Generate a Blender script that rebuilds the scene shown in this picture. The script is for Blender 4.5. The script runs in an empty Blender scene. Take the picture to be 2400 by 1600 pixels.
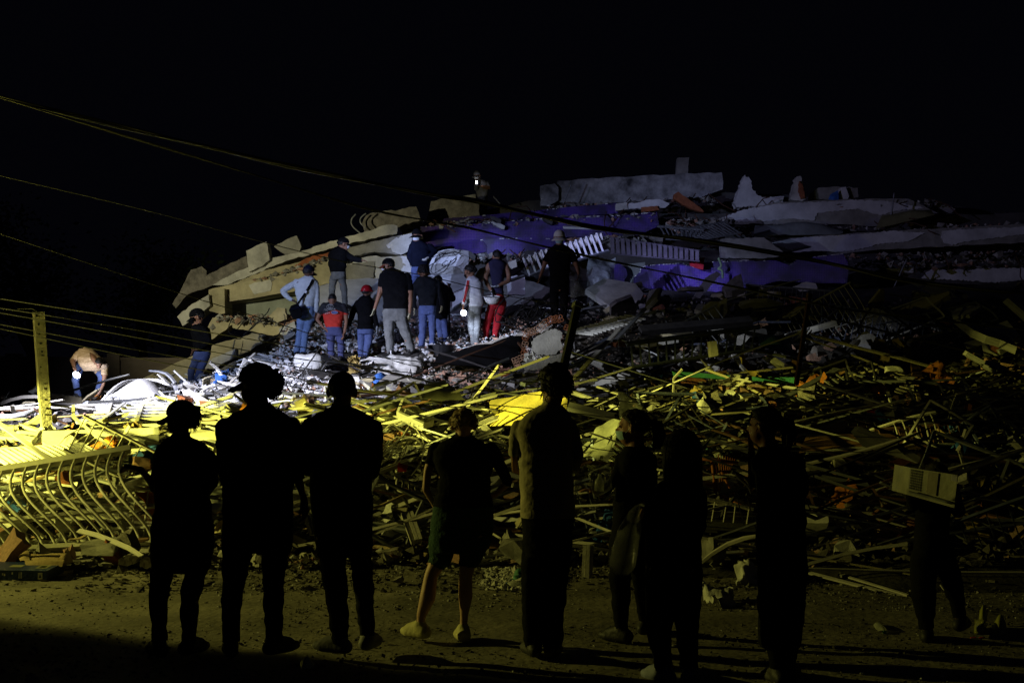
import bpy, bmesh, math, random
import numpy as np
from mathutils import Vector, Matrix
from mathutils.geometry import tessellate_polygon

random.seed(7)
rng = np.random.default_rng(7)
scene = bpy.context.scene
COL = scene.collection
R = math.radians

# ------------------------------------------------------------------ camera
FPX = 3200.0                       # focal length in pixels of the 2400 px wide photograph
EYE = 1.70
PITCH = math.atan(100.0 / FPX)
cam_data = bpy.data.cameras.new('camera')
cam_data.sensor_width = 36.0
cam_data.lens = 36.0 * FPX / 2400.0
cam_data.clip_start = 0.1
cam_data.clip_end = 2000.0
cam = bpy.data.objects.new('camera', cam_data)
COL.objects.link(cam)
cam.location = (0, 0, EYE)
cam.rotation_euler = (math.pi / 2 + PITCH, 0, 0)
scene.camera = cam

# ------------------------------------------------------------------ night sky
world = bpy.data.worlds.new('World')
scene.world = world
world.use_nodes = True
bg = world.node_tree.nodes['Background']
bg.inputs['Color'].default_value = (0.34, 0.36, 0.72, 1)
bg.inputs['Strength'].default_value = 0.0022

scene.view_settings.view_transform = 'Standard'
scene.view_settings.look = 'None'
scene.view_settings.gamma = 1.0
scene.view_settings.use_curve_mapping = False
scene.view_settings.exposure = 0.0
scene.render.engine = 'CYCLES'
scene.cycles.use_denoising = True
scene.cycles.max_bounces = 5
scene.cycles.transparent_max_bounces = 12
scene.cycles.sample_clamp_indirect = 3.0


# ------------------------------------------------------------------ pixel to place
def P(u, v, y):
    """the point on the sight line of photo pixel (u, v) that lies y metres down the street"""
    cx, cy = (u - 1200.0) / FPX, (800.0 - v) / FPX
    dy = math.cos(PITCH) - cy * math.sin(PITCH)
    dz = math.sin(PITCH) + cy * math.cos(PITCH)
    t = y / dy
    return Vector((cx * t, y, EYE + dz * t))


# ------------------------------------------------------------------ unseen flood lights left of the heap, with added beams for single spots
def spot(name, loc, target, power, color, size_deg, blend, radius):
    l = bpy.data.lights.new(name, 'SPOT')
    l.energy = power
    l.color = color
    l.spot_size = R(size_deg)
    l.spot_blend = blend
    l.shadow_soft_size = radius
    o = bpy.data.objects.new(name, l)
    COL.objects.link(o)
    o.location = loc
    d = Vector(target) - Vector(loc)
    o.rotation_euler = d.to_track_quat('-Z', 'Y').to_euler()
    return o


YEL = (0.92, 0.88, 0.135)
BLU = (0.44, 0.56, 1.0)
VIO = (0.42, 0.46, 1.0)
LAMP = (-9.6, 12.2, 2.7)
def aim(az, el, o=LAMP):
    return (o[0] + math.cos(R(az)) * math.cos(R(el)), o[1] + math.sin(R(az)) * math.cos(R(el)), o[2] + math.sin(R(el)))


LOW = (-9.6, 12.2, 1.7)
spot('yellow_floodlight', LOW, aim(48, -22, LOW), 13000, YEL, 46, 0.3, 0.05)
spot('yellow_floodlight_middle', LOW, aim(27, -21, LOW), 2000, YEL, 36, 0.5, 0.05)
spot('yellow_street_spill', LAMP, aim(-4.6, -14), 1000, (0.96, 0.88, 0.16), 38, 0.18, 0.05)  # share of the yellow lamp, split off to reach street and onlookers
spot('yellow_spill_light', LAMP, aim(26.7, -12), 330, (0.96, 0.88, 0.18), 100, 0.1, 0.05)
spot('yellow_fill_right', LAMP, (4.0, 19.6, 1.9), 5200, YEL, 8, 0.9, 0.05)  # added beam without a lamp of its own, brightens a pocket at the right
spot('yellow_fill_middle', LAMP, (0.15, 17.5, 1.35), 6500, YEL, 8.5, 0.9, 0.05)  # added beam that brightens the bent yellow sheet
spot('yellow_fill_centre', LAMP, P(930, 1000, 17.3), 10000, YEL, 17, 0.9, 0.05)  # added to lift the middle of the heap, no separate lamp
spot('yellow_fill_film', LAMP, P(1428, 1005, 15.6), 8000, YEL, 6.5, 0.9, 0.05)  # extra beam put on the plastic film to brighten it
spot('white_floodlight', (-11.0, 14.0, 4.6), (-5.0, 21.0, 1.2), 15500, (0.80, 0.80, 1.0), 36, 0.9, 0.06)
spot('worker_floodlight', (-11.5, 12.5, 4.2), (-2.4, 28.3, 3.2), 5600, BLU, 24, 0.7, 0.05)
spot('blue_wall_fill', (-8.0, 11.0, 5.2), (-1.9, 33.0, 4.7), 15000, (0.44, 0.55, 1.0), 7.5, 0.9, 0.05)  # added without a source to brighten the pale wall behind the rescuers
spot('white_beam', (-10.5, 13.5, 4.8), P(1345, 790, 21.5), 6500, (0.82, 0.87, 1.0), 10, 0.9, 0.05)  # added neutral beam on the brick fragment, no separate lamp stands there
spot('wall_floodlight', (-9.0, 12.0, 7.2), (4.1, 33.6, 4.2), 20000, VIO, 6.0, 1.0, 0.06)
spot('warm_back_light', (-11.0, 13.0, 4.0), (-6.8, 33.0, 4.4), 6000, (1.0, 0.94, 0.60), 26, 0.8, 0.08)
spot('top_floodlight', (-12.0, 16.0, 6.5), (9.0, 38.5, 6.8), 2700, (0.52, 0.50, 1.0), 36, 1.0, 0.1)


# ------------------------------------------------------------------ pixel <-> place helpers
def px(n, y):
    return n * y / FPX


# the slope of the heap: for a few columns of the photograph, (distance, row)
PROF = {
    -400: [(12.6, 1332), (13.6, 1275), (15, 1150), (17, 1040), (20, 990), (24, 965), (28, 950), (34, 945), (44, 940)],
    100: [(12.6, 1332), (13.6, 1275), (15, 1140), (17, 1030), (20, 975), (24, 950), (28, 938), (34, 935), (44, 930)],
    350: [(12.5, 1335), (13.5, 1275), (15, 1130), (17, 1025), (20, 955), (24, 912), (28, 905), (32, 902), (44, 895)],
    560: [(12.5, 1333), (13.5, 1272), (15.3, 1127), (17.5, 1017), (20.5, 945), (24, 893), (26.5, 872), (30, 858), (34, 845), (44, 830)],
    700: [(12.6, 1330), (13.6, 1270), (15.5, 1125), (18, 1010), (21, 935), (24, 880), (27, 830), (30, 770), (34, 730), (44, 700)],
    1000: [(12.7, 1325), (14, 1250), (16, 1115), (18.5, 1005), (21, 935), (24, 870), (27, 815), (29, 770), (32, 715), (36, 690), (44, 660)],
    1350: [(12.8, 1320), (14, 1245), (16, 1115), (19, 995), (22, 905), (25, 800), (27, 748), (30, 700), (33, 670), (38, 640), (44, 600)],
    1700: [(12.0, 1353), (13, 1280), (15, 1140), (18, 1000), (21, 900), (24, 805), (27, 740), (30, 700), (33, 675), (38, 640), (44, 600)],
    2100: [(11.2, 1385), (12.5, 1300), (15, 1140), (18, 1000), (21, 900), (24, 815), (27, 755), (30, 710), (34, 670), (38, 640), (44, 600)],
    2900: [(11.0, 1394), (12.5, 1300), (15, 1140), (18, 1000), (21, 900), (24, 815), (27, 755), (30, 710), (34, 670), (38, 640), (44, 600)],
}
_PU = sorted(PROF)
_YG = np.concatenate([np.linspace(10.6, 30, 98), np.linspace(30.5, 44, 28)])
_PT = np.zeros((len(_PU), len(_YG)))
for _i, _u in enumerate(_PU):
    _ys = [a for a, b in PROF[_u]]
    _vs = [b for a, b in PROF[_u]]
    _PT[_i] = np.interp(_YG, _ys, _vs)
    _below = _YG < _ys[0]
    # in front of the toe the surface runs a little below the street
    _PT[_i][_below] = 900 + (EYE + 0.25) * FPX / _YG[_below] + 30 * (_ys[0] - _YG[_below])


def column(u):
    u = min(max(u, _PU[0]), _PU[-1])
    k = min(max(int(np.searchsorted(_PU, u)) - 1, 0), len(_PU) - 2)
    t = (u - _PU[k]) / (_PU[k + 1] - _PU[k])
    t = t * t * (3 - 2 * t)
    return _PT[k] * (1 - t) + _PT[k + 1] * t


def depth(u, v):
    c = column(u)
    return min(31.0, float(np.interp(-v, -c, _YG)))


def on(u, v, lift=0.0):
    return P(u, v, depth(u, v) - lift)


def lands(u, v):
    """whether the sight line through a pixel meets the heap at all"""
    return v >= float(np.interp(30.8, _YG, column(u)))


def surf_z(x, y):
    u = 1200 + FPX * x / y
    v = float(np.interp(y, _YG, column(u)))
    return EYE + (900 - v) * y / FPX


# ------------------------------------------------------------------ noise
def vnoise(p, seed=0):
    """smooth value noise in [-1, 1] for an (n, 3) array"""
    p = np.asarray(p, float)
    i = np.floor(p).astype(np.int64)
    f = p - i
    f = f * f * (3 - 2 * f)
    out = 0
    for dx in (0, 1):
        for dy in (0, 1):
            for dz in (0, 1):
                h = ((i[:, 0] + dx) * 374761393 + (i[:, 1] + dy) * 668265263 + (i[:, 2] + dz) * 2147483647 + seed * 1274126177) & 0xffffffff
                h = ((h ^ (h >> 13)) * 1274126177) & 0xffffffff
                h = (h ^ (h >> 16)) / 4294967295.0 * 2 - 1
                w = (f[:, 0] if dx else 1 - f[:, 0]) * (f[:, 1] if dy else 1 - f[:, 1]) * (f[:, 2] if dz else 1 - f[:, 2])
                out = out + h * w
    return out


# ------------------------------------------------------------------ materials
MATS = {}


def mat(name, color, rough=0.8, var=0.35, scale=6.0, bump=0.3, metal=0.0, tint=None, dust=0.0, spec=0.3, fine=40.0):
    if name in MATS:
        return MATS[name]
    m = bpy.data.materials.new(name)
    m.use_nodes = True
    nt = m.node_tree
    N, L = nt.nodes, nt.links
    b = N['Principled BSDF']
    b.inputs['Roughness'].default_value = rough
    b.inputs['Metallic'].default_value = metal
    b.inputs['Specular IOR Level'].default_value = spec
    tc = N.new('ShaderNodeTexCoord')
    n1 = N.new('ShaderNodeTexNoise')
    n1.inputs['Scale'].default_value = scale
    n1.inputs['Detail'].default_value = 6
    n1.inputs['Roughness'].default_value = 0.65
    L.new(tc.outputs['Object'], n1.inputs['Vector'])
    cr = N.new('ShaderNodeValToRGB')
    lo = [c * (1 - var) for c in color]
    hi = [min(1, c * (1 + var * 0.6)) for c in (tint or color)]
    cr.color_ramp.elements[0].position = 0.3
    cr.color_ramp.elements[1].position = 0.7
    cr.color_ramp.elements[0].color = (*lo, 1)
    cr.color_ramp.elements[1].color = (*hi, 1)
    L.new(n1.outputs['Fac'], cr.inputs['Fac'])
    out = cr.outputs['Color']
    n2 = N.new('ShaderNodeTexNoise')
    n2.inputs['Scale'].default_value = fine
    n2.inputs['Detail'].default_value = 4
    L.new(tc.outputs['Object'], n2.inputs['Vector'])
    if dust:
        g = N.new('ShaderNodeNewGeometry')
        sx = N.new('ShaderNodeSeparateXYZ')
        L.new(g.outputs['Normal'], sx.inputs[0])
        mr = N.new('ShaderNodeMapRange')
        mr.inputs['From Min'].default_value = 0.2
        mr.inputs['From Max'].default_value = 0.9
        mr.inputs['To Max'].default_value = dust
        L.new(sx.outputs['Z'], mr.inputs['Value'])
        mu = N.new('ShaderNodeMath')
        mu.operation = 'MULTIPLY'
        L.new(mr.outputs[0], mu.inputs[0])
        L.new(n2.outputs['Fac'], mu.inputs[1])
        mx = N.new('ShaderNodeMix')
        mx.data_type = 'RGBA'
        mx.inputs['B'].default_value = (0.36, 0.34, 0.31, 1)
        L.new(mu.outputs[0], mx.inputs['Factor'])
        L.new(out, mx.inputs['A'])
        out = mx.outputs['Result']
    L.new(out, b.inputs['Base Color'])
    if bump:
        bp = N.new('ShaderNodeBump')
        bp.inputs['Strength'].default_value = bump
        bp.inputs['Distance'].default_value = 0.02
        L.new(n2.outputs['Fac'], bp.inputs['Height'])
        L.new(bp.outputs['Normal'], b.inputs['Normal'])
    MATS[name] = m
    return m


def emit(name, color, strength):
    m = bpy.data.materials.new(name)
    m.use_nodes = True
    b = m.node_tree.nodes['Principled BSDF']
    b.inputs['Base Color'].default_value = (*color, 1)
    b.inputs['Emission Color'].default_value = (*color, 1)
    b.inputs['Emission Strength'].default_value = strength
    return m


def mosaic(name, color, grout, size):
    m = bpy.data.materials.new(name)
    m.use_nodes = True
    nt = m.node_tree
    N, L = nt.nodes, nt.links
    b = N['Principled BSDF']
    b.inputs['Roughness'].default_value = 0.28
    g = N.new('ShaderNodeNewGeometry')
    sx = N.new('ShaderNodeSeparateXYZ')
    L.new(g.outputs['Position'], sx.inputs[0])
    cb = N.new('ShaderNodeCombineXYZ')
    L.new(sx.outputs['X'], cb.inputs['X'])
    L.new(sx.outputs['Z'], cb.inputs['Y'])
    br = N.new('ShaderNodeTexBrick')
    br.offset = 0.0
    br.inputs['Scale'].default_value = 1.0
    br.inputs['Brick Width'].default_value = size
    br.inputs['Row Height'].default_value = size
    br.inputs['Mortar Size'].default_value = size * 0.075
    br.inputs['Color1'].default_value = (*color, 1)
    br.inputs['Color2'].default_value = (color[0] * 1.5, color[1] * 1.3, color[2] * 1.3, 1)
    br.inputs['Mortar'].default_value = (*grout, 1)
    L.new(cb.outputs[0], br.inputs['Vector'])
    n1 = N.new('ShaderNodeTexNoise')
    n1.inputs['Scale'].default_value = 2.2
    n1.inputs['Detail'].default_value = 5
    L.new(cb.outputs[0], n1.inputs['Vector'])
    mr = N.new('ShaderNodeMapRange')
    mr.inputs['From Min'].default_value = 0.42
    mr.inputs['From Max'].default_value = 0.62
    mr.inputs['To Max'].default_value = 0.8
    L.new(n1.outputs['Fac'], mr.inputs['Value'])
    mx = N.new('ShaderNodeMix')
    mx.data_type = 'RGBA'
    mx.inputs['B'].default_value = (0.045, 0.04, 0.06, 1)
    L.new(mr.outputs[0], mx.inputs['Factor'])
    L.new(br.outputs['Color'], mx.inputs['A'])
    L.new(mx.outputs['Result'], b.inputs['Base Color'])
    bp = N.new('ShaderNodeBump')
    bp.inputs['Strength'].default_value = 0.5
    bp.inputs['Distance'].default_value = 0.003
    bp.invert = True
    L.new(br.outputs['Fac'], bp.inputs['Height'])
    L.new(bp.outputs['Normal'], b.inputs['Normal'])
    MATS[name] = m
    return m


def plastic_film(name, color, alpha):
    m = bpy.data.materials.new(name)
    m.use_nodes = True
    nt = m.node_tree
    N, L = nt.nodes, nt.links
    b = N['Principled BSDF']
    b.inputs['Base Color'].default_value = (*color, 1)
    b.inputs['Roughness'].default_value = 0.22
    tr = N.new('ShaderNodeBsdfTransparent')
    tl = N.new('ShaderNodeBsdfTranslucent')
    tl.inputs['Color'].default_value = (*color, 1)
    a = N.new('ShaderNodeMixShader')
    a.inputs[0].default_value = 0.35
    L.new(b.outputs[0], a.inputs[1])
    L.new(tl.outputs[0], a.inputs[2])
    tc = N.new('ShaderNodeTexCoord')
    n = N.new('ShaderNodeTexNoise')
    n.inputs['Scale'].default_value = 7
    n.inputs['Detail'].default_value = 8
    L.new(tc.outputs['Object'], n.inputs['Vector'])
    mr = N.new('ShaderNodeMapRange')
    mr.inputs['From Min'].default_value = 0.35
    mr.inputs['From Max'].default_value = 0.7
    mr.inputs['To Min'].default_value = alpha * 0.6
    mr.inputs['To Max'].default_value = min(1, alpha * 1.5)
    L.new(n.outputs['Fac'], mr.inputs['Value'])
    s = N.new('ShaderNodeMixShader')
    L.new(mr.outputs[0], s.inputs[0])
    L.new(tr.outputs[0], s.inputs[1])
    L.new(a.outputs[0], s.inputs[2])
    bp = N.new('ShaderNodeBump')
    bp.inputs['Strength'].default_value = 0.6
    bp.inputs['Distance'].default_value = 0.03
    L.new(n.outputs['Fac'], bp.inputs['Height'])
    L.new(bp.outputs['Normal'], b.inputs['Normal'])
    L.new(s.outputs[0], N['Material Output'].inputs['Surface'])
    MATS[name] = m
    return m


CONC = mat('concrete', (0.30, 0.29, 0.26), 0.9, 0.4, 3.0, 0.6, fine=30)
ROUGHC = mat('rough_concrete', (0.24, 0.22, 0.19), 0.95, 0.55, 5.0, 1.0, fine=18)
MOTT = mat('mottled_concrete', (0.24, 0.24, 0.24), 0.95, 0.75, 2.2, 0.6, tint=(0.4, 0.4, 0.4), fine=14)
PLAST = mat('pale_plaster', (0.56, 0.55, 0.50), 0.9, 0.42, 2.2, 0.5, fine=26)
WPLAST = mat('white_plaster', (0.66, 0.66, 0.66), 0.9, 0.34, 1.7, 0.4, fine=26)
OCHRE = mat('ochre_plaster', (0.47, 0.42, 0.27), 0.9, 0.45, 2.0, 0.5, fine=26)
GREENW = mat('green_grey_plaster', (0.33, 0.36, 0.30), 0.9, 0.3, 2.0, 0.3)
BRICK = mat('clay_brick', (0.34, 0.115, 0.05), 0.9, 0.4, 9.0, 0.6, dust=0.5)
BRICKD = mat('dusty_brick', (0.42, 0.24, 0.16), 0.9, 0.4, 9.0, 0.7, dust=0.7)
WOOD = mat('raw_timber', (0.36, 0.27, 0.15), 0.8, 0.4, 12.0, 0.4)
DWOOD = mat('brown_timber', (0.13, 0.065, 0.03), 0.7, 0.45, 9.0, 0.4)
PANELW = mat('brown_panel', (0.17, 0.085, 0.035), 0.6, 0.35, 5.0, 0.2)
WHITE = mat('white_paint', (0.68, 0.68, 0.65), 0.5, 0.2, 6.0, 0.15, dust=0.4)
CREAM = mat('cream_paint', (0.55, 0.53, 0.45), 0.55, 0.25, 6.0, 0.2, dust=0.4)
GREYM = mat('grey_metal', (0.26, 0.27, 0.28), 0.45, 0.4, 8.0, 0.2, metal=0.4, spec=0.5)
BLUEM = mat('blue_grey_metal', (0.13, 0.15, 0.23), 0.4, 0.4, 8.0, 0.2, metal=0.3)
DARKM = mat('dark_steel', (0.035, 0.033, 0.035), 0.5, 0.4, 8.0, 0.2, metal=0.3)
RUST = mat('rusty_steel', (0.10, 0.05, 0.03), 0.8, 0.5, 15.0, 0.5, metal=0.2)
GREENP = mat('green_paint', (0.05, 0.22, 0.13), 0.55, 0.35, 5.0, 0.3, dust=0.3)
TEALP = mat('teal_paint', (0.10, 0.22, 0.22), 0.5, 0.3, 4.0, 0.2)
ORANGE = mat('orange_varnish', (0.42, 0.14, 0.03), 0.5, 0.35, 10.0, 0.2)
REDP = mat('red_plastic', (0.55, 0.045, 0.025), 0.4, 0.2, 4.0, 0.1)
YELP = mat('yellow_sheet', (0.56, 0.46, 0.09), 0.6, 0.45, 2.6, 0.5, dust=0.4)
BLUEC = mat('blue_cloth', (0.05, 0.16, 0.5), 0.85, 0.4, 5.0, 0.5)
WCLOTH = mat('white_cloth', (0.6, 0.6, 0.56), 0.9, 0.25, 5.0, 0.6, fine=14)
OCLOTH = mat('orange_cloth', (0.5, 0.17, 0.03), 0.9, 0.3, 5.0, 0.5)
RCLOTH = mat('red_cloth', (0.4, 0.02, 0.03), 0.9, 0.3, 5.0, 0.5)
CARDB = mat('cardboard', (0.36, 0.26, 0.13), 0.85, 0.25, 4.0, 0.2)
BLACKP = mat('black_plastic', (0.012, 0.012, 0.014), 0.5, 0.3, 6.0, 0.2)
CABLE = mat('black_cable', (0.012, 0.012, 0.013), 0.4, 0.3, 9.0, 0.1, spec=0.5)
LINE = mat('bare_line', (0.30, 0.30, 0.32), 0.35, 0.2, 9.0, 0.1, spec=0.6)
WIRE = mat('grey_wire', (0.09, 0.09, 0.095), 0.35, 0.3, 9.0, 0.1, spec=0.5)
SOIL = mat('rubble_soil', (0.055, 0.05, 0.042), 0.95, 0.6, 2.5, 1.0, fine=14)
DUSTY = mat('dusty_rubble', (0.11, 0.10, 0.085), 0.95, 0.5, 2.5, 1.0, fine=14)
PURPLE = mosaic('purple_mosaic', (0.055, 0.022, 0.24), (0.17, 0.14, 0.28), 0.043)
FILM = plastic_film('clear_film', (0.66, 0.68, 0.56), 0.72)
GREYFILM = plastic_film('grey_film', (0.35, 0.36, 0.38), 0.35)
CURTAIN = plastic_film('curtain_film', (0.5, 0.56, 0.5), 0.62)
LEAF = mat('night_leaves', (0.05, 0.08, 0.03), 0.7, 0.5, 2.0, 0.0)
BARK = mat('bark', (0.10, 0.075, 0.05), 0.95, 0.5, 8.0, 0.8)
DRYLEAF = mat('dry_leaves', (0.33, 0.24, 0.07), 0.8, 0.5, 8.0, 0.2)


# ------------------------------------------------------------------ object helpers
def tag(o, label=None, cat=None, group=None, kind=None):
    if label:
        o['label'] = label
    if cat:
        o['category'] = cat
    if group:
        o['group'] = group
    if kind or cat:
        o['kind'] = kind or 'thing'
    return o


def link(name, me, parent=None, loc=None):
    o = bpy.data.objects.new(name, me)
    COL.objects.link(o)
    if parent is not None:
        o.parent = parent
    if loc is not None:
        o.location = loc
    return o


def empty(name, loc, label=None, cat=None, group=None):
    o = bpy.data.objects.new(name, None)
    COL.objects.link(o)
    o.location = loc
    o.empty_display_size = 0.2
    return tag(o, label, cat, group)


class MB:
    """collects shapes and links them as one mesh"""
    def __init__(self):
        self.v, self.f, self.mi = [], [], []

    def add(self, vs, fs, mi=0):
        n = len(self.v)
        self.v += [tuple(p) for p in vs]
        self.f += [tuple(i + n for i in f) for f in fs]
        self.mi += [mi] * len(fs)

    def box(self, c, ax, ay, az, mi=0):
        """c centre, half axes as vectors"""
        c, ax, ay, az = Vector(c), Vector(ax), Vector(ay), Vector(az)
        vs = [c + sx * ax + sy * ay + sz * az for sx in (-1, 1) for sy in (-1, 1) for sz in (-1, 1)]
        self.add(vs, [(0, 1, 3, 2), (4, 6, 7, 5), (0, 4, 5, 1), (2, 3, 7, 6), (0, 2, 6, 4), (1, 5, 7, 3)], mi)

    def bar(self, a, b, w, t, up=None, mi=0):
        a, b = Vector(a), Vector(b)
        d = (b - a)
        if d.length < 1e-6:
            return
        d.normalize()
        up = Vector(up) if up is not None else Vector((0, -0.6, 0.8))
        s = d.cross(up)
        if s.length < 1e-4:
            s = d.cross(Vector((1, 0, 0.1)))
        s.normalize()
        n = s.cross(d).normalized()
        self.box((a + b) / 2, (b - a) / 2, s * w / 2, n * t / 2, mi)

    def tube(self, pts, r, n=6, mi=0, caps=True):
        pts = [Vector(p) for p in pts]
        rs = r if isinstance(r, (list, tuple)) else [r] * len(pts)
        vs, fs = [], []
        prev = None
        for i, p in enumerate(pts):
            d = (pts[min(i + 1, len(pts) - 1)] - pts[max(i - 1, 0)]).normalized()
            if prev is None:
                a = d.cross(Vector((0, 0, 1)))
                if a.length < 1e-3:
                    a = d.cross(Vector((1, 0, 0)))
            else:
                a = prev - d * prev.dot(d)
            a.normalize()
            prev = a
            b = d.cross(a)
            for k in range(n):
                t = 2 * math.pi * k / n
                vs.append(p + (a * math.cos(t) + b * math.sin(t)) * rs[i])
        for i in range(len(pts) - 1):
            for k in range(n):
                k2 = (k + 1) % n
                fs.append((i * n + k, i * n + k2, (i + 1) * n + k2, (i + 1) * n + k))
        if caps:
            fs.append(tuple(range(n - 1, -1, -1)))
            fs.append(tuple((len(pts) - 1) * n + k for k in range(n)))
        self.add(vs, fs, mi)

    def build(self, name, mats, parent=None, origin=None, smooth=False):
        mats = mats if isinstance(mats, (list, tuple)) else [mats]
        if origin is None:
            if parent is not None:
                origin = parent.location
                if parent.parent is not None:
                    origin = origin + parent.parent.location
            else:
                origin = sum((Vector(p) for p in self.v), Vector()) / max(1, len(self.v))
        origin = Vector(origin)
        me = bpy.data.meshes.new(name)
        me.from_pydata([tuple(Vector(p) - origin) for p in self.v], [], self.f)
        for m in mats:
            me.materials.append(m)
        if len(mats) > 1:
            me.polygons.foreach_set('material_index', self.mi)
        if smooth:
            me.polygons.foreach_set('use_smooth', [True] * len(me.polygons))
        me.validate()
        me.update()
        return link(name, me, parent, None if parent is not None else origin)


def jag(poly, step, amp):
    """a broken outline: subdivide the pixel polygon and jitter the new points"""
    out = []
    n = len(poly)
    for i in range(n):
        a, b = poly[i], poly[(i + 1) % n]
        L = math.hypot(b[0] - a[0], b[1] - a[1])
        k = max(1, int(L / step))
        for j in range(k):
            t = j / k
            q = [a[0] + (b[0] - a[0]) * t, a[1] + (b[1] - a[1]) * t]
            if j:
                nx, ny = -(b[1] - a[1]) / L, (b[0] - a[0]) / L
                e = random.uniform(-amp, amp)
                q = [q[0] + nx * e, q[1] + ny * e]
            out.append(tuple(q))
    return out


def prism(poly, y, thick, step=0, amp=0, tv=0.0, tu=0.0, back=(0, 1, 0), shrink=0.0):
    """a slab whose front outline is given in pixels; y distance of its centre, tv / tu metres of depth gained per pixel
    upwards / to the right, thick metres of body behind the face (along back)"""
    if step:
        poly = jag(poly, step, amp)
    uc = sum(p[0] for p in poly) / len(poly)
    vc = sum(p[1] for p in poly) / len(poly)
    front = [P(u, v, y + tv * (vc - v) + tu * (u - uc)) for u, v in poly]
    bk = Vector(back).normalized() * thick
    cen = sum(front, Vector()) / len(front)
    rear = [p + bk + (cen - p) * shrink for p in front]
    n = len(poly)
    mb = MB()
    tris = tessellate_polygon([[Vector((u, v, 0)) for u, v in poly]])
    area = 0
    fs = []
    for t in tris:
        a, b, c = t
        cr = (front[b] - front[a]).cross(front[c] - front[a])
        if cr.y > 0:
            t = (a, c, b)
        fs.append(tuple(t))
    fs += [tuple(n + i for i in reversed(t)) for t in fs[:]]
    area = sum(poly[i][0] * poly[(i + 1) % n][1] - poly[(i + 1) % n][0] * poly[i][1] for i in range(n))
    for i in range(n):
        j = (i + 1) % n
        fs.append((i, j, n + j, n + i) if area < 0 else (j, i, n + i, n + j))
    mb.add(front + rear, fs)
    return mb


def slab(name, label, cat, poly, y, thick, m, step=14, amp=2.0, parent=None, group=None, **k):
    o = prism(poly, y, thick, step, amp, **k).build(name, m, parent)
    return tag(o, label, cat if parent is None else None, group)


def patch(corners, nu, nv, bulge=0.0, rough=0.0, seed=0, freq=4.0, thick=0.004):
    """a sheet between four corners (pixel + distance) as a thin crumpled shell: corners in order around"""
    c = [P(*q) if not isinstance(q, Vector) else q for q in corners]
    g = np.zeros((nv + 1, nu + 1, 3))
    for j in range(nv + 1):
        for i in range(nu + 1):
            s, t = i / nu, j / nv
            g[j, i] = (1 - s) * (1 - t) * np.array(c[0]) + s * (1 - t) * np.array(c[1]) + s * t * np.array(c[2]) + (1 - s) * t * np.array(c[3])
    nrm = np.cross(np.array(c[1]) - np.array(c[0]), np.array(c[3]) - np.array(c[0]))
    nrm = nrm / (np.linalg.norm(nrm) + 1e-9)
    if nrm[1] > 0:
        nrm = -nrm
    ss, tt = np.meshgrid(np.linspace(0, 1, nu + 1), np.linspace(0, 1, nv + 1))
    h = bulge * np.sin(math.pi * ss) * np.sin(math.pi * np.clip(tt, 0, 1))
    flat = g.reshape(-1, 3)
    nz = vnoise(flat * freq, seed) + 0.5 * vnoise(flat * freq * 2.3, seed + 1)
    disp = h.reshape(-1) + rough * nz
    flat = flat + nrm * disp[:, None]
    flat += rough * 0.5 * np.stack([vnoise(flat * freq, seed + k) for k in (5, 6, 7)], 1)
    back = flat - nrm * thick
    w = nu + 1
    fs = []
    N0 = len(flat)
    for j in range(nv):
        for i in range(nu):
            a, b, cc, d = j * w + i, j * w + i + 1, (j + 1) * w + i + 1, (j + 1) * w + i
            fs.append((a, b, cc, d))
            fs.append((N0 + d, N0 + cc, N0 + b, N0 + a))
    mb = MB()
    mb.add([Vector(p) for p in flat] + [Vector(p) for p in back], fs)
    return mb


def sheet(name, label, cat, corners, m, nu=14, nv=14, group=None, parent=None, smooth=True, **k):
    return tag(patch(corners, nu, nv, **k).build(name, m, parent, smooth=smooth), label, cat if parent is None else None, group)


def beam(name, label, cat, a, b, w, m, t=None, lift=0.12, ya=None, yb=None, group=None, parent=None, bend=0.0, up=None):
    """a stick between two photo pixels, w pixels wide; it lies on the heap unless distances are given"""
    ya = ya if ya is not None else depth(*a) - lift
    yb = yb if yb is not None else depth(*b) - lift
    A, B = P(*a, ya), P(*b, yb)
    ww = px(w, (ya + yb) / 2)
    tt = t if t is not None else ww * 0.6
    mb = MB()
    if bend:
        k = 8
        prev = None
        for i in range(k + 1):
            s = i / k
            q = A.lerp(B, s) + Vector((0, 0, bend * math.sin(math.pi * s)))
            if prev is not None:
                mb.bar(prev, q + (q - prev) * 0.04, ww, tt, up)
            prev = q
    else:
        mb.bar(A, B, ww, tt, up)
    return tag(mb.build(name, m, parent), label, cat if parent is None else None, group)


def cable(name, label, cat, pts, r, m, group=None, parent=None, jit=0.0):
    """pts: (u, v, distance) control points, run through by a smooth curve"""
    q = [P(*p) for p in pts]
    out = []
    for i in range(len(q) - 1):
        p0, p1, p2, p3 = q[max(i - 1, 0)], q[i], q[i + 1], q[min(i + 2, len(q) - 1)]
        for s in range(8):
            t = s / 8
            out.append(0.5 * ((2 * p1) + (p2 - p0) * t + (2 * p0 - 5 * p1 + 4 * p2 - p3) * t * t + (3 * p1 - p0 - 3 * p2 + p3) * t ** 3))
    out.append(q[-1])
    if jit:
        out = [p + Vector((0, random.uniform(-jit, jit), random.uniform(-jit, jit))) for p in out]
    mb = MB()
    mb.tube(out, r, 6)
    return tag(mb.build(name, m, parent, smooth=True), label, cat if parent is None else None, group)
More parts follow.
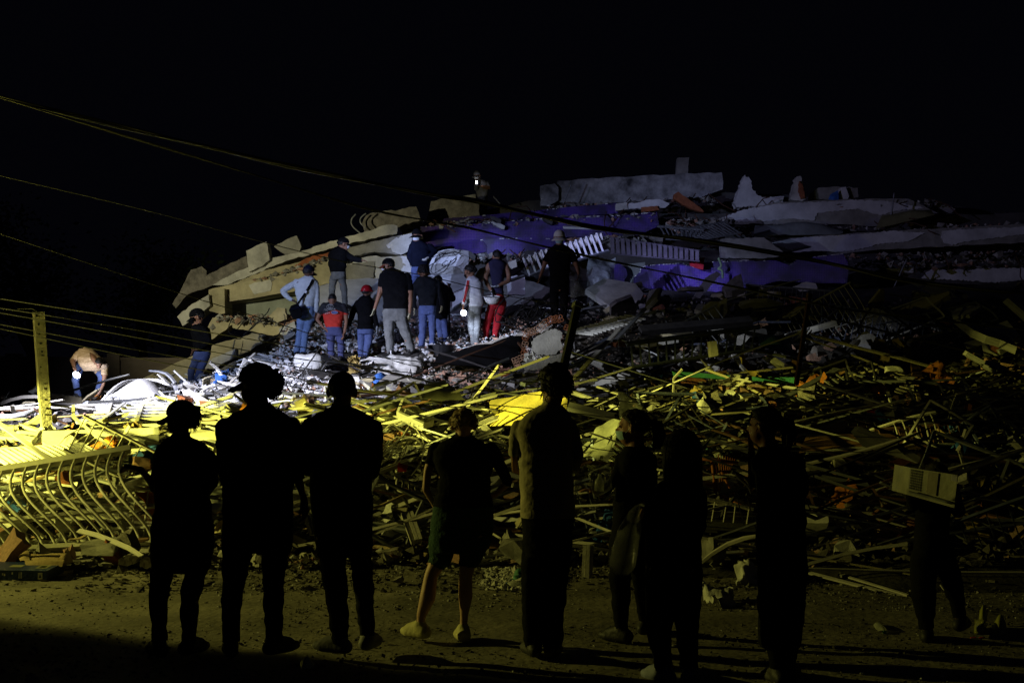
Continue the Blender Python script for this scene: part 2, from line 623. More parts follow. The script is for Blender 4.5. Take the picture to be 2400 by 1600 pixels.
# ================================================================== SETTING
def street():
    xs = np.linspace(-9, 9, 110)
    ys = np.linspace(6.0, 14.0, 70)
    X, Y = np.meshgrid(xs, ys)
    p = np.stack([X.ravel(), Y.ravel(), np.zeros(X.size)], 1)
    z = 0.016 * vnoise(p * 1.3, 3) + 0.008 * vnoise(p * 5, 4) + 0.004 * vnoise(p * 13, 5)
    # relief fades to nothing at the border, where the flat far ground takes over
    ed = np.minimum(np.minimum(X + 9, 9 - X), np.minimum(Y - 6, 14 - Y)).ravel()
    z = z * np.clip(ed / 0.8, 0, 1)
    mb = MB()
    w, h = len(xs), len(ys)
    mb.add([(a, b, c) for a, b, c in zip(X.ravel(), Y.ravel(), z)],
           [(j * w + i, j * w + i + 1, (j + 1) * w + i + 1, (j + 1) * w + i) for j in range(h - 1) for i in range(w - 1)])
    # the rest of the ground, out to the horizon, joined to the sheet's border
    S = 500
    o = len(mb.v)
    ring = [(-9, 6, 0), (9, 6, 0), (9, 14, 0), (-9, 14, 0), (-S, -S, 0), (S, -S, 0), (S, S, 0), (-S, S, 0)]
    mb.add(ring, [(0, 4, 5, 1), (1, 5, 6, 2), (2, 6, 7, 3), (3, 7, 4, 0)])
    m = mat('street_dirt', (0.22, 0.20, 0.15), 0.9, 0.6, 1.1, 0.55, fine=16)
    tag(mb.build('street', m, origin=(0, 0, 0), smooth=True), kind='structure')


street()


def mound():
    us = np.linspace(-400, 2900, 150)
    V, n_y = [], len(_YG)
    for u in us:
        c = column(float(u))
        x = (u - 1200) * _YG / FPX
        z = EYE + (900 - c) * _YG / FPX
        V.append(np.stack([x, _YG, z], 1))
    V = np.array(V)
    p = V.reshape(-1, 3)
    amp = np.clip((p[:, 1] - 12.6) / 2, 0, 1)
    d = 0.13 * vnoise(p * 1.1, 11) + 0.09 * vnoise(p * 2.7, 12) + 0.05 * vnoise(p * 6, 13)
    p = p.copy()
    p[:, 2] += d * amp - 0.10 * amp
    w = n_y
    fs = [(i * w + j, (i + 1) * w + j, (i + 1) * w + j + 1, i * w + j + 1) for i in range(len(us) - 1) for j in range(w - 1)]
    mb = MB()
    mb.add(p, fs)
    tag(mb.build('rubble_mound', SOIL, origin=(0, 0, 0), smooth=True), kind='structure')


mound()


def chips(name, n, m, size, region, seed, flat=1.0, lift=0.0):
    """loose crumbs: irregular octahedra strewn over the heap or street; region() gives a point"""
    r = np.random.default_rng(seed)
    pts = np.array([region(r) for _ in range(n)])
    base = np.array([(1, 0, 0), (-1, 0, 0), (0, 1, 0), (0, -1, 0), (0, 0, 1), (0, 0, -1)], float)
    fb = np.array([(0, 2, 4), (2, 1, 4), (1, 3, 4), (3, 0, 4), (2, 0, 5), (1, 2, 5), (3, 1, 5), (0, 3, 5)])
    s = size[0] + (size[1] - size[0]) * r.random(n) ** 2.5
    sc = s[:, None] * np.stack([r.uniform(.5, 1.6, n), r.uniform(.5, 1.2, n), r.uniform(.3, .8, n) * flat], 1)
    ang = r.uniform(0, 6.28, n)
    tilt = r.normal(0, 0.5, n)
    v = base[None] * sc[:, None, :] * r.uniform(.7, 1.3, (n, 6, 1))
    c, s_ = np.cos(ang)[:, None], np.sin(ang)[:, None]
    x, y, z = v[..., 0] * c - v[..., 1] * s_, v[..., 0] * s_ + v[..., 1] * c, v[..., 2]
    ct, st = np.cos(tilt)[:, None], np.sin(tilt)[:, None]
    y, z = y * ct - z * st, y * st + z * ct
    v = np.stack([x, y, z], -1) + pts[:, None, :]
    v[..., 2] += lift
    f = (fb[None] + (np.arange(n) * 6)[:, None, None]).reshape(-1, 3)
    me = bpy.data.meshes.new(name)
    me.from_pydata(v.reshape(-1, 3).tolist(), [], f.tolist())
    me.materials.append(m)
    return tag(link(name, me), kind='stuff')


def heap_pt(u0, u1, v0, v1):
    def f(r):
        u, v = r.uniform(u0, u1), r.uniform(v0, v1)
        while 688 < u < 1000 and 822 < v < 888 or not lands(u, v):
            u, v = r.uniform(u0, u1), r.uniform(v0, v1)
        y = depth(u, v)
        p = P(u, v, y)
        return (p.x + r.normal(0, .05), p.y, p.z + r.uniform(-0.06, 0.06))
    return f


def street_pt(u0, u1, v0, v1):
    def f(r):
        u, v = r.uniform(u0, u1), r.uniform(v0, v1)
        y = EYE * FPX / (v - 900)
        return ((u - 1200) * y / FPX, y, 0.006)
    return f


chips('rubble_crumbs', 9000, DUSTY, (0.02, 0.10), heap_pt(-150, 2550, 690, 1335), 21)
chips('grey_rubble', 4500, CONC, (0.02, 0.10), heap_pt(-150, 1700, 690, 1335), 22)
chips('white_rubble', 5200, WPLAST, (0.018, 0.085), heap_pt(330, 1010, 800, 985), 23)
chips('plaster_crumbs', 2600, WPLAST, (0.015, 0.06), heap_pt(700, 1320, 740, 850), 24)
chips('brick_rubble', 1900, BRICKD, (0.02, 0.08), heap_pt(-150, 2550, 700, 1330), 25)
chips('brick_crumbs', 1500, BRICKD, (0.02, 0.07), heap_pt(640, 1330, 740, 960), 26)
chips('toe_rubble', 4200, DUSTY, (0.012, 0.05), street_pt(-50, 2450, 1265, 1385), 27, flat=.45)
chips('street_gravel', 7000, DUSTY, (0.004, 0.017), street_pt(-80, 2480, 1320, 1610), 28)
chips('street_grit', 3000, CONC, (0.005, 0.024), street_pt(500, 2480, 1300, 1430), 29)
chips('glass_crumbs', 900, mat('crushed_glass', (0.75, 0.75, 0.7), 0.15, 0.1, 3, 0.0, spec=1.0), (0.003, 0.009), street_pt(-80, 2450, 1335, 1600), 30)
chips('plaster_dust', 1500, PLAST, (0.008, 0.05), street_pt(1130, 1330, 1330, 1380), 31)


# ------------------------------------------------------------------ dim boundary wall and trees on the left
def boundary():
    root = empty('boundary_wall', P(190, 985, 36), 'long plain boundary wall standing in the dark at the far left', 'wall')
    m = mat('wall_render', (0.20, 0.16, 0.12), 0.9, 0.3, 1.5, 0.3)
    y = 36
    mb = prism([(-260, 838), (470, 846), (470, 990), (-260, 990)], y, 0.25, 60, 0.6)
    mb.build('panel', m, root)
    for k, u in enumerate((-230, 12, 250)):
        prism([(u, 828), (u + 30, 828), (u + 30, 995), (u, 995)], y - 0.12, 0.4).build('pillar', m, root)
    mb = prism([(-262, 832), (472, 839), (472, 846), (-262, 838)], y - 0.06, 0.37)
    mb.build('coping', m, root)


boundary()


def tree(u, vbase, vtop, y, spread, label, seed):
    r = random.Random(seed)
    b = P(u, vbase, y)
    t = P(u, vtop, y)
    H = t.z - b.z
    root = empty('tree', b, label, 'tree', 'trees in the dark behind the wall')
    mb = MB()
    tips = []
    mb.tube([b, b + Vector((.1, 0, H * .25)), b + Vector((-.1, .1, H * .5))], [.22, .17, .12], 7)
    for k in range(9):
        a = r.uniform(0, 6.28)
        s = b + Vector((-.05, .05, H * r.uniform(.3, .5)))
        e = s + Vector((math.cos(a) * spread * r.uniform(.4, .8), math.sin(a) * spread * .6, H * r.uniform(.15, .45)))
        mb.tube([s, s.lerp(e, .5) + Vector((0, 0, .3)), e], [.08, .05, .02], 5)
        tips += [s.lerp(e, .6), e, e + Vector((0, 0, .4))]
    mb.build('trunk', BARK, root)
    lf = MB()
    for k in range(2600):
        c = r.choice(tips)
        q = c + Vector((r.gauss(0, .55), r.gauss(0, .55), r.gauss(0, .45)))
        a = Vector((r.uniform(-1, 1), r.uniform(-1, 1), r.uniform(-.6, .6))).normalized() * r.uniform(.06, .14)
        c2 = a.cross(Vector((r.uniform(-1, 1), r.uniform(-1, 1), r.uniform(-1, 1)))).normalized() * a.length * .5
        lf.add([q - a, q + c2, q + a, q - c2], [(0, 1, 2, 3)])
    lf.build('crown', LEAF, root)


tree(70, 985, 500, 44, 2.8, 'dim leafy tree behind the concrete post at the far left', 3)
tree(330, 960, 540, 47, 2.6, 'dim leafy tree behind the wall beside the broken slabs', 4)


# ================================================================== THE COLLAPSED BUILDING
bld = empty('collapsed_building', P(1500, 760, 35), 'pancaked apartment block with tilted floors and purple mosaic parapets', 'building')


def part(name, poly, y, thick, m, step=14, amp=2.0, label=None, **k):
    o = prism(poly, y, thick, step, amp, **k).build(name, m, bld)
    if label:
        o['label'] = label
    return o


def tile_edge(pts, y, n, s=4.0):
    """white backs of broken mosaic tiles along a broken edge"""
    L = [0]
    for a, b in zip(pts, pts[1:]):
        L.append(L[-1] + math.hypot(b[0] - a[0], b[1] - a[1]))
    for k in range(n):
        d = random.uniform(0, L[-1])
        i = max(j for j in range(len(L)) if L[j] <= d)
        i = min(i, len(pts) - 2)
        t = (d - L[i]) / (L[i + 1] - L[i])
        u = pts[i][0] + (pts[i + 1][0] - pts[i][0]) * t
        v = pts[i][1] + (pts[i + 1][1] - pts[i][1]) * t
        w = random.uniform(2, 7)
        mb = MB()
        c = P(u, v + 0.5, y - 0.012)
        hx, hz = px(w, y) / 2, px(2.0, y) / 2
        ang = math.atan2(-(pts[i + 1][1] - pts[i][1]), pts[i + 1][0] - pts[i][0])
        mb.box(c, (hx * math.cos(ang), 0, hx * math.sin(ang)), (0, .012, 0), (-hz * math.sin(ang), 0, hz * math.cos(ang)))
        mb.build('tile', WPLAST, bld)


# inner mass of stacked floors behind the faces (the pancaked storeys)
DARKC = mat('dark_concrete', (0.09, 0.085, 0.08), 0.95, 0.5, 2.5, 0.8)  # darker tone for inner floors and some broken pieces
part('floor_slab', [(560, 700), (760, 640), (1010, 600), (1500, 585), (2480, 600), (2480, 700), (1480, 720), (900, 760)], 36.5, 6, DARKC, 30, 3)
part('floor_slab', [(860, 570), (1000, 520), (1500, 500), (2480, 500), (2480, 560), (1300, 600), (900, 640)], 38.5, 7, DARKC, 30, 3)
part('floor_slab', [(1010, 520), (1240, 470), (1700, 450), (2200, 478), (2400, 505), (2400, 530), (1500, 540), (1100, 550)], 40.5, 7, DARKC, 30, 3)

# roof parapet
part('roof_parapet', [(1306, 424), (1500, 412), (1692, 404), (1695, 425), (1694, 444), (1640, 464), (1500, 472), (1330, 478), (1300, 470), (1308, 450)], 40, .35, MOTT, 16, 1.5,
     'mottled grey roof parapet along the top of the ruin')
part('roof_parapet', [(1266, 436), (1300, 430), (1309, 440), (1308, 470), (1290, 480), (1268, 482)], 39.8, .5, MOTT, 7, 1.5)
part('roof_post', [(1588, 370), (1615, 369), (1612, 410), (1585, 412)], 40.4, .3, CONC, 20, .5, 'square concrete post rising above the roof parapet')
part('roof_parapet', [(1010, 472), (1040, 464), (1080, 462), (1116, 455), (1122, 470), (1124, 505), (1060, 512), (1000, 512)], 39, .4, ROUGHC, 9, 1.6)
part('coping', [(1076, 462), (1114, 455), (1115, 464), (1078, 468)], 38.8, .3, PLAST, 9, .7)
part('rough_block', [(848, 525), (858, 505), (872, 498), (900, 494), (935, 492), (975, 484), (982, 500), (986, 516), (950, 524), (925, 535), (880, 545), (855, 545)], 37, 1.2, ROUGHC, 8, 2.2)

# purple tiled parapets
e1 = [(985, 531), (1060, 527), (1120, 524), (1180, 519), (1240, 514), (1300, 512), (1360, 508), (1450, 505), (1540, 497)]
part('tiled_parapet', e1 + [(1545, 530), (1480, 558), (1330, 556), (1200, 566), (1140, 590), (1110, 596), (1030, 606), (1000, 600)], 37, .25, PURPLE, 11, 1.0,
     'purple mosaic parapet of the upper storey', tv=.004)
tile_edge(e1, 37, 34)
e2 = [(1040, 512), (1130, 505), (1300, 489), (1445, 475)]
part('tiled_parapet', e2 + [(1448, 500), (1300, 510), (1120, 521), (1038, 526)], 37.6, .25, PURPLE, 12, .8, tv=.006)
tile_edge(e2, 37.6, 14)
part('plaster_band', [(1443, 478), (1470, 474), (1472, 491), (1444, 494)], 37.5, .2, PLAST, 7, 1)
part('plaster_band', [(1473, 477), (1500, 474), (1520, 468), (1545, 467), (1570, 476), (1560, 486), (1500, 489), (1474, 490)], 37.5, .2, WPLAST, 6, 1.4)
part('brick', [(1503, 486), (1540, 482), (1545, 492), (1505, 497)], 37.4, .2, BRICK, 7, .8)
part('brick', [(1580, 455), (1590, 449), (1618, 470), (1640, 485), (1650, 497), (1630, 492), (1600, 480), (1578, 465)], 38.0, .25, BRICK, 7, 1)
e3 = [(1128, 562), (1165, 559), (1220, 558), (1320, 560)]
part('tiled_parapet', e3 + [(1340, 590), (1290, 596), (1215, 600), (1140, 596), (1142, 575)], 36.2, .25, PURPLE, 9, 1.0, 'small lit piece of purple mosaic behind the tank top')
tile_edge(e3, 36.2, 16)
e4 = [(1432, 619), (1456, 620)]
part('tiled_parapet', e4 + [(1468, 632), (1471, 645), (1461, 662), (1463, 690), (1446, 705), (1432, 690)], 34.2, .25, PURPLE, 7, 1.2)
part('bare_wall', [(1450, 620), (1512, 614), (1510, 700), (1450, 710)], 34.45, .3, GREENW, 10, 1)
e5 = [(1482, 690), (1480, 668), (1487, 648), (1500, 637), (1502, 627), (1515, 622), (1600, 616), (1610, 622), (1635, 627), (1642, 615), (1680, 613), (1750, 611), (1818, 610), (1832, 615), (1850, 622), (1862, 614), (1872, 606), (1930, 599), (1975, 594)]
part('tiled_parapet', e5 + [(1988, 616), (1986, 664), (1900, 662), (1830, 658), (1740, 676), (1640, 690), (1560, 700)], 34.2, .3, PURPLE, 12, 1.0,
     'long purple mosaic parapet lit at its left end')
tile_edge(e5, 34.2, 60)
part('concrete_beam', [(1690, 560), (1790, 556), (1850, 600), (1780, 606), (1690, 604)], 34.6, .3, CONC, 10, 1.5)

# grey floor edges on the right with broken white plaster
part('floor_edge', [(1700, 515), (1800, 478), (1940, 468), (2130, 466), (2200, 500), (2060, 530), (1910, 524), (1700, 526)], 38.2, 5, CONC, 18, 1.6, 'upper grey floor edge on the right')
part('plaster', [(1690, 512), (1740, 492), (1800, 481), (1850, 476), (1935, 472), (1990, 469), (2080, 471), (2130, 480), (2166, 487), (2100, 494), (2066, 504), (2040, 498), (2010, 489), (1960, 494), (1915, 500), (1908, 517), (1850, 512), (1800, 518), (1720, 520)], 38.16, .06, WPLAST, 4, 1.5)
part('floor_edge', [(1726, 575), (1800, 562), (2000, 546), (2210, 534), (2480, 522), (2480, 566), (2280, 574), (2050, 586), (1980, 594), (1860, 602), (1760, 606)], 37.0, 5, CONC, 18, 1.6, 'middle grey floor edge on the right')
part('plaster', [(1806, 574), (1812, 566), (1832, 562), (1900, 555), (2000, 550), (2090, 541), (2170, 545), (2150, 555), (2125, 566), (2055, 572), (2035, 580), (1992, 588), (1900, 594), (1862, 598), (1856, 586), (1830, 578)], 36.96, .06, WPLAST, 4, 1.5)
part('plaster', [(2208, 541), (2260, 537), (2330, 534), (2480, 530), (2480, 545), (2400, 549), (2330, 558), (2262, 566), (2232, 575), (2214, 570), (2206, 556)], 36.96, .06, WPLAST, 4, 1.5)
mb = MB()
cc = P(1749, 588, 36.2)
mb.tube([cc + Vector((0, -.05, 0)), cc + Vector((.25, 1.2, .05))], [px(24, 36), px(24, 36)], 14)
mb.build('round_column', WPLAST, bld)['label'] = 'pale round column end'
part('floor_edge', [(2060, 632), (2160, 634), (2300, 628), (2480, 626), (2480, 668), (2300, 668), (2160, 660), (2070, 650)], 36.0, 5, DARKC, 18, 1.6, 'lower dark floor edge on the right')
part('plaster', [(2160, 652), (2170, 640), (2186, 630), (2250, 631), (2268, 637), (2290, 629), (2480, 626), (2480, 654), (2395, 656), (2330, 662), (2250, 656)], 35.95, .06, WPLAST, 4, 1.5)
part('plaster', [(2074, 630), (2140, 627), (2141, 640), (2110, 638)], 35.95, .06, WPLAST, 8, 1)

# left tilted slabs and beams
part('tilted_slab', [(404, 712), (428, 670), (448, 632), (472, 624), (484, 634), (484, 645), (530, 622), (577, 600), (581, 632), (556, 646), (500, 668), (440, 690), (412, 722)], 34.5, 1.6, ROUGHC, 11, 1.6, tu=.003)
part('parapet_fragment', [(577, 588), (600, 576), (624, 566), (628, 580), (631, 610), (614, 624), (584, 637), (580, 615)], 33.8, .5, PLAST, 9, 1.2, 'upright pale wall fragment on the tilted slabs')
part('parapet_fragment', [(642, 578), (670, 562), (695, 552), (706, 578), (700, 594), (668, 596)], 34.2, .5, CONC, 9, 1.2)
part('slab_edge', [(497, 668), (560, 634), (600, 622), (640, 604), (700, 592), (745, 575), (800, 558), (850, 545), (905, 527), (922, 526), (932, 530), (930, 548), (880, 558), (800, 575), (740, 592), (690, 606), (640, 624), (590, 645), (530, 668)], 34.0, 3, PLAST, 9, 1.6, 'long broken slab edge of pale plaster')
part('slab_edge', [(548, 664), (620, 634), (680, 620), (740, 604), (775, 597), (778, 610), (700, 632), (620, 650), (560, 672)], 33.6, 3, OCHRE, 8, 1.4)
part('slab_edge', [(780, 592), (840, 575), (900, 560), (965, 546), (968, 570), (950, 590), (930, 597), (880, 590), (800, 605)], 33.4, 2, CONC, 9, 1.4)
part('plaster', [(926, 562), (940, 552), (966, 546), (966, 570), (958, 588), (940, 597), (920, 590), (912, 575)], 33.3, .08, PLAST, 7, 1.4)
part('plaster', [(905, 575), (930, 556), (936, 560), (928, 578), (910, 582)], 33.32, .07, WPLAST, 6, 1.2)
part('plaster', [(726, 620), (745, 612), (770, 605), (770, 632), (752, 636), (738, 639)], 33.2, .1, PLAST, 7, 1.4)
part('brick_edge', [(690, 622), (720, 604), (775, 590), (778, 604), (740, 616), (700, 628)], 33.3, .3, BRICK, 6, 1.6)
part('wall_beam', [(489, 679), (560, 662), (640, 648), (700, 634), (740, 618), (776, 606), (778, 662), (700, 682), (620, 694), (527, 708)], 33.0, 1.2, OCHRE, 14, 1.2, 'ochre tie beam with a plaster patch')
part('plaster', [(583, 668), (596, 662), (620, 658), (634, 655), (637, 668), (634, 682), (612, 686), (597, 690), (590, 680)], 32.97, .05, PLAST, 6, 1.5)
part('column', [(489, 680), (526, 676), (527, 734), (518, 736), (490, 728)], 32.7, .9, OCHRE, 16, .8)
part('soffit', [(527, 710), (620, 696), (700, 684), (780, 664), (800, 700), (760, 735), (640, 742), (560, 742), (530, 736)], 34.0, .4, GREENW, 16, 1.2)
part('pale_wall', [(776, 640), (812, 612), (850, 604), (870, 600), (905, 602), (962, 596), (968, 606), (970, 650), (930, 650), (880, 655), (800, 660)], 33.8, .3, WPLAST, 10, 2.0, 'white plastered wall behind the rescuers', tv=-.002)
part('plaster', [(842, 616), (878, 612), (876, 650), (846, 655), (812, 655), (812, 620)], 33.74, .06, CONC, 8, 1.6)
part('pale_wall', [(1006, 618), (1020, 592), (1050, 584), (1085, 586), (1098, 588), (1098, 640), (1090, 644), (1060, 640), (1010, 645)], 32.6, .45, WPLAST, 9, 1.5, 'white wall fragment with a grey bare stripe')
part('plaster', [(1012, 620), (1030, 617), (1055, 622), (1075, 628), (1090, 642), (1060, 642), (1010, 645), (1006, 632)], 32.56, .05, CONC, 7, 1.4)
part('plaster', [(1022, 592), (1050, 585), (1080, 586), (1070, 597), (1040, 602), (1028, 600)], 32.56, .05, CONC, 7, 1.4)
part('tilted_slab', [(740, 672), (800, 656), (880, 652), (970, 648), (1100, 640), (1110, 690), (1130, 745), (1010, 765), (900, 765), (800, 740), (750, 720)], 31.2, .35, WPLAST, 20, 1.6, 'broad pale floor slab sloping behind the rescuers', tv=.02)
part('tilted_slab', [(1060, 690), (1090, 678), (1092, 700), (1060, 722)], 30.0, .4, WPLAST, 9, 1)
part('tilted_slab', [(1130, 650), (1215, 650), (1330, 690), (1400, 730), (1300, 745), (1130, 720)], 31, .4, CONC, 16, 2, tv=.015)
part('tilted_slab', [(1185, 655), (1210, 645), (1230, 650), (1232, 690), (1190, 690)], 29.8, .3, WPLAST, 9, 2)
part('tilted_slab', [(415, 742), (450, 712), (489, 690), (492, 716), (470, 735), (428, 764)], 32.5, .8, PLAST, 9, 1.5)
part('tilted_slab', [(498, 745), (540, 740), (545, 760), (505, 790), (490, 800), (480, 780)], 31.5, .6, OCHRE, 10, 1.5)
part('slab_edge', [(543, 747), (600, 752), (700, 762), (702, 782), (640, 786), (545, 768)], 31.5, 1, OCHRE, 11, 1.5)
part('ramp_slab', [(322, 892), (400, 856), (470, 826), (500, 808), (556, 792), (600, 782), (646, 790), (600, 812), (540, 846), (470, 876), (410, 900), (340, 908)], 28.6, .5, OCHRE, 14, 1.5, 'ochre slab sloping down to the left', tv=.012)
part('ramp_slab', [(462, 866), (500, 838), (552, 818), (553, 834), (500, 864), (470, 880)], 27.9, .3, PLAST, 10, 1.0, tv=.01)
part('ramp_slab', [(470, 888), (510, 862), (560, 838), (600, 818), (606, 836), (560, 866), (500, 888)], 28.0, .4, CONC, 10, 1.0, tv=.01)
# small loose fragments on top
part('white_fragment', [(1722, 470), (1735, 440), (1746, 410), (1758, 420), (1762, 440), (1772, 455), (1800, 462), (1838, 460), (1835, 478), (1770, 485), (1726, 486)], 39, .5, WPLAST, 5, 2.6, 'white jagged fragment on the roof')
part('white_fragment', [(1852, 466), (1860, 440), (1868, 414), (1876, 412), (1882, 430), (1890, 465), (1880, 472)], 39, .4, PLAST, 5, 2.4)
part('brick', [(1874, 424), (1881, 432), (1887, 464), (1878, 466), (1872, 445)], 38.9, .2, BRICK, 4, 1.6)
part('white_fragment', [(1902, 466), (1908, 448), (1918, 440), (1960, 437), (2010, 440), (2012, 462), (1960, 468)], 39.5, .5, CONC, 9, 1.2)
part('white_fragment', [(1965, 468), (1970, 440), (1982, 438), (1990, 460), (1986, 470)], 39.3, .2, WPLAST, 9, 1)
tag(patch([(1945, 456, 39.2), (1965, 448, 39.2), (1966, 470, 39.1), (1938, 470, 39.1)], 8, 6, .03, .05, 5).build('tarpaulin', BLUEC), 'small bright blue tarpaulin scrap on the roof rubble', 'tarpaulin')
for poly in ([(2180, 485), (2215, 480), (2240, 490), (2230, 500), (2190, 502)], [(2300, 505), (2350, 503), (2358, 512), (2320, 515)], [(2195, 474), (2206, 470), (2210, 480), (2196, 482)],
             [(1560, 520), (1600, 512), (1660, 520), (1640, 530), (1570, 532)]):
    part('white_fragment', poly, 38.8, .4, CONC, 8, 2)
part('bare_wall', [(2000, 640), (2055, 636), (2060, 690), (2005, 695)], 35.5, .5, CONC, 10, 2)
part('white_fragment', [(2000, 642), (2018, 640), (2020, 655), (2008, 670), (1998, 665)], 35.4, .08, WPLAST, 6, 1.6)


# crumbs lying along the broken floor edges, bent rods sticking out of them
LEDGES = [((1700, 532, 37.6), (2400, 524, 37.6)), ((1690, 607, 35.6), (2420, 586, 36.0)), ((1010, 520, 37.0), (1540, 497, 37.2)), ((1280, 482, 38.6), (1690, 462, 38.8)), ((2000, 618, 35.4), (2420, 606, 35.8)),
          ((1730, 482, 38.6), (2200, 470, 38.4)), ((1130, 598, 35.4), (1340, 590, 35.6)), ((1560, 520, 36.6), (1720, 512, 36.8)), ((560, 668, 33.2), (780, 600, 33.0)), ((500, 742, 31.5), (700, 738, 31.0)), ((985, 605, 35.8), (1140, 594, 35.6)), ((1330, 560, 36), (1560, 548, 36))]


def ledge_pt(r):
    a, b = LEDGES[r.integers(len(LEDGES))]
    t = r.random()
    p = P(a[0] + (b[0] - a[0]) * t, a[1] + (b[1] - a[1]) * t + abs(r.normal(0, 8)), a[2] + (b[2] - a[2]) * t + r.normal(0, .12))
    return (p.x, p.y, p.z)


chips('ledge_rubble', 1000, CONC, (0.03, 0.15), ledge_pt, 41)
chips('ledge_brick_rubble', 420, BRICKD, (0.03, 0.13), ledge_pt, 42)
chips('ledge_dust', 400, PLAST, (0.02, 0.10), ledge_pt, 43)
rr = random.Random(12)
for k in range(46):
    a, b = LEDGES[rr.randrange(8)]
    t = rr.random()
    u, v, y = (a[i] + (b[i] - a[i]) * t for i in range(3))
    c = P(u, v, y - .1)
    d = Vector((rr.gauss(0, .6), -rr.uniform(.2, .8), rr.uniform(-.9, .5))).normalized()
    L = rr.uniform(.25, .9)
    mb = MB()
    mb.tube([c - d * .2, c + d * L * .5, c + d * L * .8 + Vector((rr.gauss(0, .1), 0, -.06)), c + d * L + Vector((rr.gauss(0, .16), 0, -L * .25))], .016, 5)
    mb.build('rebar', RUST, bld)
# pieces broken loose in front of the parapets
for k in range(34):
    a, b = LEDGES[rr.choice((2, 3, 6, 7, 10, 11, 1, 0))]
    t = rr.random()
    u, v, y = (a[i] + (b[i] - a[i]) * t for i in range(3))
    w, h = rr.uniform(8, 34), rr.uniform(5, 13)
    v += rr.uniform(-2, 16)
    sk = rr.uniform(-6, 6)
    part('loose_slab', [(u - w / 2, v - h / 2 + sk), (u, v - h / 2 - rr.uniform(0, 3)), (u + w / 2, v - h / 2 - sk), (u + w / 2 - 2, v + h / 2 - sk), (u - w / 2 + 3, v + h / 2 + sk)], y - .35, .3, rr.choice((CONC, ROUGHC, DARKC, DARKC, PLAST)), 5, 1.6)
# ================================================================== PEOPLE
SKIN = mat('brown_skin', (0.26, 0.13, 0.075), 0.55, 0.12, 8, 0.1)
SKINL = mat('light_skin', (0.48, 0.29, 0.19), 0.55, 0.12, 8, 0.1)
SKIND = mat('dark_skin', (0.12, 0.06, 0.035), 0.5, 0.12, 8, 0.1)
HAIRB = mat('black_hair', (0.012, 0.010, 0.009), 0.6, 0.3, 30, 0.6)
HAIRL = mat('blond_hair', (0.30, 0.21, 0.10), 0.6, 0.4, 30, 0.8)
BLK = mat('black_cotton', (0.006, 0.006, 0.007), 0.9, 0.35, 6, 0.6, fine=16, spec=0.05)
CHAR = mat('charcoal_cotton', (0.013, 0.014, 0.016), 0.9, 0.35, 6, 0.6, fine=16, spec=0.05)
NAVY = mat('navy_cotton', (0.008, 0.010, 0.022), 0.9, 0.35, 6, 0.6, fine=16, spec=0.05)
OLIVE = mat('olive_cotton', (0.34, 0.30, 0.18), 0.9, 0.25, 6, 0.6, fine=16)
HOOD = mat('pale_sweatshirt', (0.56, 0.60, 0.60), 0.9, 0.12, 5, 0.7, fine=16)
JACK = mat('silver_jacket', (0.46, 0.46, 0.48), 0.6, 0.2, 5, 0.6, fine=16)
TAN = mat('tan_shirt', (0.50, 0.34, 0.20), 0.9, 0.2, 5, 0.6, fine=16)
DENIM = mat('blue_denim', (0.095, 0.13, 0.29), 0.9, 0.35, 7, 0.6, fine=22)
DENIML = mat('faded_denim', (0.20, 0.29, 0.50), 0.9, 0.35, 7, 0.6, fine=22)
DENIMD = mat('dark_denim', (0.07, 0.08, 0.19), 0.9, 0.35, 7, 0.6, fine=22)
KHAKI = mat('dusty_trousers', (0.15, 0.155, 0.15), 0.9, 0.4, 7, 0.6, fine=22)
REDT = mat('red_trousers', (0.34, 0.01, 0.016), 0.85, 0.3, 7, 0.6, fine=22)
GREENS = mat('dark_green_shorts', (0.012, 0.05, 0.03), 0.9, 0.4, 7, 0.5)
GLOVE = mat('pale_glove', (0.50, 0.47, 0.30), 0.9, 0.25, 9, 0.5)
GLOVEG = mat('grey_glove', (0.32, 0.34, 0.36), 0.9, 0.25, 9, 0.5)
SHOEY = mat('pale_shoe', (0.52, 0.48, 0.22), 0.7, 0.2, 9, 0.2)
SHOEG = mat('grey_shoe', (0.22, 0.22, 0.22), 0.7, 0.3, 9, 0.2)
SHOEB = mat('black_shoe', (0.015, 0.014, 0.014), 0.6, 0.3, 9, 0.2)
MASKW = mat('white_mask', (0.7, 0.72, 0.74), 0.85, 0.05, 6, 0.1)
MASKB = mat('blue_mask', (0.35, 0.55, 0.66), 0.85, 0.05, 6, 0.1)
TANK = mat('dark_blue_tank', (0.02, 0.018, 0.05), 0.9, 0.3, 6, 0.5, fine=16)


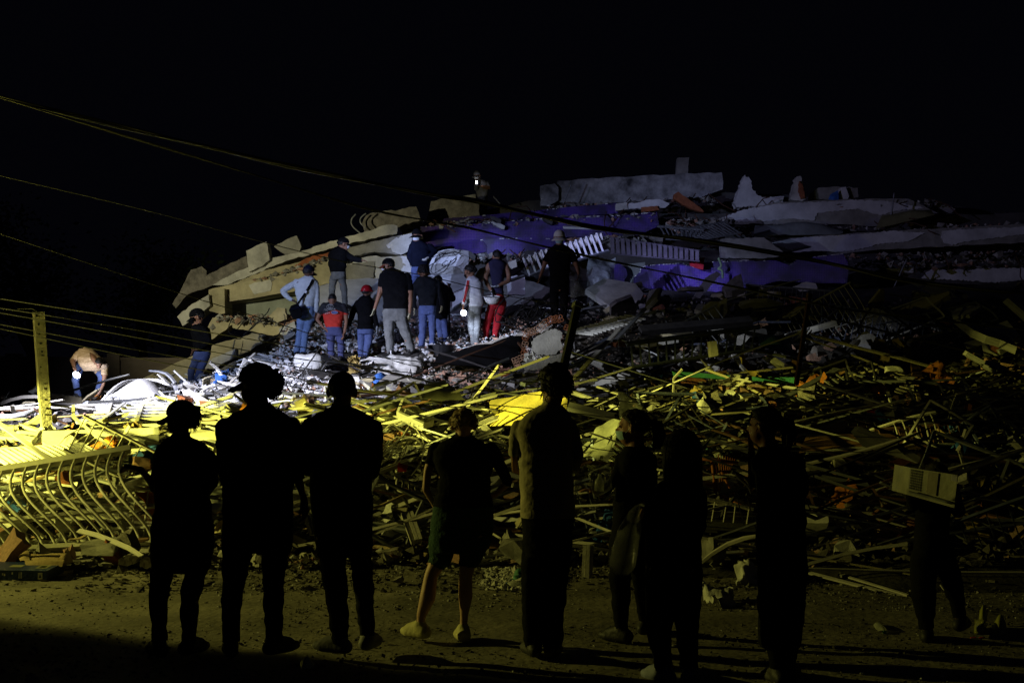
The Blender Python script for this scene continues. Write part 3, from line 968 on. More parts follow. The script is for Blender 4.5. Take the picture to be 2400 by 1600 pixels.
def two_tone(name, up, low, zcut, slope):
    m = bpy.data.materials.new(name)
    m.use_nodes = True
    nt = m.node_tree
    N, L = nt.nodes, nt.links
    b = N['Principled BSDF']
    b.inputs['Roughness'].default_value = 0.85
    tc = N.new('ShaderNodeTexCoord')
    sx = N.new('ShaderNodeSeparateXYZ')
    L.new(tc.outputs['Object'], sx.inputs[0])
    ax = N.new('ShaderNodeMath')
    ax.operation = 'ABSOLUTE'
    L.new(sx.outputs['X'], ax.inputs[0])
    ma = N.new('ShaderNodeMath')
    ma.operation = 'MULTIPLY_ADD'
    ma.inputs[1].default_value = slope
    L.new(ax.outputs[0], ma.inputs[0])
    L.new(sx.outputs['Z'], ma.inputs[2])
    gt = N.new('ShaderNodeMath')
    gt.operation = 'GREATER_THAN'
    gt.inputs[1].default_value = zcut
    L.new(ma.outputs[0], gt.inputs[0])
    mx = N.new('ShaderNodeMix')
    mx.data_type = 'RGBA'
    mx.inputs['A'].default_value = (*low, 1)
    mx.inputs['B'].default_value = (*up, 1)
    L.new(gt.outputs[0], mx.inputs['Factor'])
    L.new(mx.outputs['Result'], b.inputs['Base Color'])
    n = N.new('ShaderNodeTexNoise')
    n.inputs['Scale'].default_value = 16
    L.new(tc.outputs['Object'], n.inputs['Vector'])
    bp = N.new('ShaderNodeBump')
    bp.inputs['Strength'].default_value = 0.5
    bp.inputs['Distance'].default_value = 0.02
    L.new(n.outputs['Fac'], bp.inputs['Height'])
    L.new(bp.outputs['Normal'], b.inputs['Normal'])
    return m


class Body:
    """shapes that the remesher melts into one continuous figure; every shape carries a tag (skin s, top t, trousers p, shoes 0/1, gloves 2/3)"""
    def __init__(self):
        self.mb = MB()
        self.prims = []

    def cone(self, a, b, ra, rb, tg):
        a, b = Vector(a), Vector(b)
        d = b - a
        if d.length < 1e-4:
            d = Vector((0, 0, 1e-3))
        dn = d.normalized()
        pts = [a - dn * ra * .96, a - dn * ra * .7, a, b, b + dn * rb * .7, b + dn * rb * .96]
        self.mb.tube(pts, [ra * .25, ra * .72, ra, rb, rb * .72, rb * .25], 10)
        self.prims.append(('c', np.array(a), np.array(b), ra, rb, tg))

    def ell(self, c, axes, tg):
        """axes: three half-axis vectors"""
        c = Vector(c)
        M = [Vector(a) for a in axes]
        vs, fs = [], []
        nu, nv = 14, 9
        for j in range(1, nv):
            th = math.pi * j / nv
            for i in range(nu):
                ph = 2 * math.pi * i / nu
                vs.append(c + M[0] * math.sin(th) * math.cos(ph) + M[1] * math.sin(th) * math.sin(ph) + M[2] * math.cos(th))
        vs += [c + M[2], c - M[2]]
        for j in range(nv - 2):
            for i in range(nu):
                i2 = (i + 1) % nu
                fs.append((j * nu + i, (j + 1) * nu + i, (j + 1) * nu + i2, j * nu + i2))
        t, b = len(vs) - 2, len(vs) - 1
        for i in range(nu):
            fs.append((t, i, (i + 1) % nu))
            fs.append((b, (nv - 2) * nu + (i + 1) % nu, (nv - 2) * nu + i))
        self.mb.add(vs, fs)
        r = [a.length for a in M]
        self.prims.append(('e', np.array(c), np.array([np.array(a) / a.length for a in M]), np.array(r), tg))

    def torso(self, st, tags):
        """st: (centre, rx, ry) from the top down; tags one per gap"""
        n = 22
        vs, fs = [], []
        for c, rx, ry in st:
            for k in range(n):
                t = 2 * math.pi * k / n
                ct, s_ = math.cos(t), math.sin(t)
                e = 0.82
                vs.append(c + Vector((rx * math.copysign(abs(ct) ** e, ct), ry * math.copysign(abs(s_) ** e, s_), 0)))
        for j in range(len(st) - 1):
            for k in range(n):
                k2 = (k + 1) % n
                fs.append((j * n + k, (j + 1) * n + k, (j + 1) * n + k2, j * n + k2))
        fs.append(tuple(range(n)))
        fs.append(tuple(range(len(st) * n - 1, (len(st) - 1) * n - 1, -1)))
        self.mb.add(vs, fs)
        for j in range(len(st) - 1):
            self.prims.append(('t', np.array(st[j][0]), np.array(st[j + 1][0]), np.array([st[j][1], st[j][2], st[j + 1][1], st[j + 1][2]]), tags[j]))

    def tags_at(self, Q):
        best = np.full(len(Q), 1e9)
        tg = np.full(len(Q), 's', dtype='<U1')
        for p in self.prims:
            if p[0] == 'c':
                _, a, b, ra, rb, t = p
                ab = b - a
                h = np.clip(((Q - a) @ ab) / (ab @ ab + 1e-9), 0, 1)
                d = np.linalg.norm(Q - a - h[:, None] * ab, axis=1) - (ra + (rb - ra) * h)
            elif p[0] == 'e':
                _, c, M, r, t = p
                q = (Q - c) @ M.T
                d = (np.linalg.norm(q / r, axis=1) - 1) * r.min()
            else:
                _, a, b, rr, t = p
                dz = a[2] - b[2]
                h0 = (a[2] - Q[:, 2]) / (dz if abs(dz) > 1e-4 else 1e-4)
                h = np.clip(h0, 0, 1)
                c = a + h[:, None] * (b - a)
                rx, ry = rr[0] + (rr[2] - rr[0]) * h, rr[1] + (rr[3] - rr[1]) * h
                q = np.sqrt(((Q[:, 0] - c[:, 0]) / rx) ** 2 + ((Q[:, 1] - c[:, 1]) / ry) ** 2)
                d = (q - 1) * np.minimum(rx, ry) + np.abs(h0 - h) * abs(dz) * 1.0
            m = d < best
            best[m] = d[m]
            tg[m] = t
        return tg


def remesh(mb, voxel, smooth):
    me = bpy.data.meshes.new('tmp')
    me.from_pydata(mb.v, [], mb.f)
    o = bpy.data.objects.new('tmp', me)
    COL.objects.link(o)
    r = o.modifiers.new('r', 'REMESH')
    r.mode = 'VOXEL'
    r.voxel_size = voxel
    s = o.modifiers.new('s', 'SMOOTH')
    s.iterations = smooth
    s.factor = 0.5
    dg = bpy.context.evaluated_depsgraph_get()
    ev = o.evaluated_get(dg)
    m2 = ev.to_mesh()
    nv = len(m2.vertices)
    V = np.empty(nv * 3)
    m2.vertices.foreach_get('co', V)
    V = V.reshape(-1, 3)
    Nn = np.empty(nv * 3)
    m2.vertices.foreach_get('normal', Nn)
    Nn = Nn.reshape(-1, 3)
    F = [tuple(p.vertices) for p in m2.polygons]
    ev.to_mesh_clear()
    bpy.data.objects.remove(o)
    bpy.data.meshes.remove(me)
    return V, Nn, F


def mesh_obj(name, V, F, m, parent, origin):
    me = bpy.data.meshes.new(name)
    me.from_pydata((np.asarray(V) - np.array(origin)).tolist(), [], F)
    me.materials.append(m)
    me.polygons.foreach_set('use_smooth', [True] * len(me.polygons))
    me.update()
    return link(name, me, parent)


def basis(yaw, pitch=0.0, roll=0.0):
    """face direction, right-of-the-face, up; yaw 0 looks away from the camera, 90 to the photo's left, 180 at the camera"""
    y, p = R(yaw), R(pitch)
    f = Vector((-math.sin(y), math.cos(y), 0))
    r = Vector((math.cos(y), math.sin(y), 0))
    up = Vector((0, 0, 1))
    f2 = f * math.cos(p) + up * math.sin(p)
    u2 = up * math.cos(p) - f * math.sin(p)
    if roll:
        q = R(roll)
        r, u2 = r * math.cos(q) + u2 * math.sin(q), u2 * math.cos(q) - r * math.sin(q)
    return f2, r, u2


def hand(B, w, d, across, s, tg, curl=0.5):
    d, ac = Vector(d).normalized(), Vector(across)
    ac = (ac - d * ac.dot(d)).normalized()
    nrm = d.cross(ac).normalized()
    if nrm.y > 0:
        nrm = -nrm
    w = Vector(w)
    lens = (.070, .080, .074, .056)
    for k in range(4):
        o = (k - 1.5) * .019 * s
        base = w + ac * o * .6
        kn = w + d * .088 * s + ac * o
        B.cone(base, kn, .017 * s, .0125 * s, tg)
        L = lens[k] * s
        m = kn + (d * math.cos(curl * .6) - nrm * math.sin(curl * .6)) * L * .5
        e = m + (d * math.cos(curl * 1.5) - nrm * math.sin(curl * 1.5)) * L * .5
        B.cone(kn, m, .0105 * s, .0095 * s, tg)
        B.cone(m, e, .0095 * s, .0075 * s, tg)
    t0 = w + d * .03 * s - ac * .026 * s
    t1 = t0 + (d * .75 - ac * .65).normalized() * .042 * s
    t2 = t1 + (d * .95 - ac * .2 - nrm * .25).normalized() * .034 * s
    B.cone(t0, t1, .014 * s, .0115 * s, tg)
    B.cone(t1, t2, .0115 * s, .008 * s, tg)


def dome(c, ax, n=20, rows=7, cut=0.5, thick=0.006):
    """a shell over the top part of an ellipsoid: cut is the polar angle in units of pi"""
    mb = MB()
    vs, fs = [], []
    for sc in (1.0, 1 - thick / ax[0].length):
        for j in range(rows + 1):
            th = math.pi * cut * j / rows
            for i in range(n):
                ph = 2 * math.pi * i / n
                vs.append(c + (ax[0] * math.sin(th) * math.cos(ph) + ax[1] * math.sin(th) * math.sin(ph) + ax[2] * math.cos(th)) * sc)
    o = (rows + 1) * n
    for j in range(rows):
        for i in range(n):
            i2 = (i + 1) % n
            fs.append((j * n + i, (j + 1) * n + i, (j + 1) * n + i2, j * n + i2))
            fs.append((o + j * n + i, o + j * n + i2, o + (j + 1) * n + i2, o + (j + 1) * n + i))
    for i in range(n):
        i2 = (i + 1) % n
        fs.append((rows * n + i, o + rows * n + i, o + rows * n + i2, rows * n + i2))
    mb.add(vs, fs)
    return mb


def brim_mesh(c, f, r, up, rad, length, drop=0.02):
    mb = MB()
    vs, fs = [], []
    n, m = 10, 4
    for lay in (0, 1):
        for j in range(m + 1):
            for i in range(n + 1):
                a = (i / n - .5) * 2.0
                rr = rad + length * (j / m) * math.cos(a * .72)
                vs.append(c + f * rr * math.cos(a) + r * rr * math.sin(a) * .95 - up * (drop * (j / m) + .018 * abs(a) ** 2 + lay * .014))
    o = (m + 1) * (n + 1)
    for j in range(m):
        for i in range(n):
            a, b, cc, d = j * (n + 1) + i, j * (n + 1) + i + 1, (j + 1) * (n + 1) + i + 1, (j + 1) * (n + 1) + i
            fs += [(a, b, cc, d), (o + d, o + cc, o + b, o + a)]
    for i in range(n):
        a = m * (n + 1) + i
        fs.append((a, a + 1, o + a + 1, o + a))
    mb.add(vs, fs)
    return mb


def hair_mesh(c, f, r, up, s, style, seed, capped=False):
    rr = random.Random(seed)
    bm = bmesh.new()
    bmesh.ops.create_icosphere(bm, subdivisions=4, radius=1)
    big = {'crop': (1.07, .008), 'short': (1.16, .02), 'thick': (1.30, .03), 'curly': (1.36, .05), 'long': (1.22, .02), 'pony': (1.12, .015)}[style]
    vs = np.array([v.co[:] for v in bm.verts])
    face_cut = .30
    n1 = vnoise(vs * 4, seed) + .6 * vnoise(vs * 9, seed + 1) + .4 * vnoise(vs * 20, seed + 2)
    low = -.75 if style in ('thick', 'curly', 'long') else -.45
    def ramp(a, w=.16):
        a = np.clip(a / w + .5, 0, 1)
        return a * a * (3 - 2 * a)
    keep = np.maximum(ramp(vs[:, 2] + .12 - .75 * np.clip(vs[:, 1] + .1, 0, 1)), ramp(-face_cut + .12 - vs[:, 1])) * ramp(vs[:, 2] - low)
    if capped:
        keep = keep * ramp(.72 - vs[:, 2], .3) * ramp(.25 - vs[:, 1], .2)
    cc = c + up * .022 * s - f * .012 * s
    ax = (r * .080 * s * big[0], f * .100 * s * big[0], up * .098 * s * (big[0] * .97))
    k = 1 + n1 * big[1] / .09 * .5
    # inside the head where no hair grows
    k = .62 + (k - .62) * keep
    for v, q, kk in zip(bm.verts, vs, k):
        v.co = cc + (ax[0] * q[0] + ax[1] * q[1] + ax[2] * q[2]) * kk
    mb = MB()
    mb.add([v.co.copy() for v in bm.verts], [tuple(v.index for v in fc.verts) for fc in bm.faces])
    bm.free()
    # loose strands and curls that break the outline
    nst = {'crop': 0, 'short': 260, 'thick': 320, 'curly': 620, 'long': 160, 'pony': 120}[style]
    for q in range(nst):
        d = Vector((rr.gauss(0, 1), rr.gauss(-.35, 1), rr.gauss(.2, .9))).normalized()
        if d.y > .35 and d.z < .35 or d.z < low + .1 or capped and (d.z > .42 or d.y > .1):
            continue
        p = cc + ax[0] * d.x + ax[1] * d.y + ax[2] * d.z
        o = (p - cc).normalized()
        t = o.cross(Vector((rr.uniform(-1, 1), rr.uniform(-1, 1), rr.uniform(-1, 1)))).normalized()
        if style == 'curly':
            L = rr.uniform(.012, .032) * s
            pts = [p - o * .01, p + o * L * .6 + t * L * .4, p + o * L + t * L * .2, p + o * L * .8 - t * L * .5]
            mb.tube(pts, .0035 * s, 4)
        else:
            L = rr.uniform(.015, .04) * s
            dn = (o * .25 + t * .5 - up * .7).normalized()
            mb.tube([p - o * .006, p + dn * L * .5 + o * .006, p + dn * L + o * .004], [.004 * s, .003 * s, .001 * s], 4)
    if style == 'pony':
        b = cc - f * .11 * s + up * .01 * s
        for q in range(26):
            j = Vector((rr.gauss(0, .014), rr.gauss(0, .014), rr.gauss(0, .012))) * s
            mb.tube([b + f * .03 + j * .5, b - f * .035 * s + j, b - f * .045 * s - up * .09 * s + j * 1.4, b - f * .03 * s - up * .17 * s + j * .8], [.010 * s, .013 * s, .010 * s, .002], 5)
    if style == 'long':
        for q in range(90):
            a = rr.uniform(-2.2, 2.2) + math.pi
            sx, sy = math.sin(a), math.cos(a)
            p = cc + ax[0] * sx * .9 + ax[1] * sy * .9
            q2 = p - up * rr.uniform(.16, .27) * s + r * sx * .02 - f * .01
            mb.tube([p + up * .05 * s, p - up * .07 * s + r * sx * .012, q2], [.010 * s, .013 * s, .003 * s], 5)
    return mb


def person(label, y, torso, hem, legs, arms, head, voxel=.013, skin=None, top=BLK, pants=BLK, shoes=SHOEB, gloves=None, gz=None, group=None, names=('shirt', 'trousers'),
           cloth=True, smooth=3, extras=None):
    """all the outline numbers are photo pixels; y is the distance of the figure
    torso: (v, uL, uR[, dy[, ry]]), hem: row where the top ends
    legs / arms: dict(n=[(u, v, r[, dy])...], t='tags per segment', foot=(yaw, length) / hand=(du, dv, dyaw, curl))
    head: dict(u, top, chin, yaw, pitch, hair, cap, mask...)"""
    skin = skin or SKIN
    B = Body()
    pts_low = []
    st, tg = [], []
    for q in torso:
        v, a, b = q[:3]
        dy = q[3] if len(q) > 3 else 0
        hw = max(.02, px((b - a) / 2, y + dy) - .010)
        ry = q[4] if len(q) > 4 else min(hw * .95, .125)
        st.append((P((a + b) / 2, v, y + dy), hw, ry))
    for q, q2 in zip(torso, torso[1:]):
        tg.append('t' if (q[0] + q2[0]) / 2 < hem else 'p')
    B.torso(st, tg)
    for k, lg in enumerate(legs):
        nd = lg['n']
        pp = [(P(q[0], q[1], y + (q[3] if len(q) > 3 else 0)), max(.016, px(q[2], y) - .008)) for q in nd]
        for i in range(len(pp) - 1):
            B.cone(pp[i][0], pp[i + 1][0], pp[i][1], pp[i + 1][1], lg['t'][min(i, len(lg['t']) - 1)])
        if lg.get('foot'):
            yaw, L = lg['foot'][:2]
            an, ra = pp[-1]
            f = Vector((-math.sin(R(yaw)), math.cos(R(yaw)), 0))
            z0 = an.z - lg['foot'][2] if len(lg['foot']) > 2 else an.z - .075
            sd = f.cross(Vector((0, 0, 1)))
            t = str(k) if shoes else 's'
            h = Vector((an.x, an.y, z0 + .042)) - f * .045
            ba = Vector((an.x, an.y, z0 + .036)) + f * (L * .48)
            to = Vector((an.x, an.y, z0 + .028)) + f * (L * .68)
            B.cone(h, h + f * .05 + Vector((0, 0, .02)), .042, .044, t)
            B.cone(h + Vector((0, 0, .012)) + f * .03, an + Vector((0, 0, .01)), .044, min(ra, .05), t)
            for sgn in (-1, 1):
                B.cone(h + Vector((0, 0, -.012)) + sd * sgn * .008, ba + sd * sgn * .018 + Vector((0, 0, -.008)), .030, .030, t)
                B.cone(ba + sd * sgn * .018 + Vector((0, 0, -.006)), to + sd * sgn * .008, .030, .024, t)
            B.cone(Vector((an.x, an.y, z0 + .075)), ba + Vector((0, 0, .012)), .042, .032, t)
            pts_low.append(Vector((an.x, an.y, z0)))
        else:
            pts_low.append(pp[-1][0])
    for k, ar in enumerate(arms):
        nd = ar['n']
        pp = [(P(q[0], q[1], y + (q[3] if len(q) > 3 else 0)), max(.016, px(q[2], y) - .008)) for q in nd]
        for i in range(len(pp) - 1):
            B.cone(pp[i][0], pp[i + 1][0], pp[i][1], pp[i + 1][1], ar['t'][min(i, len(ar['t']) - 1)])
        if ar.get('hand'):
            du, dv, dd, curl = ar['hand'][:4]
            w = pp[-1][0]
            d = Vector((du, dd, -dv)).normalized()
            ac = ar['hand'][4] if len(ar['hand']) > 4 else (0.3, 1, 0)
            t = ('2' if k == 0 else '3') if gloves and ar.get('glove', True) else 's'
            hand(B, w, d, ac, head.get('hs', 1.0), t, curl)
    # head
    hv = head['chin'] - head['top']
    yh = y + head.get('dy', 0)
    s = px(hv, yh) / .235
    f, r, up = basis(head.get('yaw', 0), head.get('pitch', 0), head.get('roll', 0))
    c = P(head['u'], (head['top'] + head['chin']) / 2, yh)
    B.ell(c + up * .026 * s - f * .012 * s, (r * .076 * s, f * .097 * s, up * .093 * s), 's')
    B.ell(c - up * .048 * s + f * .030 * s, (r * .056 * s, f * .064 * s, up * .068 * s), 's')
    B.cone(c + f * .083 * s + up * .012 * s, c + f * .106 * s - up * .018 * s, .010 * s, .015 * s, 's')
    for e in (-1, 1):
        B.ell(c + r * e * .083 * s - up * .006 * s - f * .012 * s, (r * .014 * s, f * .020 * s, up * .034 * s), 's')
        B.cone(c + f * .082 * s + r * e * .02 * s + up * .028 * s, c + f * .070 * s + r * e * .045 * s + up * .026 * s, .010 * s, .008 * s, 's')
    B.cone(c + f * .086 * s - up * .052 * s - r * .018 * s, c + f * .086 * s - up * .052 * s + r * .018 * s, .009 * s, .009 * s, 's')
    nb = st[0][0]
    B.cone(c - up * .055 * s - f * .020 * s, nb + Vector((0, 0, -.02)), .052 * s, .058 * s, 's')
    V, Nn, F = remesh(B.mb, voxel, smooth)
    foot = sum(pts_low, Vector()) / len(pts_low)
    if gz is not None:
        foot.z = gz
    root = empty('person', foot, label, 'person', group)
    mesh_obj('body', V, F, skin, root, foot)
    fc = np.array([V[list(q)].mean(0) for q in F])
    tags = B.tags_at(fc)
    sl = V[:, 2] + .35 * V[:, 0]
    fold = (.006 * vnoise(V * np.array([9., 9., 14.]), 3) + .005 * vnoise(np.stack([V[:, 0] * 10, V[:, 1] * 10, sl * 26], 1), 4)
            + .005 * np.abs(vnoise(np.stack([V[:, 0] * 7, V[:, 1] * 7, (V[:, 2] - .3 * V[:, 0]) * 20], 1), 6)))
    items = {'t': (names[0], top, .007), 'p': (names[1], pants, .006), '0': ('shoe', shoes, .004), '1': ('shoe', shoes, .004), '2': ('glove', gloves, .003), '3': ('glove', gloves, .003)}
    for t, (nm, m, off) in items.items():
        if m is None:
            continue
        idx = np.nonzero(tags == t)[0]
        if len(idx) == 0:
            continue
        used = sorted({i for k in idx for i in F[k]})
        mp = {i: n for n, i in enumerate(used)}
        uv = np.array(used)
        W = V[uv] + Nn[uv] * ((off + (fold[uv] if t in 'tp' else 0)) * (1.25 if voxel > .012 else 1))[:, None] if t in 'tp' else V[uv] + Nn[uv] * off
        mesh_obj(nm, W, [tuple(mp[i] for i in F[k]) for k in idx], m, root, foot)
    # what grows or sits on the head
    if head.get('hair'):
        hair_mesh(c, f, r, up, s, head['hair'], head.get('seed', 1), bool(head.get('cap') or head.get('helmet'))).build('hair', head.get('hairm', HAIRB), root, smooth=True)
    if head.get('cap'):
        cc = c + up * .040 * s - f * .010 * s
        k = head.get('capk', 1.0)
        cp = dome(cc, (r * .086 * s * k, f * .107 * s * k, up * .090 * s * k), cut=.56).build('cap', head['cap'], root, smooth=True)
        bf = basis(head.get('yaw', 0) + head.get('brimturn', 0), head.get('pitch', 0) - 8)
        brim_mesh(cc + up * -.008 * s, bf[0], bf[1], bf[2], .085 * s * k, .080 * s * k, .035 * s).build('brim', head.get('brimm', head['cap']), cp)
    if head.get('helmet'):
        cc = c + up * .042 * s - f * .005 * s
        hp = dome(cc, (r * .112 * s, f * .130 * s, up * .118 * s), cut=.53).build('helmet', head['helmet'], root, smooth=True)
        mb = MB()
        mb.tube([cc + (r * .118 * math.cos(a) + f * .138 * math.sin(a) - up * .012) * s for a in np.linspace(0, 2 * math.pi, 25)], .009 * s, 6)
        mb.build('rim', head['helmet'], hp, smooth=True)
    if head.get('mask'):
        mb = MB()
        vs, fs = [], []
        nn, mm = 12, 6
        for j in range(mm + 1):
            th = R(-62 + 62 * j / mm)
            for i in range(nn + 1):
                ph = R(-68 + 136 * i / nn)
                vs.append(c + f * .022 * s - up * .018 * s + (f * .092 * math.cos(ph) * math.cos(th) + r * .068 * math.sin(ph) * math.cos(th) + up * .085 * math.sin(th)) * s)
        for j in range(mm):
            for i in range(nn):
                a = j * (nn + 1) + i
                fs.append((a, a + 1, a + nn + 2, a + nn + 1))
        mb.add(vs, fs)
        mk = mb.build('face_mask', head['mask'], root, smooth=True)
        for e in (-1, 1):
            lb = MB()
            a0 = c + r * e * .066 * s + f * .035 * s - up * .03 * s
            lb.tube([a0, c + r * e * .082 * s - f * .015 * s + up * .012 * s], .0018 * s, 4)
            lb.build('ear_loop', head['mask'], mk)
    if head.get('eyes', True):
        for e in (-1, 1):
            eb = MB()
            ec = c + f * .077 * s + r * e * .033 * s + up * .012 * s
            eb.tube([ec, ec + f * .006 * s], [.011 * s, .007 * s], 8)
            eb.build('eye', HAIRB, root)
    return root, c, (f, r, up), s


ONL = 'onlookers standing in the street'
RES = 'rescuers standing on the rubble'


def leg(nodes, t='p', foot=(0, .25)):
    return dict(n=nodes, t=t, foot=foot)


def arm(nodes, t='t', hand=None, **k):
    return dict(n=nodes, t=t, hand=hand, **k)


# ------------------------------------------------------------------ onlookers, left to right
person('short person in a cap and glasses with fluffy hair, facing left, holding up a phone', 8.45,
       [(1024, 400, 446), (1034, 384, 468), (1046, 368, 486), (1062, 360, 496), (1100, 360, 494), (1150, 364, 488), (1190, 362, 494), (1235, 352, 504), (1290, 354, 501), (1335, 358, 484)], 1188,
       [leg([(385, 1290, 30), (372, 1390, 25), (372, 1440, 21), (374, 1510, 17)], foot=(35, .24, .07)), leg([(472, 1290, 28), (446, 1390, 25), (444, 1440, 22), (443, 1505, 17, .1)], foot=(-25, .24, .07))],
       [arm([(376, 1066, 19), (370, 1130, 17, .04), (366, 1142, 15, .1), (330, 1100, 11, .28)], 'ttss', (-1, -.25, .3, .9)), arm([(488, 1072, 20), (498, 1128, 16, .05), (470, 1166, 12, .24)], 'tts', (-1, .1, .4, .5))],
       dict(u=422, top=942, chin=1020, yaw=72, pitch=4, hair='thick', cap=BLK, capk=1.08, seed=5), voxel=.010, gz=0, group=ONL)
person('tall broad person in a cap with a wide bush of curly hair, one hand hanging', 8.4,
       [(950, 584, 636), (960, 568, 646), (972, 540, 672), (986, 524, 688), (1002, 514, 696), (1045, 512, 694), (1100, 518, 690), (1150, 521, 688), (1200, 522, 690), (1240, 520, 690), (1290, 520, 686)], 1205,
       [leg([(560, 1270, 38), (548, 1350, 29), (542, 1420, 25), (541, 1505, 20)], foot=(15, .27, .08)), leg([(646, 1270, 38), (641, 1350, 27), (641, 1420, 24), (643, 1500, 20)], foot=(-35, .27, .08))],
       [arm([(528, 1000, 22), (524, 1085, 19), (530, 1125, 17, .06), (575, 1140, 13, .25)], 'ttss', (1, .1, .3, .6)), arm([(684, 1000, 24), (692, 1085, 20), (698, 1120, 15), (712, 1168, 10, .02)], 'ttss', (.1, 1, .05, .55))],
       dict(u=600, top=858, chin=950, yaw=68, pitch=3, hair='curly', cap=BLK, capk=1.14, seed=9), voxel=.009, gz=0, group=ONL)
person('tall person with a shaved head and standing ears, seen square from behind', 8.5,
       [(957, 770, 826), (966, 752, 850), (976, 734, 870), (990, 718, 886), (1010, 714, 888), (1050, 724, 884), (1100, 727, 874), (1150, 727, 872), (1200, 728, 874), (1250, 734, 874), (1300, 742, 870)], 1215,
       [leg([(776, 1270, 36), (784, 1352, 30), (793, 1420, 25), (797, 1498, 21)], foot=(58, .27, .08)), leg([(842, 1270, 32), (850, 1352, 25, .05), (856, 1420, 22, .08), (862, 1490, 19, .12)], foot=(-15, .26, .08))],
       [arm([(726, 1000, 22), (718, 1070, 19), (722, 1100, 16, .08), (756, 1130, 12, .28)], 'ttss', (1, 0, .2, .5)), arm([(876, 1002, 21), (880, 1075, 18), (872, 1110, 15, .08), (840, 1130, 12, .28)], 'ttss', (-1, 0, .2, .5))],
       dict(u=802, top=872, chin=962, yaw=4, hair='crop', seed=3), voxel=.009, gz=0, pants=CHAR, shoes=SHOEG, group=ONL)
person('person with short fair hair in dark shorts and pale trainers, hands at the waist', 9.05,
       [(1024, 1062, 1112), (1032, 1046, 1126), (1042, 1028, 1142), (1056, 1014, 1158), (1080, 1012, 1158), (1110, 1022, 1152), (1150, 1022, 1150), (1185, 1016, 1156), (1225, 1008, 1158), (1265, 1008, 1154), (1290, 1014, 1140)], 1182,
       [leg([(1040, 1260, 36), (1032, 1305, 29), (1024, 1320, 23), (1010, 1348, 19), (1002, 1400, 22), (988, 1440, 15), (985, 1468, 11)], 'ppssss', (48, .22, .07)),
        leg([(1112, 1260, 36), (1102, 1302, 30), (1096, 1320, 23), (1091, 1352, 19), (1091, 1398, 20), (1088, 1440, 13), (1086, 1476, 11)], 'ppssss', (12, .22, .07))],
       [arm([(1022, 1052, 18), (1010, 1085, 16), (1003, 1100, 13), (998, 1146, 12), (1018, 1184, 8, .12)], 'tsss', (1, .5, .3, .6)),
        arm([(1152, 1052, 18), (1172, 1090, 15), (1190, 1130, 13), (1160, 1160, 10, .1)], 'tts', (-1, .3, .2, .6))],
       dict(u=1086, top=960, chin=1036, yaw=8, pitch=-12, hair='short', hairm=HAIRL, seed=4), voxel=.009, skin=SKINL, pants=GREENS, shoes=SHOEY, names=('shirt', 'shorts'), gz=0, group=ONL)
person('tall thick-haired person in a loose olive T-shirt and wide black trousers', 8.5,
       [(950, 1266, 1318), (958, 1250, 1326), (970, 1232, 1338), (988, 1216, 1344), (1010, 1206, 1346), (1060, 1216, 1342), (1110, 1216, 1344), (1160, 1218, 1346), (1212, 1220, 1348), (1250, 1224, 1344), (1300, 1226, 1340)], 1210,
       [leg([(1254, 1270, 32), (1250, 1350, 30), (1248, 1430, 27), (1250, 1505, 22)], foot=(15, .27, .08)), leg([(1312, 1270, 31), (1304, 1350, 29), (1298, 1430, 27), (1294, 1508, 24)], foot=(-10, .27, .08))],
       [arm([(1216, 1000, 19), (1208, 1058, 18), (1206, 1075, 12), (1206, 1102, 10, .1), (1230, 1112, 8, .3)], 'tsss', (.4, .2, 1, .5)), arm([(1334, 1000, 20), (1352, 1066, 17), (1348, 1090, 14, .1), (1330, 1110, 9, .28)], 'ttss', (-.3, .2, 1, .5))],
       dict(u=1298, top=862, chin=950, yaw=22, hair='thick', seed=7), voxel=.009, top=OLIVE, gz=0, group=ONL)
person('slim person in a face mask facing left, with a ponytail and plastic bags', 9.1,
       [(1044, 1470, 1514), (1054, 1458, 1526), (1066, 1448, 1533), (1100, 1444, 1531), (1150, 1442, 1526), (1195, 1436, 1524), (1240, 1432, 1522), (1290, 1434, 1516)], 1196,
       [leg([(1456, 1270, 30), (1454, 1350, 27), (1456, 1420, 22), (1457, 1478, 15)], foot=(50, .23, .07)), leg([(1498, 1270, 26), (1498, 1350, 20, .1), (1506, 1410, 17, .2), (1513, 1460, 13, .3)], foot=(-30, .23, .07))],
       [arm([(1460, 1075, 17), (1440, 1125, 14, -.05), (1412, 1160, 10, -.05)], 'tts', (-1, -.4, 0, .5)), arm([(1524, 1075, 17), (1528, 1130, 14), (1512, 1180, 10, -.1)], 'tts', (-.3, 1, 0, .8))],
       dict(u=1482, top=962, chin=1044, yaw=75, hair='pony', mask=MASKB, seed=6), voxel=.010, gz=0, group=ONL)
person('small dark figure with long loose hair and pale trainers, nearest the camera', 7.9,
       [(1116, 1570, 1626), (1128, 1552, 1638), (1142, 1534, 1646), (1162, 1522, 1648), (1200, 1514, 1646), (1250, 1512, 1644), (1300, 1510, 1646), (1350, 1510, 1648), (1400, 1512, 1646)], 1310,
       [leg([(1548, 1380, 38), (1546, 1450, 32), (1548, 1510, 28), (1556, 1568, 20)], foot=(35, .24, .075)), leg([(1614, 1380, 34), (1610, 1450, 30), (1612, 1510, 26), (1616, 1570, 19)], foot=(-20, .24, .075))],
       [arm([(1534, 1160, 20), (1522, 1230, 17), (1540, 1280, 13, .15)], 'tts', (.5, .6, .4, .5)), arm([(1636, 1160, 20), (1640, 1230, 17), (1622, 1280, 13, .15)], 'tts', (-.5, .6, .4, .5))],
       dict(u=1597, top=1012, chin=1108, yaw=20, hair='long', seed=8), voxel=.011, pants=NAVY, shoes=mat('blue_grey_shoe', (.2, .22, .32), .7, .2, 9, .2), gz=0, group=ONL)
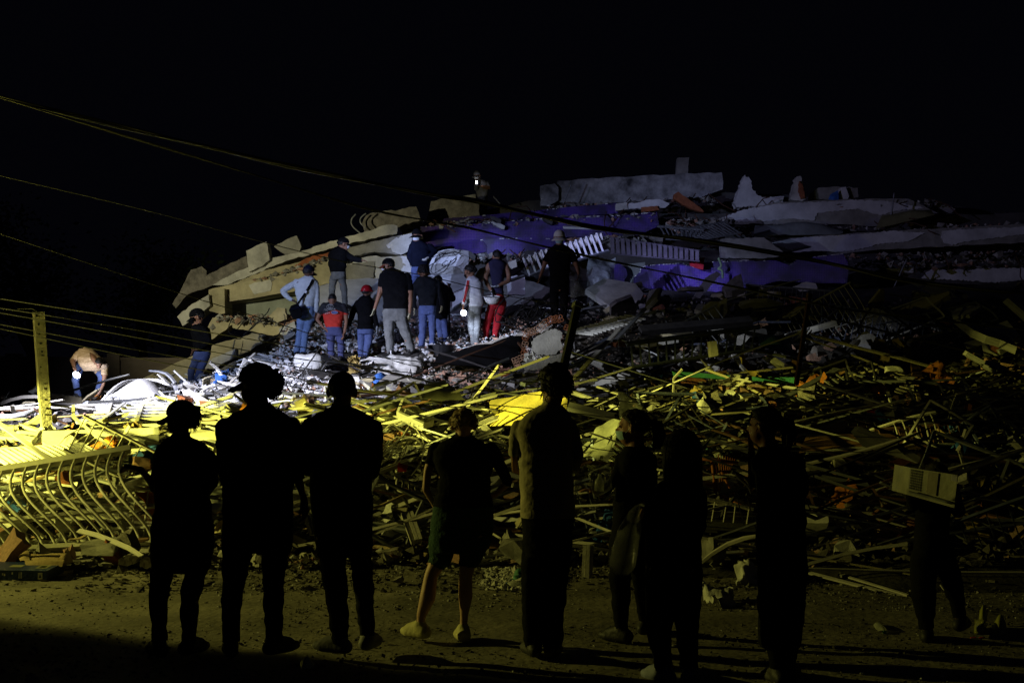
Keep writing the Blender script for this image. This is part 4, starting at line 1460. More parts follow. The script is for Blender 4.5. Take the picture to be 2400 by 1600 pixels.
person('person in a long dark dress with a hand raised to the chin', 7.85,
       [(1044, 1776, 1826), (1056, 1772, 1846), (1070, 1770, 1866), (1090, 1768, 1878), (1144, 1772, 1884), (1200, 1774, 1888), (1272, 1773, 1891), (1340, 1775, 1892), (1440, 1777, 1884), (1515, 1780, 1874)], 1530,
       [leg([(1820, 1490, 30), (1822, 1540, 24), (1824, 1574, 15)], 'pps', (15, .24, .07)), leg([(1848, 1490, 28), (1848, 1540, 21, .1), (1848, 1566, 14, .1)], 'pps', (-25, .24, .07))],
       [arm([(1778, 1082, 18), (1770, 1130, 15, .1), (1760, 1052, 10, .22)], 'tts', (0, -1, .1, .9)), arm([(1870, 1082, 19), (1880, 1150, 17), (1850, 1196, 12, .2)], 'tts', (-1, .3, .3, .5))],
       dict(u=1790, top=956, chin=1042, yaw=60, hair='pony', seed=10), voxel=.011, names=('dress', 'underskirt'), gz=0, group=ONL)
person('stooping person in black striding right with an air conditioner on the back', 9.1,
       [(1120, 2168, 2222, .30), (1140, 2156, 2232, .26), (1175, 2148, 2230, .14), (1220, 2146, 2222, .04), (1262, 2143, 2224), (1300, 2140, 2226)], 1255,
       [leg([(2166, 1300, 33), (2164, 1370, 31), (2168, 1430, 24), (2172, 1478, 15)], foot=(-15, .27, .075)), leg([(2206, 1300, 32), (2228, 1350, 26, .05), (2244, 1410, 20, .1), (2250, 1450, 14, .15)], foot=(-30, .27, .075))],
       [arm([(2158, 1142, 20, .2), (2140, 1180, 17, .02), (2136, 1152, 12, -.12)], 'tts', (.2, -1, 0, .8)), arm([(2226, 1142, 20, .2), (2246, 1196, 17, .02), (2242, 1170, 12, -.1)], 'tts', (-.2, -1, 0, .8))],
       dict(u=2196, top=1086, chin=1168, dy=.42, yaw=0, pitch=-45, hair='crop'), voxel=.012, gz=0, group=ONL)
# ------------------------------------------------------------------ rescuers on the heap
W = dict(voxel=.015, smooth=2, group=RES)
person('rescuer in a tan shirt bending low beside the concrete post with a bright headlamp', 27,
       [(818, 186, 214, .0), (826, 180, 226, -.05), (838, 180, 238, -.15), (850, 184, 248, -.2), (860, 190, 248, -.15), (868, 196, 236, -.05)], 900,
       [leg([(190, 852, 11, .15), (180, 880, 9, -.1), (176, 893, 8, -.1), (183, 925, 7, .1)], foot=(165, .26, .07)), leg([(226, 862, 11, .15), (240, 882, 9, -.1), (237, 895, 8), (226, 924, 7, .1)], foot=(200, .26, .07))],
       [arm([(184, 830, 9, -.1), (171, 845, 7, -.2), (173, 858, 5, -.35)], 'tss', (.5, .6, -.5, .9)), arm([(246, 856, 9, -.2), (246, 878, 8, -.25), (243, 900, 5, -.3), (232, 922, 5, -.35)], 'tsss', (-.5, 1, -.2, .8))],
       dict(u=232, top=838, chin=864, dy=-.45, yaw=200, pitch=-55, hair='crop'), top=TAN, pants=DENIM, gz=P(205, 934, 27).z, **W)
person('rescuer in a black shirt, black cap and black mask walking down the left slabs', 26.6,
       [(760, 452, 472), (766, 448, 484), (772, 448, 492), (790, 452, 496), (810, 455, 496), (824, 456, 494), (836, 452, 492), (846, 448, 488)], 822,
       [leg([(461, 842, 10), (449, 866, 8.5), (447, 884, 7), (452, 908, 6)], foot=(85, .26, .07)), leg([(479, 842, 10), (470, 866, 8.5), (462, 884, 7), (466, 908, 6)], foot=(85, .26, .07))],
       [arm([(480, 776, 8, -.12), (490, 800, 7, -.15), (466, 818, 5, -.2)], 'tts', (-1, .3, 0, .8)), arm([(455, 776, 8, .12), (458, 800, 7, .1), (456, 818, 5, .05)], 'tts', (-.4, 1, 0, .6))],
       dict(u=461, top=724, chin=764, yaw=105, pitch=-12, hair='crop', cap=BLK, mask=BLK), pants=DENIM, gz=P(460, 912, 26.6).z, **W)
person('rescuer in a pale sweatshirt and faded jeans, left hand on the hip, purple cap', 27,
       [(648, 712, 734), (654, 702, 740), (660, 692, 744), (672, 690, 744), (690, 693, 742), (708, 698, 738), (718, 702, 737), (728, 701, 738), (742, 698, 737)], 719,
       [leg([(708, 738, 11), (704, 765, 9.5), (702, 785, 8), (695, 826, 7)], foot=(15, .26, .07)), leg([(727, 738, 11), (721, 765, 9.5), (715, 785, 8), (711, 826, 7)], foot=(-10, .26, .07))],
       [arm([(695, 662, 8.5), (664, 680, 7), (669, 692, 7), (686, 703, 4.5, -.05)], 'ttts', (1, .6, -.1, .7)), arm([(739, 664, 8.5), (743, 694, 7), (741, 726, 6), (741, 733, 4)], 'ttts', (0, 1, .1, .5))],
       dict(u=724, top=622, chin=656, yaw=-25, hair='crop', cap=NAVY, brimturn=0), skin=SKIND, top=HOOD, pants=DENIML, gz=P(704, 834, 27).z, names=('sweatshirt', 'jeans'), **W)
person('rescuer in a black jacket and white mask on the higher slab, arm stretched right', 30,
       [(582, 784, 806), (588, 776, 814), (600, 773, 815), (620, 772, 812), (638, 776, 810), (648, 776, 810), (655, 775, 808)], 640,
       [leg([(782, 652, 9.5), (778, 676, 8), (778, 694, 7), (780, 716, 6)], foot=(-40, .26, .07)), leg([(800, 652, 9.5), (806, 676, 8.5), (808, 692, 7), (808, 716, 6)], foot=(-60, .26, .07))],
       [arm([(778, 596, 8), (776, 622, 7), (782, 645, 5)], 'tts', (.1, 1, 0, .5)), arm([(811, 596, 8), (828, 606, 7), (846, 610, 5)], 'tts', (1, .1, 0, .5))],
       dict(u=806, top=557, chin=588, yaw=-75, hair='crop', cap=BLK, mask=MASKW), pants=KHAKI, gz=P(793, 722, 30).z, **W)
JERSEY = two_tone('red_black_jersey', (.012, .012, .016), (.55, .03, .015), 1.0, .3)
rootj, cj, bj, sj = person('rescuer in a red and black printed jersey bent forward, hands at the thighs', 26.3,
       [(706, 774, 790, .1), (711, 762, 800, .08), (718, 755, 808, .04), (730, 756, 809), (745, 758, 806), (758, 761, 802), (766, 763, 802), (774, 762, 804), (786, 763, 806)], 766,
       [leg([(775, 784, 11), (775, 800, 9.5), (776, 818, 8), (777, 836, 7)], foot=(15, .26, .07)), leg([(796, 784, 11), (799, 800, 9.5), (799, 818, 8), (799, 836, 7)], foot=(-15, .26, .07))],
       [arm([(760, 716, 8), (750, 734, 7.5), (743, 748, 5.5), (758, 768, 4, -.06)], 'tsss', (1, .6, 0, .7)), arm([(805, 718, 8), (810, 736, 7.5), (812, 752, 5.5), (808, 778, 4.5, -.05)], 'tsss', (-.1, 1, -.1, .6))],
       dict(u=779, top=689, chin=716, yaw=0, pitch=-20, hair='crop', seed=2), top=JERSEY, pants=DENIMD, gz=P(787, 842, 26.3).z, names=('jersey', 'jeans'), **W)
# the cut between black shoulders and red back is set in the jersey's own space
for nd in JERSEY.node_tree.nodes:
    if nd.type == 'MATH' and nd.operation == 'GREATER_THAN':
        nd.inputs[1].default_value = P(787, 727, 26.3).z - rootj.location.z


def print_on(parent, text, u, v, y, h, m, rot=0.0, name='lettering'):
    cu = bpy.data.curves.new(name, 'FONT')
    cu.body = text
    cu.size = h
    cu.align_x = 'CENTER'
    cu.align_y = 'CENTER'
    cu.extrude = .001
    cu.materials.append(m)
    to = bpy.data.objects.new(name, cu)
    COL.objects.link(to)
    dg = bpy.context.evaluated_depsgraph_get()
    me = bpy.data.meshes.new_from_object(to.evaluated_get(dg))
    bpy.data.objects.remove(to)
    o = link(name, me, parent)
    p = parent.location if parent.parent is None else parent.location + parent.parent.location
    o.location = P(u, v, y) - p
    o.rotation_euler = (math.pi / 2, R(rot), 0)
    return o


def ring_on(parent, u, v, y, a, b, r, m, rot=0.0, name='emblem_ring'):
    mb = MB()
    c = P(u, v, y)
    q = R(rot)
    pts = []
    for t in np.linspace(0, 2 * math.pi, 21):
        x, z = a * math.cos(t), b * math.sin(t)
        pts.append(c + Vector((x * math.cos(q) - z * math.sin(q), 0, x * math.sin(q) + z * math.cos(q))))
    mb.tube(pts, r, 4)
    return mb.build(name, m, parent)


PRINTW = mat('white_print', (.42, .42, .42), .8, .05, 5, 0)
PRINTB = mat('blue_print', (.02, .06, .28), .8, .05, 5, 0)
yb = 26.3 - .165
ring_on(rootj, 773, 718, yb - .005, .066, .042, .0024, PRINTW, 8)
ring_on(rootj, 773, 718, yb - .006, .022, .040, .003, PRINTW, 8)
ring_on(rootj, 773, 716.5, yb - .007, .046, .016, .002, PRINTW, 8)
print_on(rootj, 'TOYOTA', 773.5, 725.5, yb - .012, .052, PRINTW, -7)
mb = MB()
c0 = P(784, 732, yb)
n = 20
mb.add([c0 + Vector((.062 * math.cos(2 * math.pi * k / n), -.004, .026 * math.sin(2 * math.pi * k / n))) for k in range(n)] + [c0 + Vector((.062 * math.cos(2 * math.pi * k / n), .012, .026 * math.sin(2 * math.pi * k / n))) for k in range(n)],
       [tuple(range(n))] + [(k, n + k, n + (k + 1) % n, (k + 1) % n) for k in range(n)])
ov = mb.build('emblem_oval', PRINTB, rootj)
ring_on(rootj, 784, 732, yb - .008, .064, .028, .004, PRINTW)
print_on(rootj, 'Ford', 784, 732, yb - .014, .038, PRINTW, 0)
mb = MB()
for k in range(3):
    q = P(763 + k * 4.2, 734.5 - k * .7, yb - .004)
    mb.box(q, (.012, 0, .002), (0, .003, 0), (-.001, 0, .006))
mb.build('sponsor_mark', PRINTW, rootj)

person('rescuer in a red helmet and black shirt with grey gloves and jeans', 26.6,
       [(694, 848, 868), (700, 840, 872), (708, 836, 875), (722, 835, 876), (745, 838, 875), (762, 838, 874), (772, 836, 876), (782, 836, 876)], 768,
       [leg([(846, 780, 10), (846, 800, 8.5), (846, 820, 7), (846, 838, 6.5)], foot=(10, .26, .07)), leg([(865, 780, 10.5), (864, 800, 9), (859, 820, 7), (856, 838, 6.5)], foot=(-10, .26, .07))],
       [arm([(839, 710, 8), (826, 734, 7, .05), (818, 762, 5, .1)], 'ttt', (-.1, 1, 0, .6)), arm([(873, 710, 8), (876, 738, 7), (884, 764, 5)], 'ttt', (.1, 1, 0, .6))],
       dict(u=860, top=672, chin=700, yaw=-30, hair='crop', helmet=mat('red_helmet', (.32, .008, .014), .25, .15, 4, .05, spec=.6)), pants=DENIM, gloves=GLOVEG, skin=SKIND, gz=P(853, 844, 26.6).z, names=('shirt', 'jeans'), **W)
person('big rescuer in a black T-shirt and cap turned left, dusty grey trousers and pale gloves', 25.4,
       [(630, 904, 926), (636, 896, 942), (644, 891, 954), (660, 890, 960), (690, 896, 959), (712, 898, 957), (724, 897, 957), (736, 896, 957), (752, 897, 955)], 725,
       [leg([(912, 745, 15.5), (912, 772, 13), (913, 792, 11), (915, 822, 9)], foot=(20, .28, .07)), leg([(940, 745, 16), (948, 772, 13), (956, 792, 11), (963, 818, 10)], foot=(-40, .28, .07))],
       [arm([(898, 648, 10), (894, 672, 9), (888, 694, 7), (878, 724, 5)], 'tsss', (-.3, 1, -.05, .6)), arm([(955, 648, 10), (961, 680, 9), (962, 708, 7), (960, 734, 5)], 'tsss', (0, 1, .05, .6))],
       dict(u=909, top=606, chin=640, yaw=82, hair='crop', cap=BLK, mask=MASKW, brimm=mat('orange_brim', (.25, .05, .02), .8, .3, 6, .1)), pants=KHAKI, gloves=GLOVE, gz=P(938, 826, 25.4).z, **W)
person('rescuer in a dark jacket and white mask standing high, glove on the hip', 29.6,
       [(564, 966, 986), (570, 962, 998), (580, 962, 1008), (595, 964, 1008), (612, 965, 1004), (626, 965, 1002), (636, 964, 1002), (648, 964, 1000)], 622,
       [leg([(972, 645, 10), (970, 668, 9), (968, 690, 8), (968, 716, 7)], foot=(170, .26, .07)), leg([(992, 645, 10), (994, 668, 9), (996, 690, 8), (996, 716, 7)], foot=(190, .26, .07))],
       [arm([(966, 578, 8), (960, 600, 7, .05), (966, 622, 5, .05)], 'tts', (.1, 1, -.1, .6)), arm([(1006, 578, 8), (1020, 588, 7), (1006, 603, 5, -.08)], 'ttt', (-.8, .6, -.2, .5))],
       dict(u=977, top=537, chin=570, yaw=165, hair='crop', cap=BLK, mask=MASKW), top=NAVY, pants=DENIM, gloves=WCLOTH, gz=P(982, 722, 29.6).z, **W)
person('rescuer in a charcoal long sleeve and jeans seen from behind, pale gloves hanging', 27,
       [(648, 984, 1004), (653, 976, 1016), (660, 970, 1028), (675, 973, 1028), (700, 980, 1024), (716, 982, 1022), (724, 981, 1022), (736, 981, 1022)], 719,
       [leg([(991, 738, 11), (991, 765, 9), (990, 782, 8), (987, 812, 7)], foot=(20, .26, .07)), leg([(1013, 738, 10.5), (1013, 765, 8.5), (1013, 782, 7.5), (1013, 812, 7)], foot=(-10, .26, .07))],
       [arm([(976, 664, 8), (969, 695, 7), (972, 722, 5)], 'ttt', (.1, 1, -.05, .6)), arm([(1025, 664, 8), (1033, 692, 7), (1036, 716, 5)], 'ttt', (-.1, 1, -.05, .6))],
       dict(u=992, top=621, chin=655, yaw=8, hair='short', seed=3), top=CHAR, pants=DENIM, gloves=GLOVE, gz=P(1000, 819, 27).z, names=('shirt', 'jeans'), **W)
person('small dark rescuer half hidden behind another, gripping a shovel', 27.9,
       [(664, 1018, 1036), (669, 1012, 1048), (676, 1010, 1058), (690, 1014, 1058), (710, 1018, 1056), (730, 1020, 1052), (745, 1020, 1048)], 740,
       [leg([(1028, 742, 9), (1029, 765, 8), (1032, 785, 7), (1036, 804, 6)], foot=(-20, .25, .07)), leg([(1038, 742, 9), (1042, 765, 8), (1044, 785, 7), (1046, 804, 6)], foot=(-20, .25, .07))],
       [arm([(1016, 678, 8), (1012, 700, 7), (1020, 720, 5)], 'tts', (.3, 1, 0, .6)), arm([(1052, 680, 8), (1061, 700, 7, -.05), (1053, 676, 5, -.15)], 'tts', (-.1, -1, 0, 1.0))],
       dict(u=1027, top=646, chin=674, yaw=-15, hair='crop', cap=BLK), top=BLK, pants=DENIM, gz=P(1040, 810, 27.9).z, **W)
rootw, cw, bw, sw = person('rescuer in a silver jacket with red sleeve stripes facing left, holding a lit torch', 26.6,
       [(648, 1096, 1114), (654, 1092, 1124), (664, 1091, 1130), (685, 1094, 1131), (705, 1097, 1132), (718, 1098, 1132), (726, 1098, 1130), (738, 1096, 1128)], 719,
       [leg([(1105, 738, 10), (1104, 762, 8.5), (1106, 780, 7.5), (1111, 806, 6.5)], foot=(55, .26, .07)), leg([(1119, 738, 10), (1119, 762, 8.5), (1118, 780, 7.5), (1116, 806, 6.5)], foot=(30, .26, .07))],
       [arm([(1099, 662, 8, -.06), (1093, 688, 7.5, -.1), (1087, 710, 6, -.14), (1086, 714, 4, -.14)], 'ttts', (0, 1, 0, .9)), arm([(1124, 664, 8, .08), (1128, 690, 7, .08), (1122, 712, 5, .1)], 'tts', (-.2, 1, 0, .6))],
       dict(u=1101, top=622, chin=655, yaw=68, pitch=-15, hair='short', mask=BLK, seed=11), top=JACK, pants=KHAKI, gz=P(1113, 812, 26.6).z, names=('jacket', 'trousers'), **W)
for k in (-1, 1):
    mb = MB()
    mb.tube([P(1097 + k * 1.6, 657, 26.6 - .13), P(1094.5 + k * 1.6, 672, 26.6 - .165), P(1091.5 + k * 1.5, 688, 26.6 - .17), P(1086.5 + k * 1.3, 708, 26.6 - .20)], .0095, 5)
    mb.build('sleeve_stripe', mat('red_stripe', (.7, .04, .04), .8, .1, 6, .1), rootw)
roott, ct_, bt, stt = person('rescuer in a dark tank top and bright red trousers, hands behind the back', 26.8,
       [(606, 1156, 1172), (612, 1148, 1180), (619, 1143, 1187), (632, 1147, 1184), (655, 1151, 1181), (675, 1153, 1180), (690, 1152, 1181), (702, 1150, 1184), (715, 1149, 1184)], 690,
       [leg([(1156, 712, 12), (1145, 745, 10), (1140, 765, 8.5), (1138, 794, 6.5)], foot=(25, .27, .07)), leg([(1176, 712, 12), (1168, 745, 10.5), (1164, 765, 9), (1160, 788, 7)], foot=(-30, .27, .07))],
       [arm([(1146, 622, 8), (1139, 648, 7), (1140, 662, 6.5, -.05), (1152, 682, 4.5, -.16)], 'sss', (.4, 1, -.1, .9)), arm([(1186, 622, 8), (1193, 646, 7), (1192, 658, 6.5, -.05), (1168, 670, 4.5, -.18)], 'sss', (-1, .2, -.1, .6))],
       dict(u=1164, top=586, chin=617, yaw=30, hair='crop', mask=RCLOTH, seed=12), skin=SKIN, top=TANK, pants=REDT, gloves=GLOVEG, gz=P(1150, 800, 26.8).z, names=('tank_top', 'trousers'), **W)
person('tall rescuer all in black with a white cap and blue mask facing the camera', 26,
       [(574, 1300, 1322), (580, 1292, 1334), (587, 1285, 1340), (600, 1284, 1341), (630, 1287, 1336), (655, 1288, 1334), (668, 1288, 1334), (685, 1287, 1334)], 662,
       [leg([(1299, 682, 12), (1299, 708, 10.5), (1300, 728, 9), (1302, 752, 7.5)], foot=(165, .28, .07)), leg([(1322, 682, 12), (1322, 708, 10.5), (1321, 728, 9), (1320, 752, 7.5)], foot=(195, .28, .07))],
       [arm([(1290, 592, 9), (1279, 612, 8), (1274, 626, 6), (1266, 648, 4.5, -.05)], 'tsss', (-.2, 1, 0, .6)), arm([(1338, 592, 9), (1348, 612, 8), (1352, 626, 6), (1356, 640, 4.5, -.05)], 'tsss', (0, 1, -.1, .8))],
       dict(u=1311, top=540, chin=577, yaw=178, pitch=-5, hair='crop', cap=mat('white_cap', (.66, .66, .62), .85, .1, 6, .2), mask=MASKB), gloves=None, gz=P(1310, 758, 26).z, **W)
person('distant rescuer in a cap and white mask on the summit holding a lit phone', 40,
       [(421, 1115, 1128), (425, 1113, 1138), (431, 1113, 1145), (445, 1115, 1145), (460, 1117, 1143), (470, 1117, 1142), (478, 1117, 1142)], 466,
       [leg([(1123, 474, 7), (1123, 492, 6), (1123, 504, 5.5), (1123, 520, 5)], foot=(160, .26, .07)), leg([(1136, 474, 7), (1136, 492, 6), (1136, 504, 5.5), (1136, 520, 5)], foot=(190, .26, .07))],
       [arm([(1116, 430, 5.5), (1117, 443, 5, -.1), (1118, 433, 4, -.25)], 'tts', (0, -1, -.2, .8)), arm([(1142, 430, 5.5), (1146, 440, 5, -.05), (1130, 437, 4, -.2)], 'tss', (-1, 0, -.1, .8))],
       dict(u=1118, top=401, chin=424, yaw=155, pitch=-8, hair='crop', cap=mat('grey_cap', (.15, .15, .17), .9, .2, 6, .2), mask=MASKW), top=mat('grey_tee', (.15, .15, .17), .9, .3, 6, .4), gz=P(1130, 524, 40).z, **W)


# ------------------------------------------------------------------ things they hold or carry
def torch_thing(label, u, v, y, d, glow, power, size, target=None, spotdeg=None):
    """a hand lamp: barrel, head ring and a glowing lens, with its own light"""
    c = P(u, v, y)
    d = Vector(d).normalized()
    root = empty('hand_lamp', c, label, 'lamp', 'hand lamps held by rescuers')
    mb = MB()
    mb.tube([c - d * .17, c - d * .05, c - d * .02], [.020, .022, .035], 10)
    mb.build('barrel', BLACKP, root, smooth=True)
    mb = MB()
    mb.tube([c - d * .02, c + d * .012], [size * 1.15, size * 1.2], 14, caps=False)
    mb.build('rim', GREYM, root, smooth=True)
    mb = MB()
    mb.tube([c - d * .004, c + d * .008], [size, size * .95], 14)
    mb.build('lens', emit('lamp_lens', (.8, .88, 1.0), glow), root)
    l = bpy.data.lights.new('lamp_light', 'SPOT')
    l.energy = power
    l.color = (.62, .72, 1.0)
    l.spot_size = R(150)
    l.spot_blend = .8
    l.shadow_soft_size = .03
    o = bpy.data.objects.new('lamp_light', l)
    COL.objects.link(o)
    o.parent = root
    o.location = d * .05 + Vector((size * 1.9, 0, -size * 1.2))
    o.rotation_euler = (Vector(target) if target is not None else d).to_track_quat('-Z', 'Y').to_euler()


torch_thing('glaring white hand lamp held low by the bending rescuer', 180, 878, 26.2, (-.15, -.75, -.5), 45, 36, .066, (.15, .6, -.12))
torch_thing('round white torch shining below the silver jacket sleeve', 1087, 733, 26.30, (-.3, -.85, -.35), 30, 30, .055, (.3, .15, -1))
root = empty('phone', P(1117, 428, 39.7), 'small phone with a lit white light held by the summit rescuer', 'phone')
mb = MB()
mb.box(P(1117.5, 429, 39.70), (.038, 0, 0), (0, .004, .0), (0, .0, .075))
mb.build('case', BLACKP, root)
mb = MB()
mb.box(P(1117, 427.5, 39.69), (.022, 0, 0), (0, .003, 0), (0, 0, .045))
mb.build('light', emit('phone_light', (.9, .92, 1.0), 5), root)
pl = bpy.data.lights.new('phone_glow', 'POINT')
pl.energy = 1.4
pl.color = (.8, .82, 1.0)
pl.shadow_soft_size = .03
po = bpy.data.objects.new('phone_glow', pl)
COL.objects.link(po)
po.parent = root
po.location = (0, -.06, .02)

# cross-body bag
root = empty('shoulder_bag', P(692, 730, 26.6), 'black cross-body bag hanging behind the pale sweatshirt', 'bag')
mb = MB()
mb.add(*(lambda pr: (pr.v, pr.f))(prism([(682, 716), (697, 711), (703, 720), (708, 738), (703, 744), (692, 747), (684, 744), (677, 728)], 26.62, .12, 5, .6)))
mb.build('pouch', BLK, root)
mb = MB()
mb.bar(P(681, 725, 26.60), P(704, 719, 26.60), .02, .03)
mb.build('flap_seam', NAVY, root)
mb = MB()
q = [P(733, 655, 26.87), P(727, 668, 26.845), P(717, 684, 26.83), (P(708, 698, 26.81)), P(699, 711, 26.72), P(693, 716, 26.66)]
for a, b in zip(q, q[1:]):
    mb.bar(a, b + (b - a) * .05, .04, .012, (0, -1, .2))
mb.build('strap', BLK, root)
mb = MB()
mb.bar(P(718, 681, 26.81), P(715, 687, 26.81), .05, .014, (0, -1, .2))
mb.build('buckle', GREYM, root)

# white helmet held behind the back
root = empty('hard_hat', P(1153, 702, 26.5), 'white hard hat held upside down behind the back over red trousers', 'helmet')
c = P(1153, 697, 26.52)
dome(c, (Vector((.15, 0, 0)), Vector((0, .12, .03)), Vector((0, .03, -.135))), cut=.5).build('shell', WHITE, root, smooth=True)
mb = MB()
mb.tube([c + Vector((.155 * math.cos(a), .125 * math.sin(a), .01 + .03 * math.sin(a))) for a in np.linspace(0, 2 * math.pi, 25)], .012, 6)
mb.build('brim', WHITE, root, smooth=True)
for k in (-1, 1):
    mb = MB()
    mb.bar(c + Vector((-.12, k * .05, .0)), c + Vector((.12, -k * .05, .0)), .03, .01)
    mb.build('liner_strap', BLK, root)

# shovel and its bucket
root = empty('shovel', P(1053, 805, 27.3), 'long dark shovel standing upright beside the hidden rescuer', 'shovel')
mb = MB()
mb.tube([P(1053, 668, 27.72), P(1053, 740, 27.5), P(1053, 806, 27.3)], .02, 8)
mb.build('handle', DARKM, root)
mb = MB()
mb.tube([P(1049, 666, 27.72), P(1057, 666, 27.72)], .018, 8)
mb.build('grip', BLACKP, root)
patch([(1046, 803, 27.28), (1060, 803, 27.28), (1058, 828, 27.2), (1048, 828, 27.2)], 6, 6, .04, 0).build('blade', DARKM, root)
root = empty('bucket', P(1034, 838, 26.0), 'wide black rubble bucket at the end of the shovel', 'bucket')
c0, c1 = P(1034, 808, 26), P(1034, 838, 26)
mb = MB()
n = 22
for rr0, rr1 in ((.26, .19),):
    vs, fs = [], []
    for z, rr in ((c1, .19), (c0, .26), (c0 + Vector((0, 0, -.005)), .245), (c1 + Vector((0, 0, .02)), .175)):
        for k in range(n):
            vs.append(Vector((c1.x, 26, z.z)) + Vector((rr * math.cos(2 * math.pi * k / n), rr * math.sin(2 * math.pi * k / n), 0)))
    for j in range(3):
        for k in range(n):
            k2 = (k + 1) % n
            fs.append((j * n + k, j * n + k2, (j + 1) * n + k2, (j + 1) * n + k))
    fs += [tuple(range(n - 1, -1, -1)), tuple(3 * n + k for k in range(n))]
    mb.add(vs, fs)
mb.build('pail', BLACKP, root, smooth=False)
mb = MB()
mb.tube([Vector((c1.x, 26, c0.z)) + Vector((.26 * math.cos(a), -.02 - .1 * math.sin(a), -.22 * math.sin(a))) for a in np.linspace(0, math.pi, 13)], .008, 5)
mb.build('bail_handle', GREYM, root)

# bag and bottle of the rescuer in white cap, orange cloth of the bending one
sheet('bin_bag', 'dark plastic bag hanging from the black-clad rescuer on the right', 'bag', [(1336, 646, 25.8), (1362, 644, 25.8), (1374, 694, 25.7), (1338, 696, 25.7)], GREYFILM, 12, 12, bulge=.12, rough=.04, seed=3, freq=6)
sheet('rag', 'crumpled orange rag under the hand of the bending rescuer', 'cloth', [(209, 928, 26.4), (238, 926, 26.6), (236, 940, 26.4), (208, 944, 26.2)], OCLOTH, 12, 8, bulge=.08, rough=.04, seed=4, freq=9)


# phone of the short onlooker
root = empty('phone', P(318, 1096, 8.6), 'dark phone held out to the left by the short onlooker', 'phone')
mb = MB()
mb.box(P(312, 1094, 8.68), (.012, -.03, .0), (0, .004, .01), (-.055, -.02, .012))
mb.build('case', BLACKP, root)

# bags of the slim masked onlooker
root = empty('plastic_bag', P(1462, 1190, 8.8), 'big translucent grey plastic bag hanging beside the slim masked onlooker', 'bag')
B = Body()
for (v, a, b, ry) in ((1184, 1488, 1502, .02), (1200, 1472, 1500, .05), (1240, 1448, 1500, .09), (1290, 1430, 1496, .12), (1325, 1424, 1488, .12), (1346, 1440, 1474, .06)):
    B.prims.append((v, a, b, ry))
st = [(P((a + b) / 2, v, 8.82), px((b - a) / 2, 8.82), ry) for v, a, b, ry in B.prims]
B.torso(st, 's' * 6)
V = np.array([tuple(p) for p in B.mb.v])
V += .012 * np.stack([vnoise(V * 9, k) for k in (1, 2, 3)], 1)
mesh_obj('pouch', V, B.mb.f, GREYFILM, root, root.location)
mb = MB()
mb.tube([P(1494, 1186, 8.82), P(1502, 1182, 8.86), P(1512, 1184, 8.95)], .01, 5)
mb.build('handle', GREYFILM, root)
root = empty('plastic_bag', P(1405, 1125, 8.9), 'small clear plastic bag with a bottle held up in front of the slim masked onlooker', 'bag')
patch([(1378, 1108, 8.95), (1428, 1086, 8.9), (1432, 1150, 8.9), (1392, 1168, 8.95)], 16, 16, .10, .03, 8, 8).build('film', GREYFILM, root, smooth=True)
mb = MB()
mb.tube([P(1404, 1150, 9.0), P(1405, 1128, 9.0), P(1406, 1118, 9.0), P(1406, 1110, 9.0)], [.032, .032, .014, .013], 10)
mb.build('bottle', FILM, root, smooth=True)
# flat dark bag of the tall onlooker
sheet('carrier_bag', 'limp dark carrier bag hanging in front of the tall thick-haired onlooker', 'bag', [(1350, 1100, 8.75), (1376, 1084, 8.75), (1366, 1125, 8.75), (1346, 1168, 8.75)], GREYFILM, 8, 12, bulge=.03, rough=.02, seed=9, freq=9)

# air conditioner carried on the back
root = empty('air_conditioner', P(2186, 1142, 8.7), 'pale window air conditioner carried on the back of the stooping person', 'air conditioner')
pf = [(2131, 1095), (2246, 1113), (2237, 1190), (2124, 1158)]
ACP = mat('grimy_cream_plastic', (.24, .235, .17), .55, .4, 5, .2, fine=20)
prism(pf, 8.78, .34, 0, tu=-.0024).build('housing', ACP, root)


def ac(s, t):
    a = [pf[0][0] + (pf[1][0] - pf[0][0]) * s, pf[0][1] + (pf[1][1] - pf[0][1]) * s]
    b = [pf[3][0] + (pf[2][0] - pf[3][0]) * s, pf[3][1] + (pf[2][1] - pf[3][1]) * s]
    return (a[0] + (b[0] - a[0]) * t, a[1] + (b[1] - a[1]) * t)


prism([ac(.02, .0), ac(.99, .0), ac(.99, .80), ac(.02, .80)], 8.76, .02, tu=-.0024).build('front_panel', ACP, root)
pq = [ac(.40, .04), ac(.60, .04), ac(.60, .78), ac(.40, .78)]
UO = sum(p[0] for p in pq) / 4 - 2184.5
prism(pq, 8.752 - .0024 * UO, .012, tu=-.0024).build('control_strip', mat('brown_grey_panel', (.16, .14, .10), .5, .2, 6, .1), root)
pq = [ac(.88, .02), ac(.985, .02), ac(.985, .20), ac(.88, .20)]
UO = sum(p[0] for p in pq) / 4 - 2184.5
prism(pq, 8.752 - .0024 * UO, .012, tu=-.0024).build('badge', mat('violet_grey_badge', (.2, .19, .25), .5, .1, 6, 0), root)
for k in range(8):
    for i in range(6):
        s0, t0 = .05 + .038 * i, .05 + .092 * k
        pq = [ac(s0, t0), ac(s0 + .022, t0), ac(s0 + .022, t0 + .07), ac(s0, t0 + .07)]
        UO = sum(p[0] for p in pq) / 4 - 2184.5
        prism(pq, 8.754 - .0024 * UO, .01, tu=-.0024).build('louvre_slot', BLACKP, root)
mb = MB()
mb.bar(P(*ac(.05, .88), 8.87), P(*ac(.95, .88), 8.64), .012, .012)
mb.build('trim', GREYM, root)
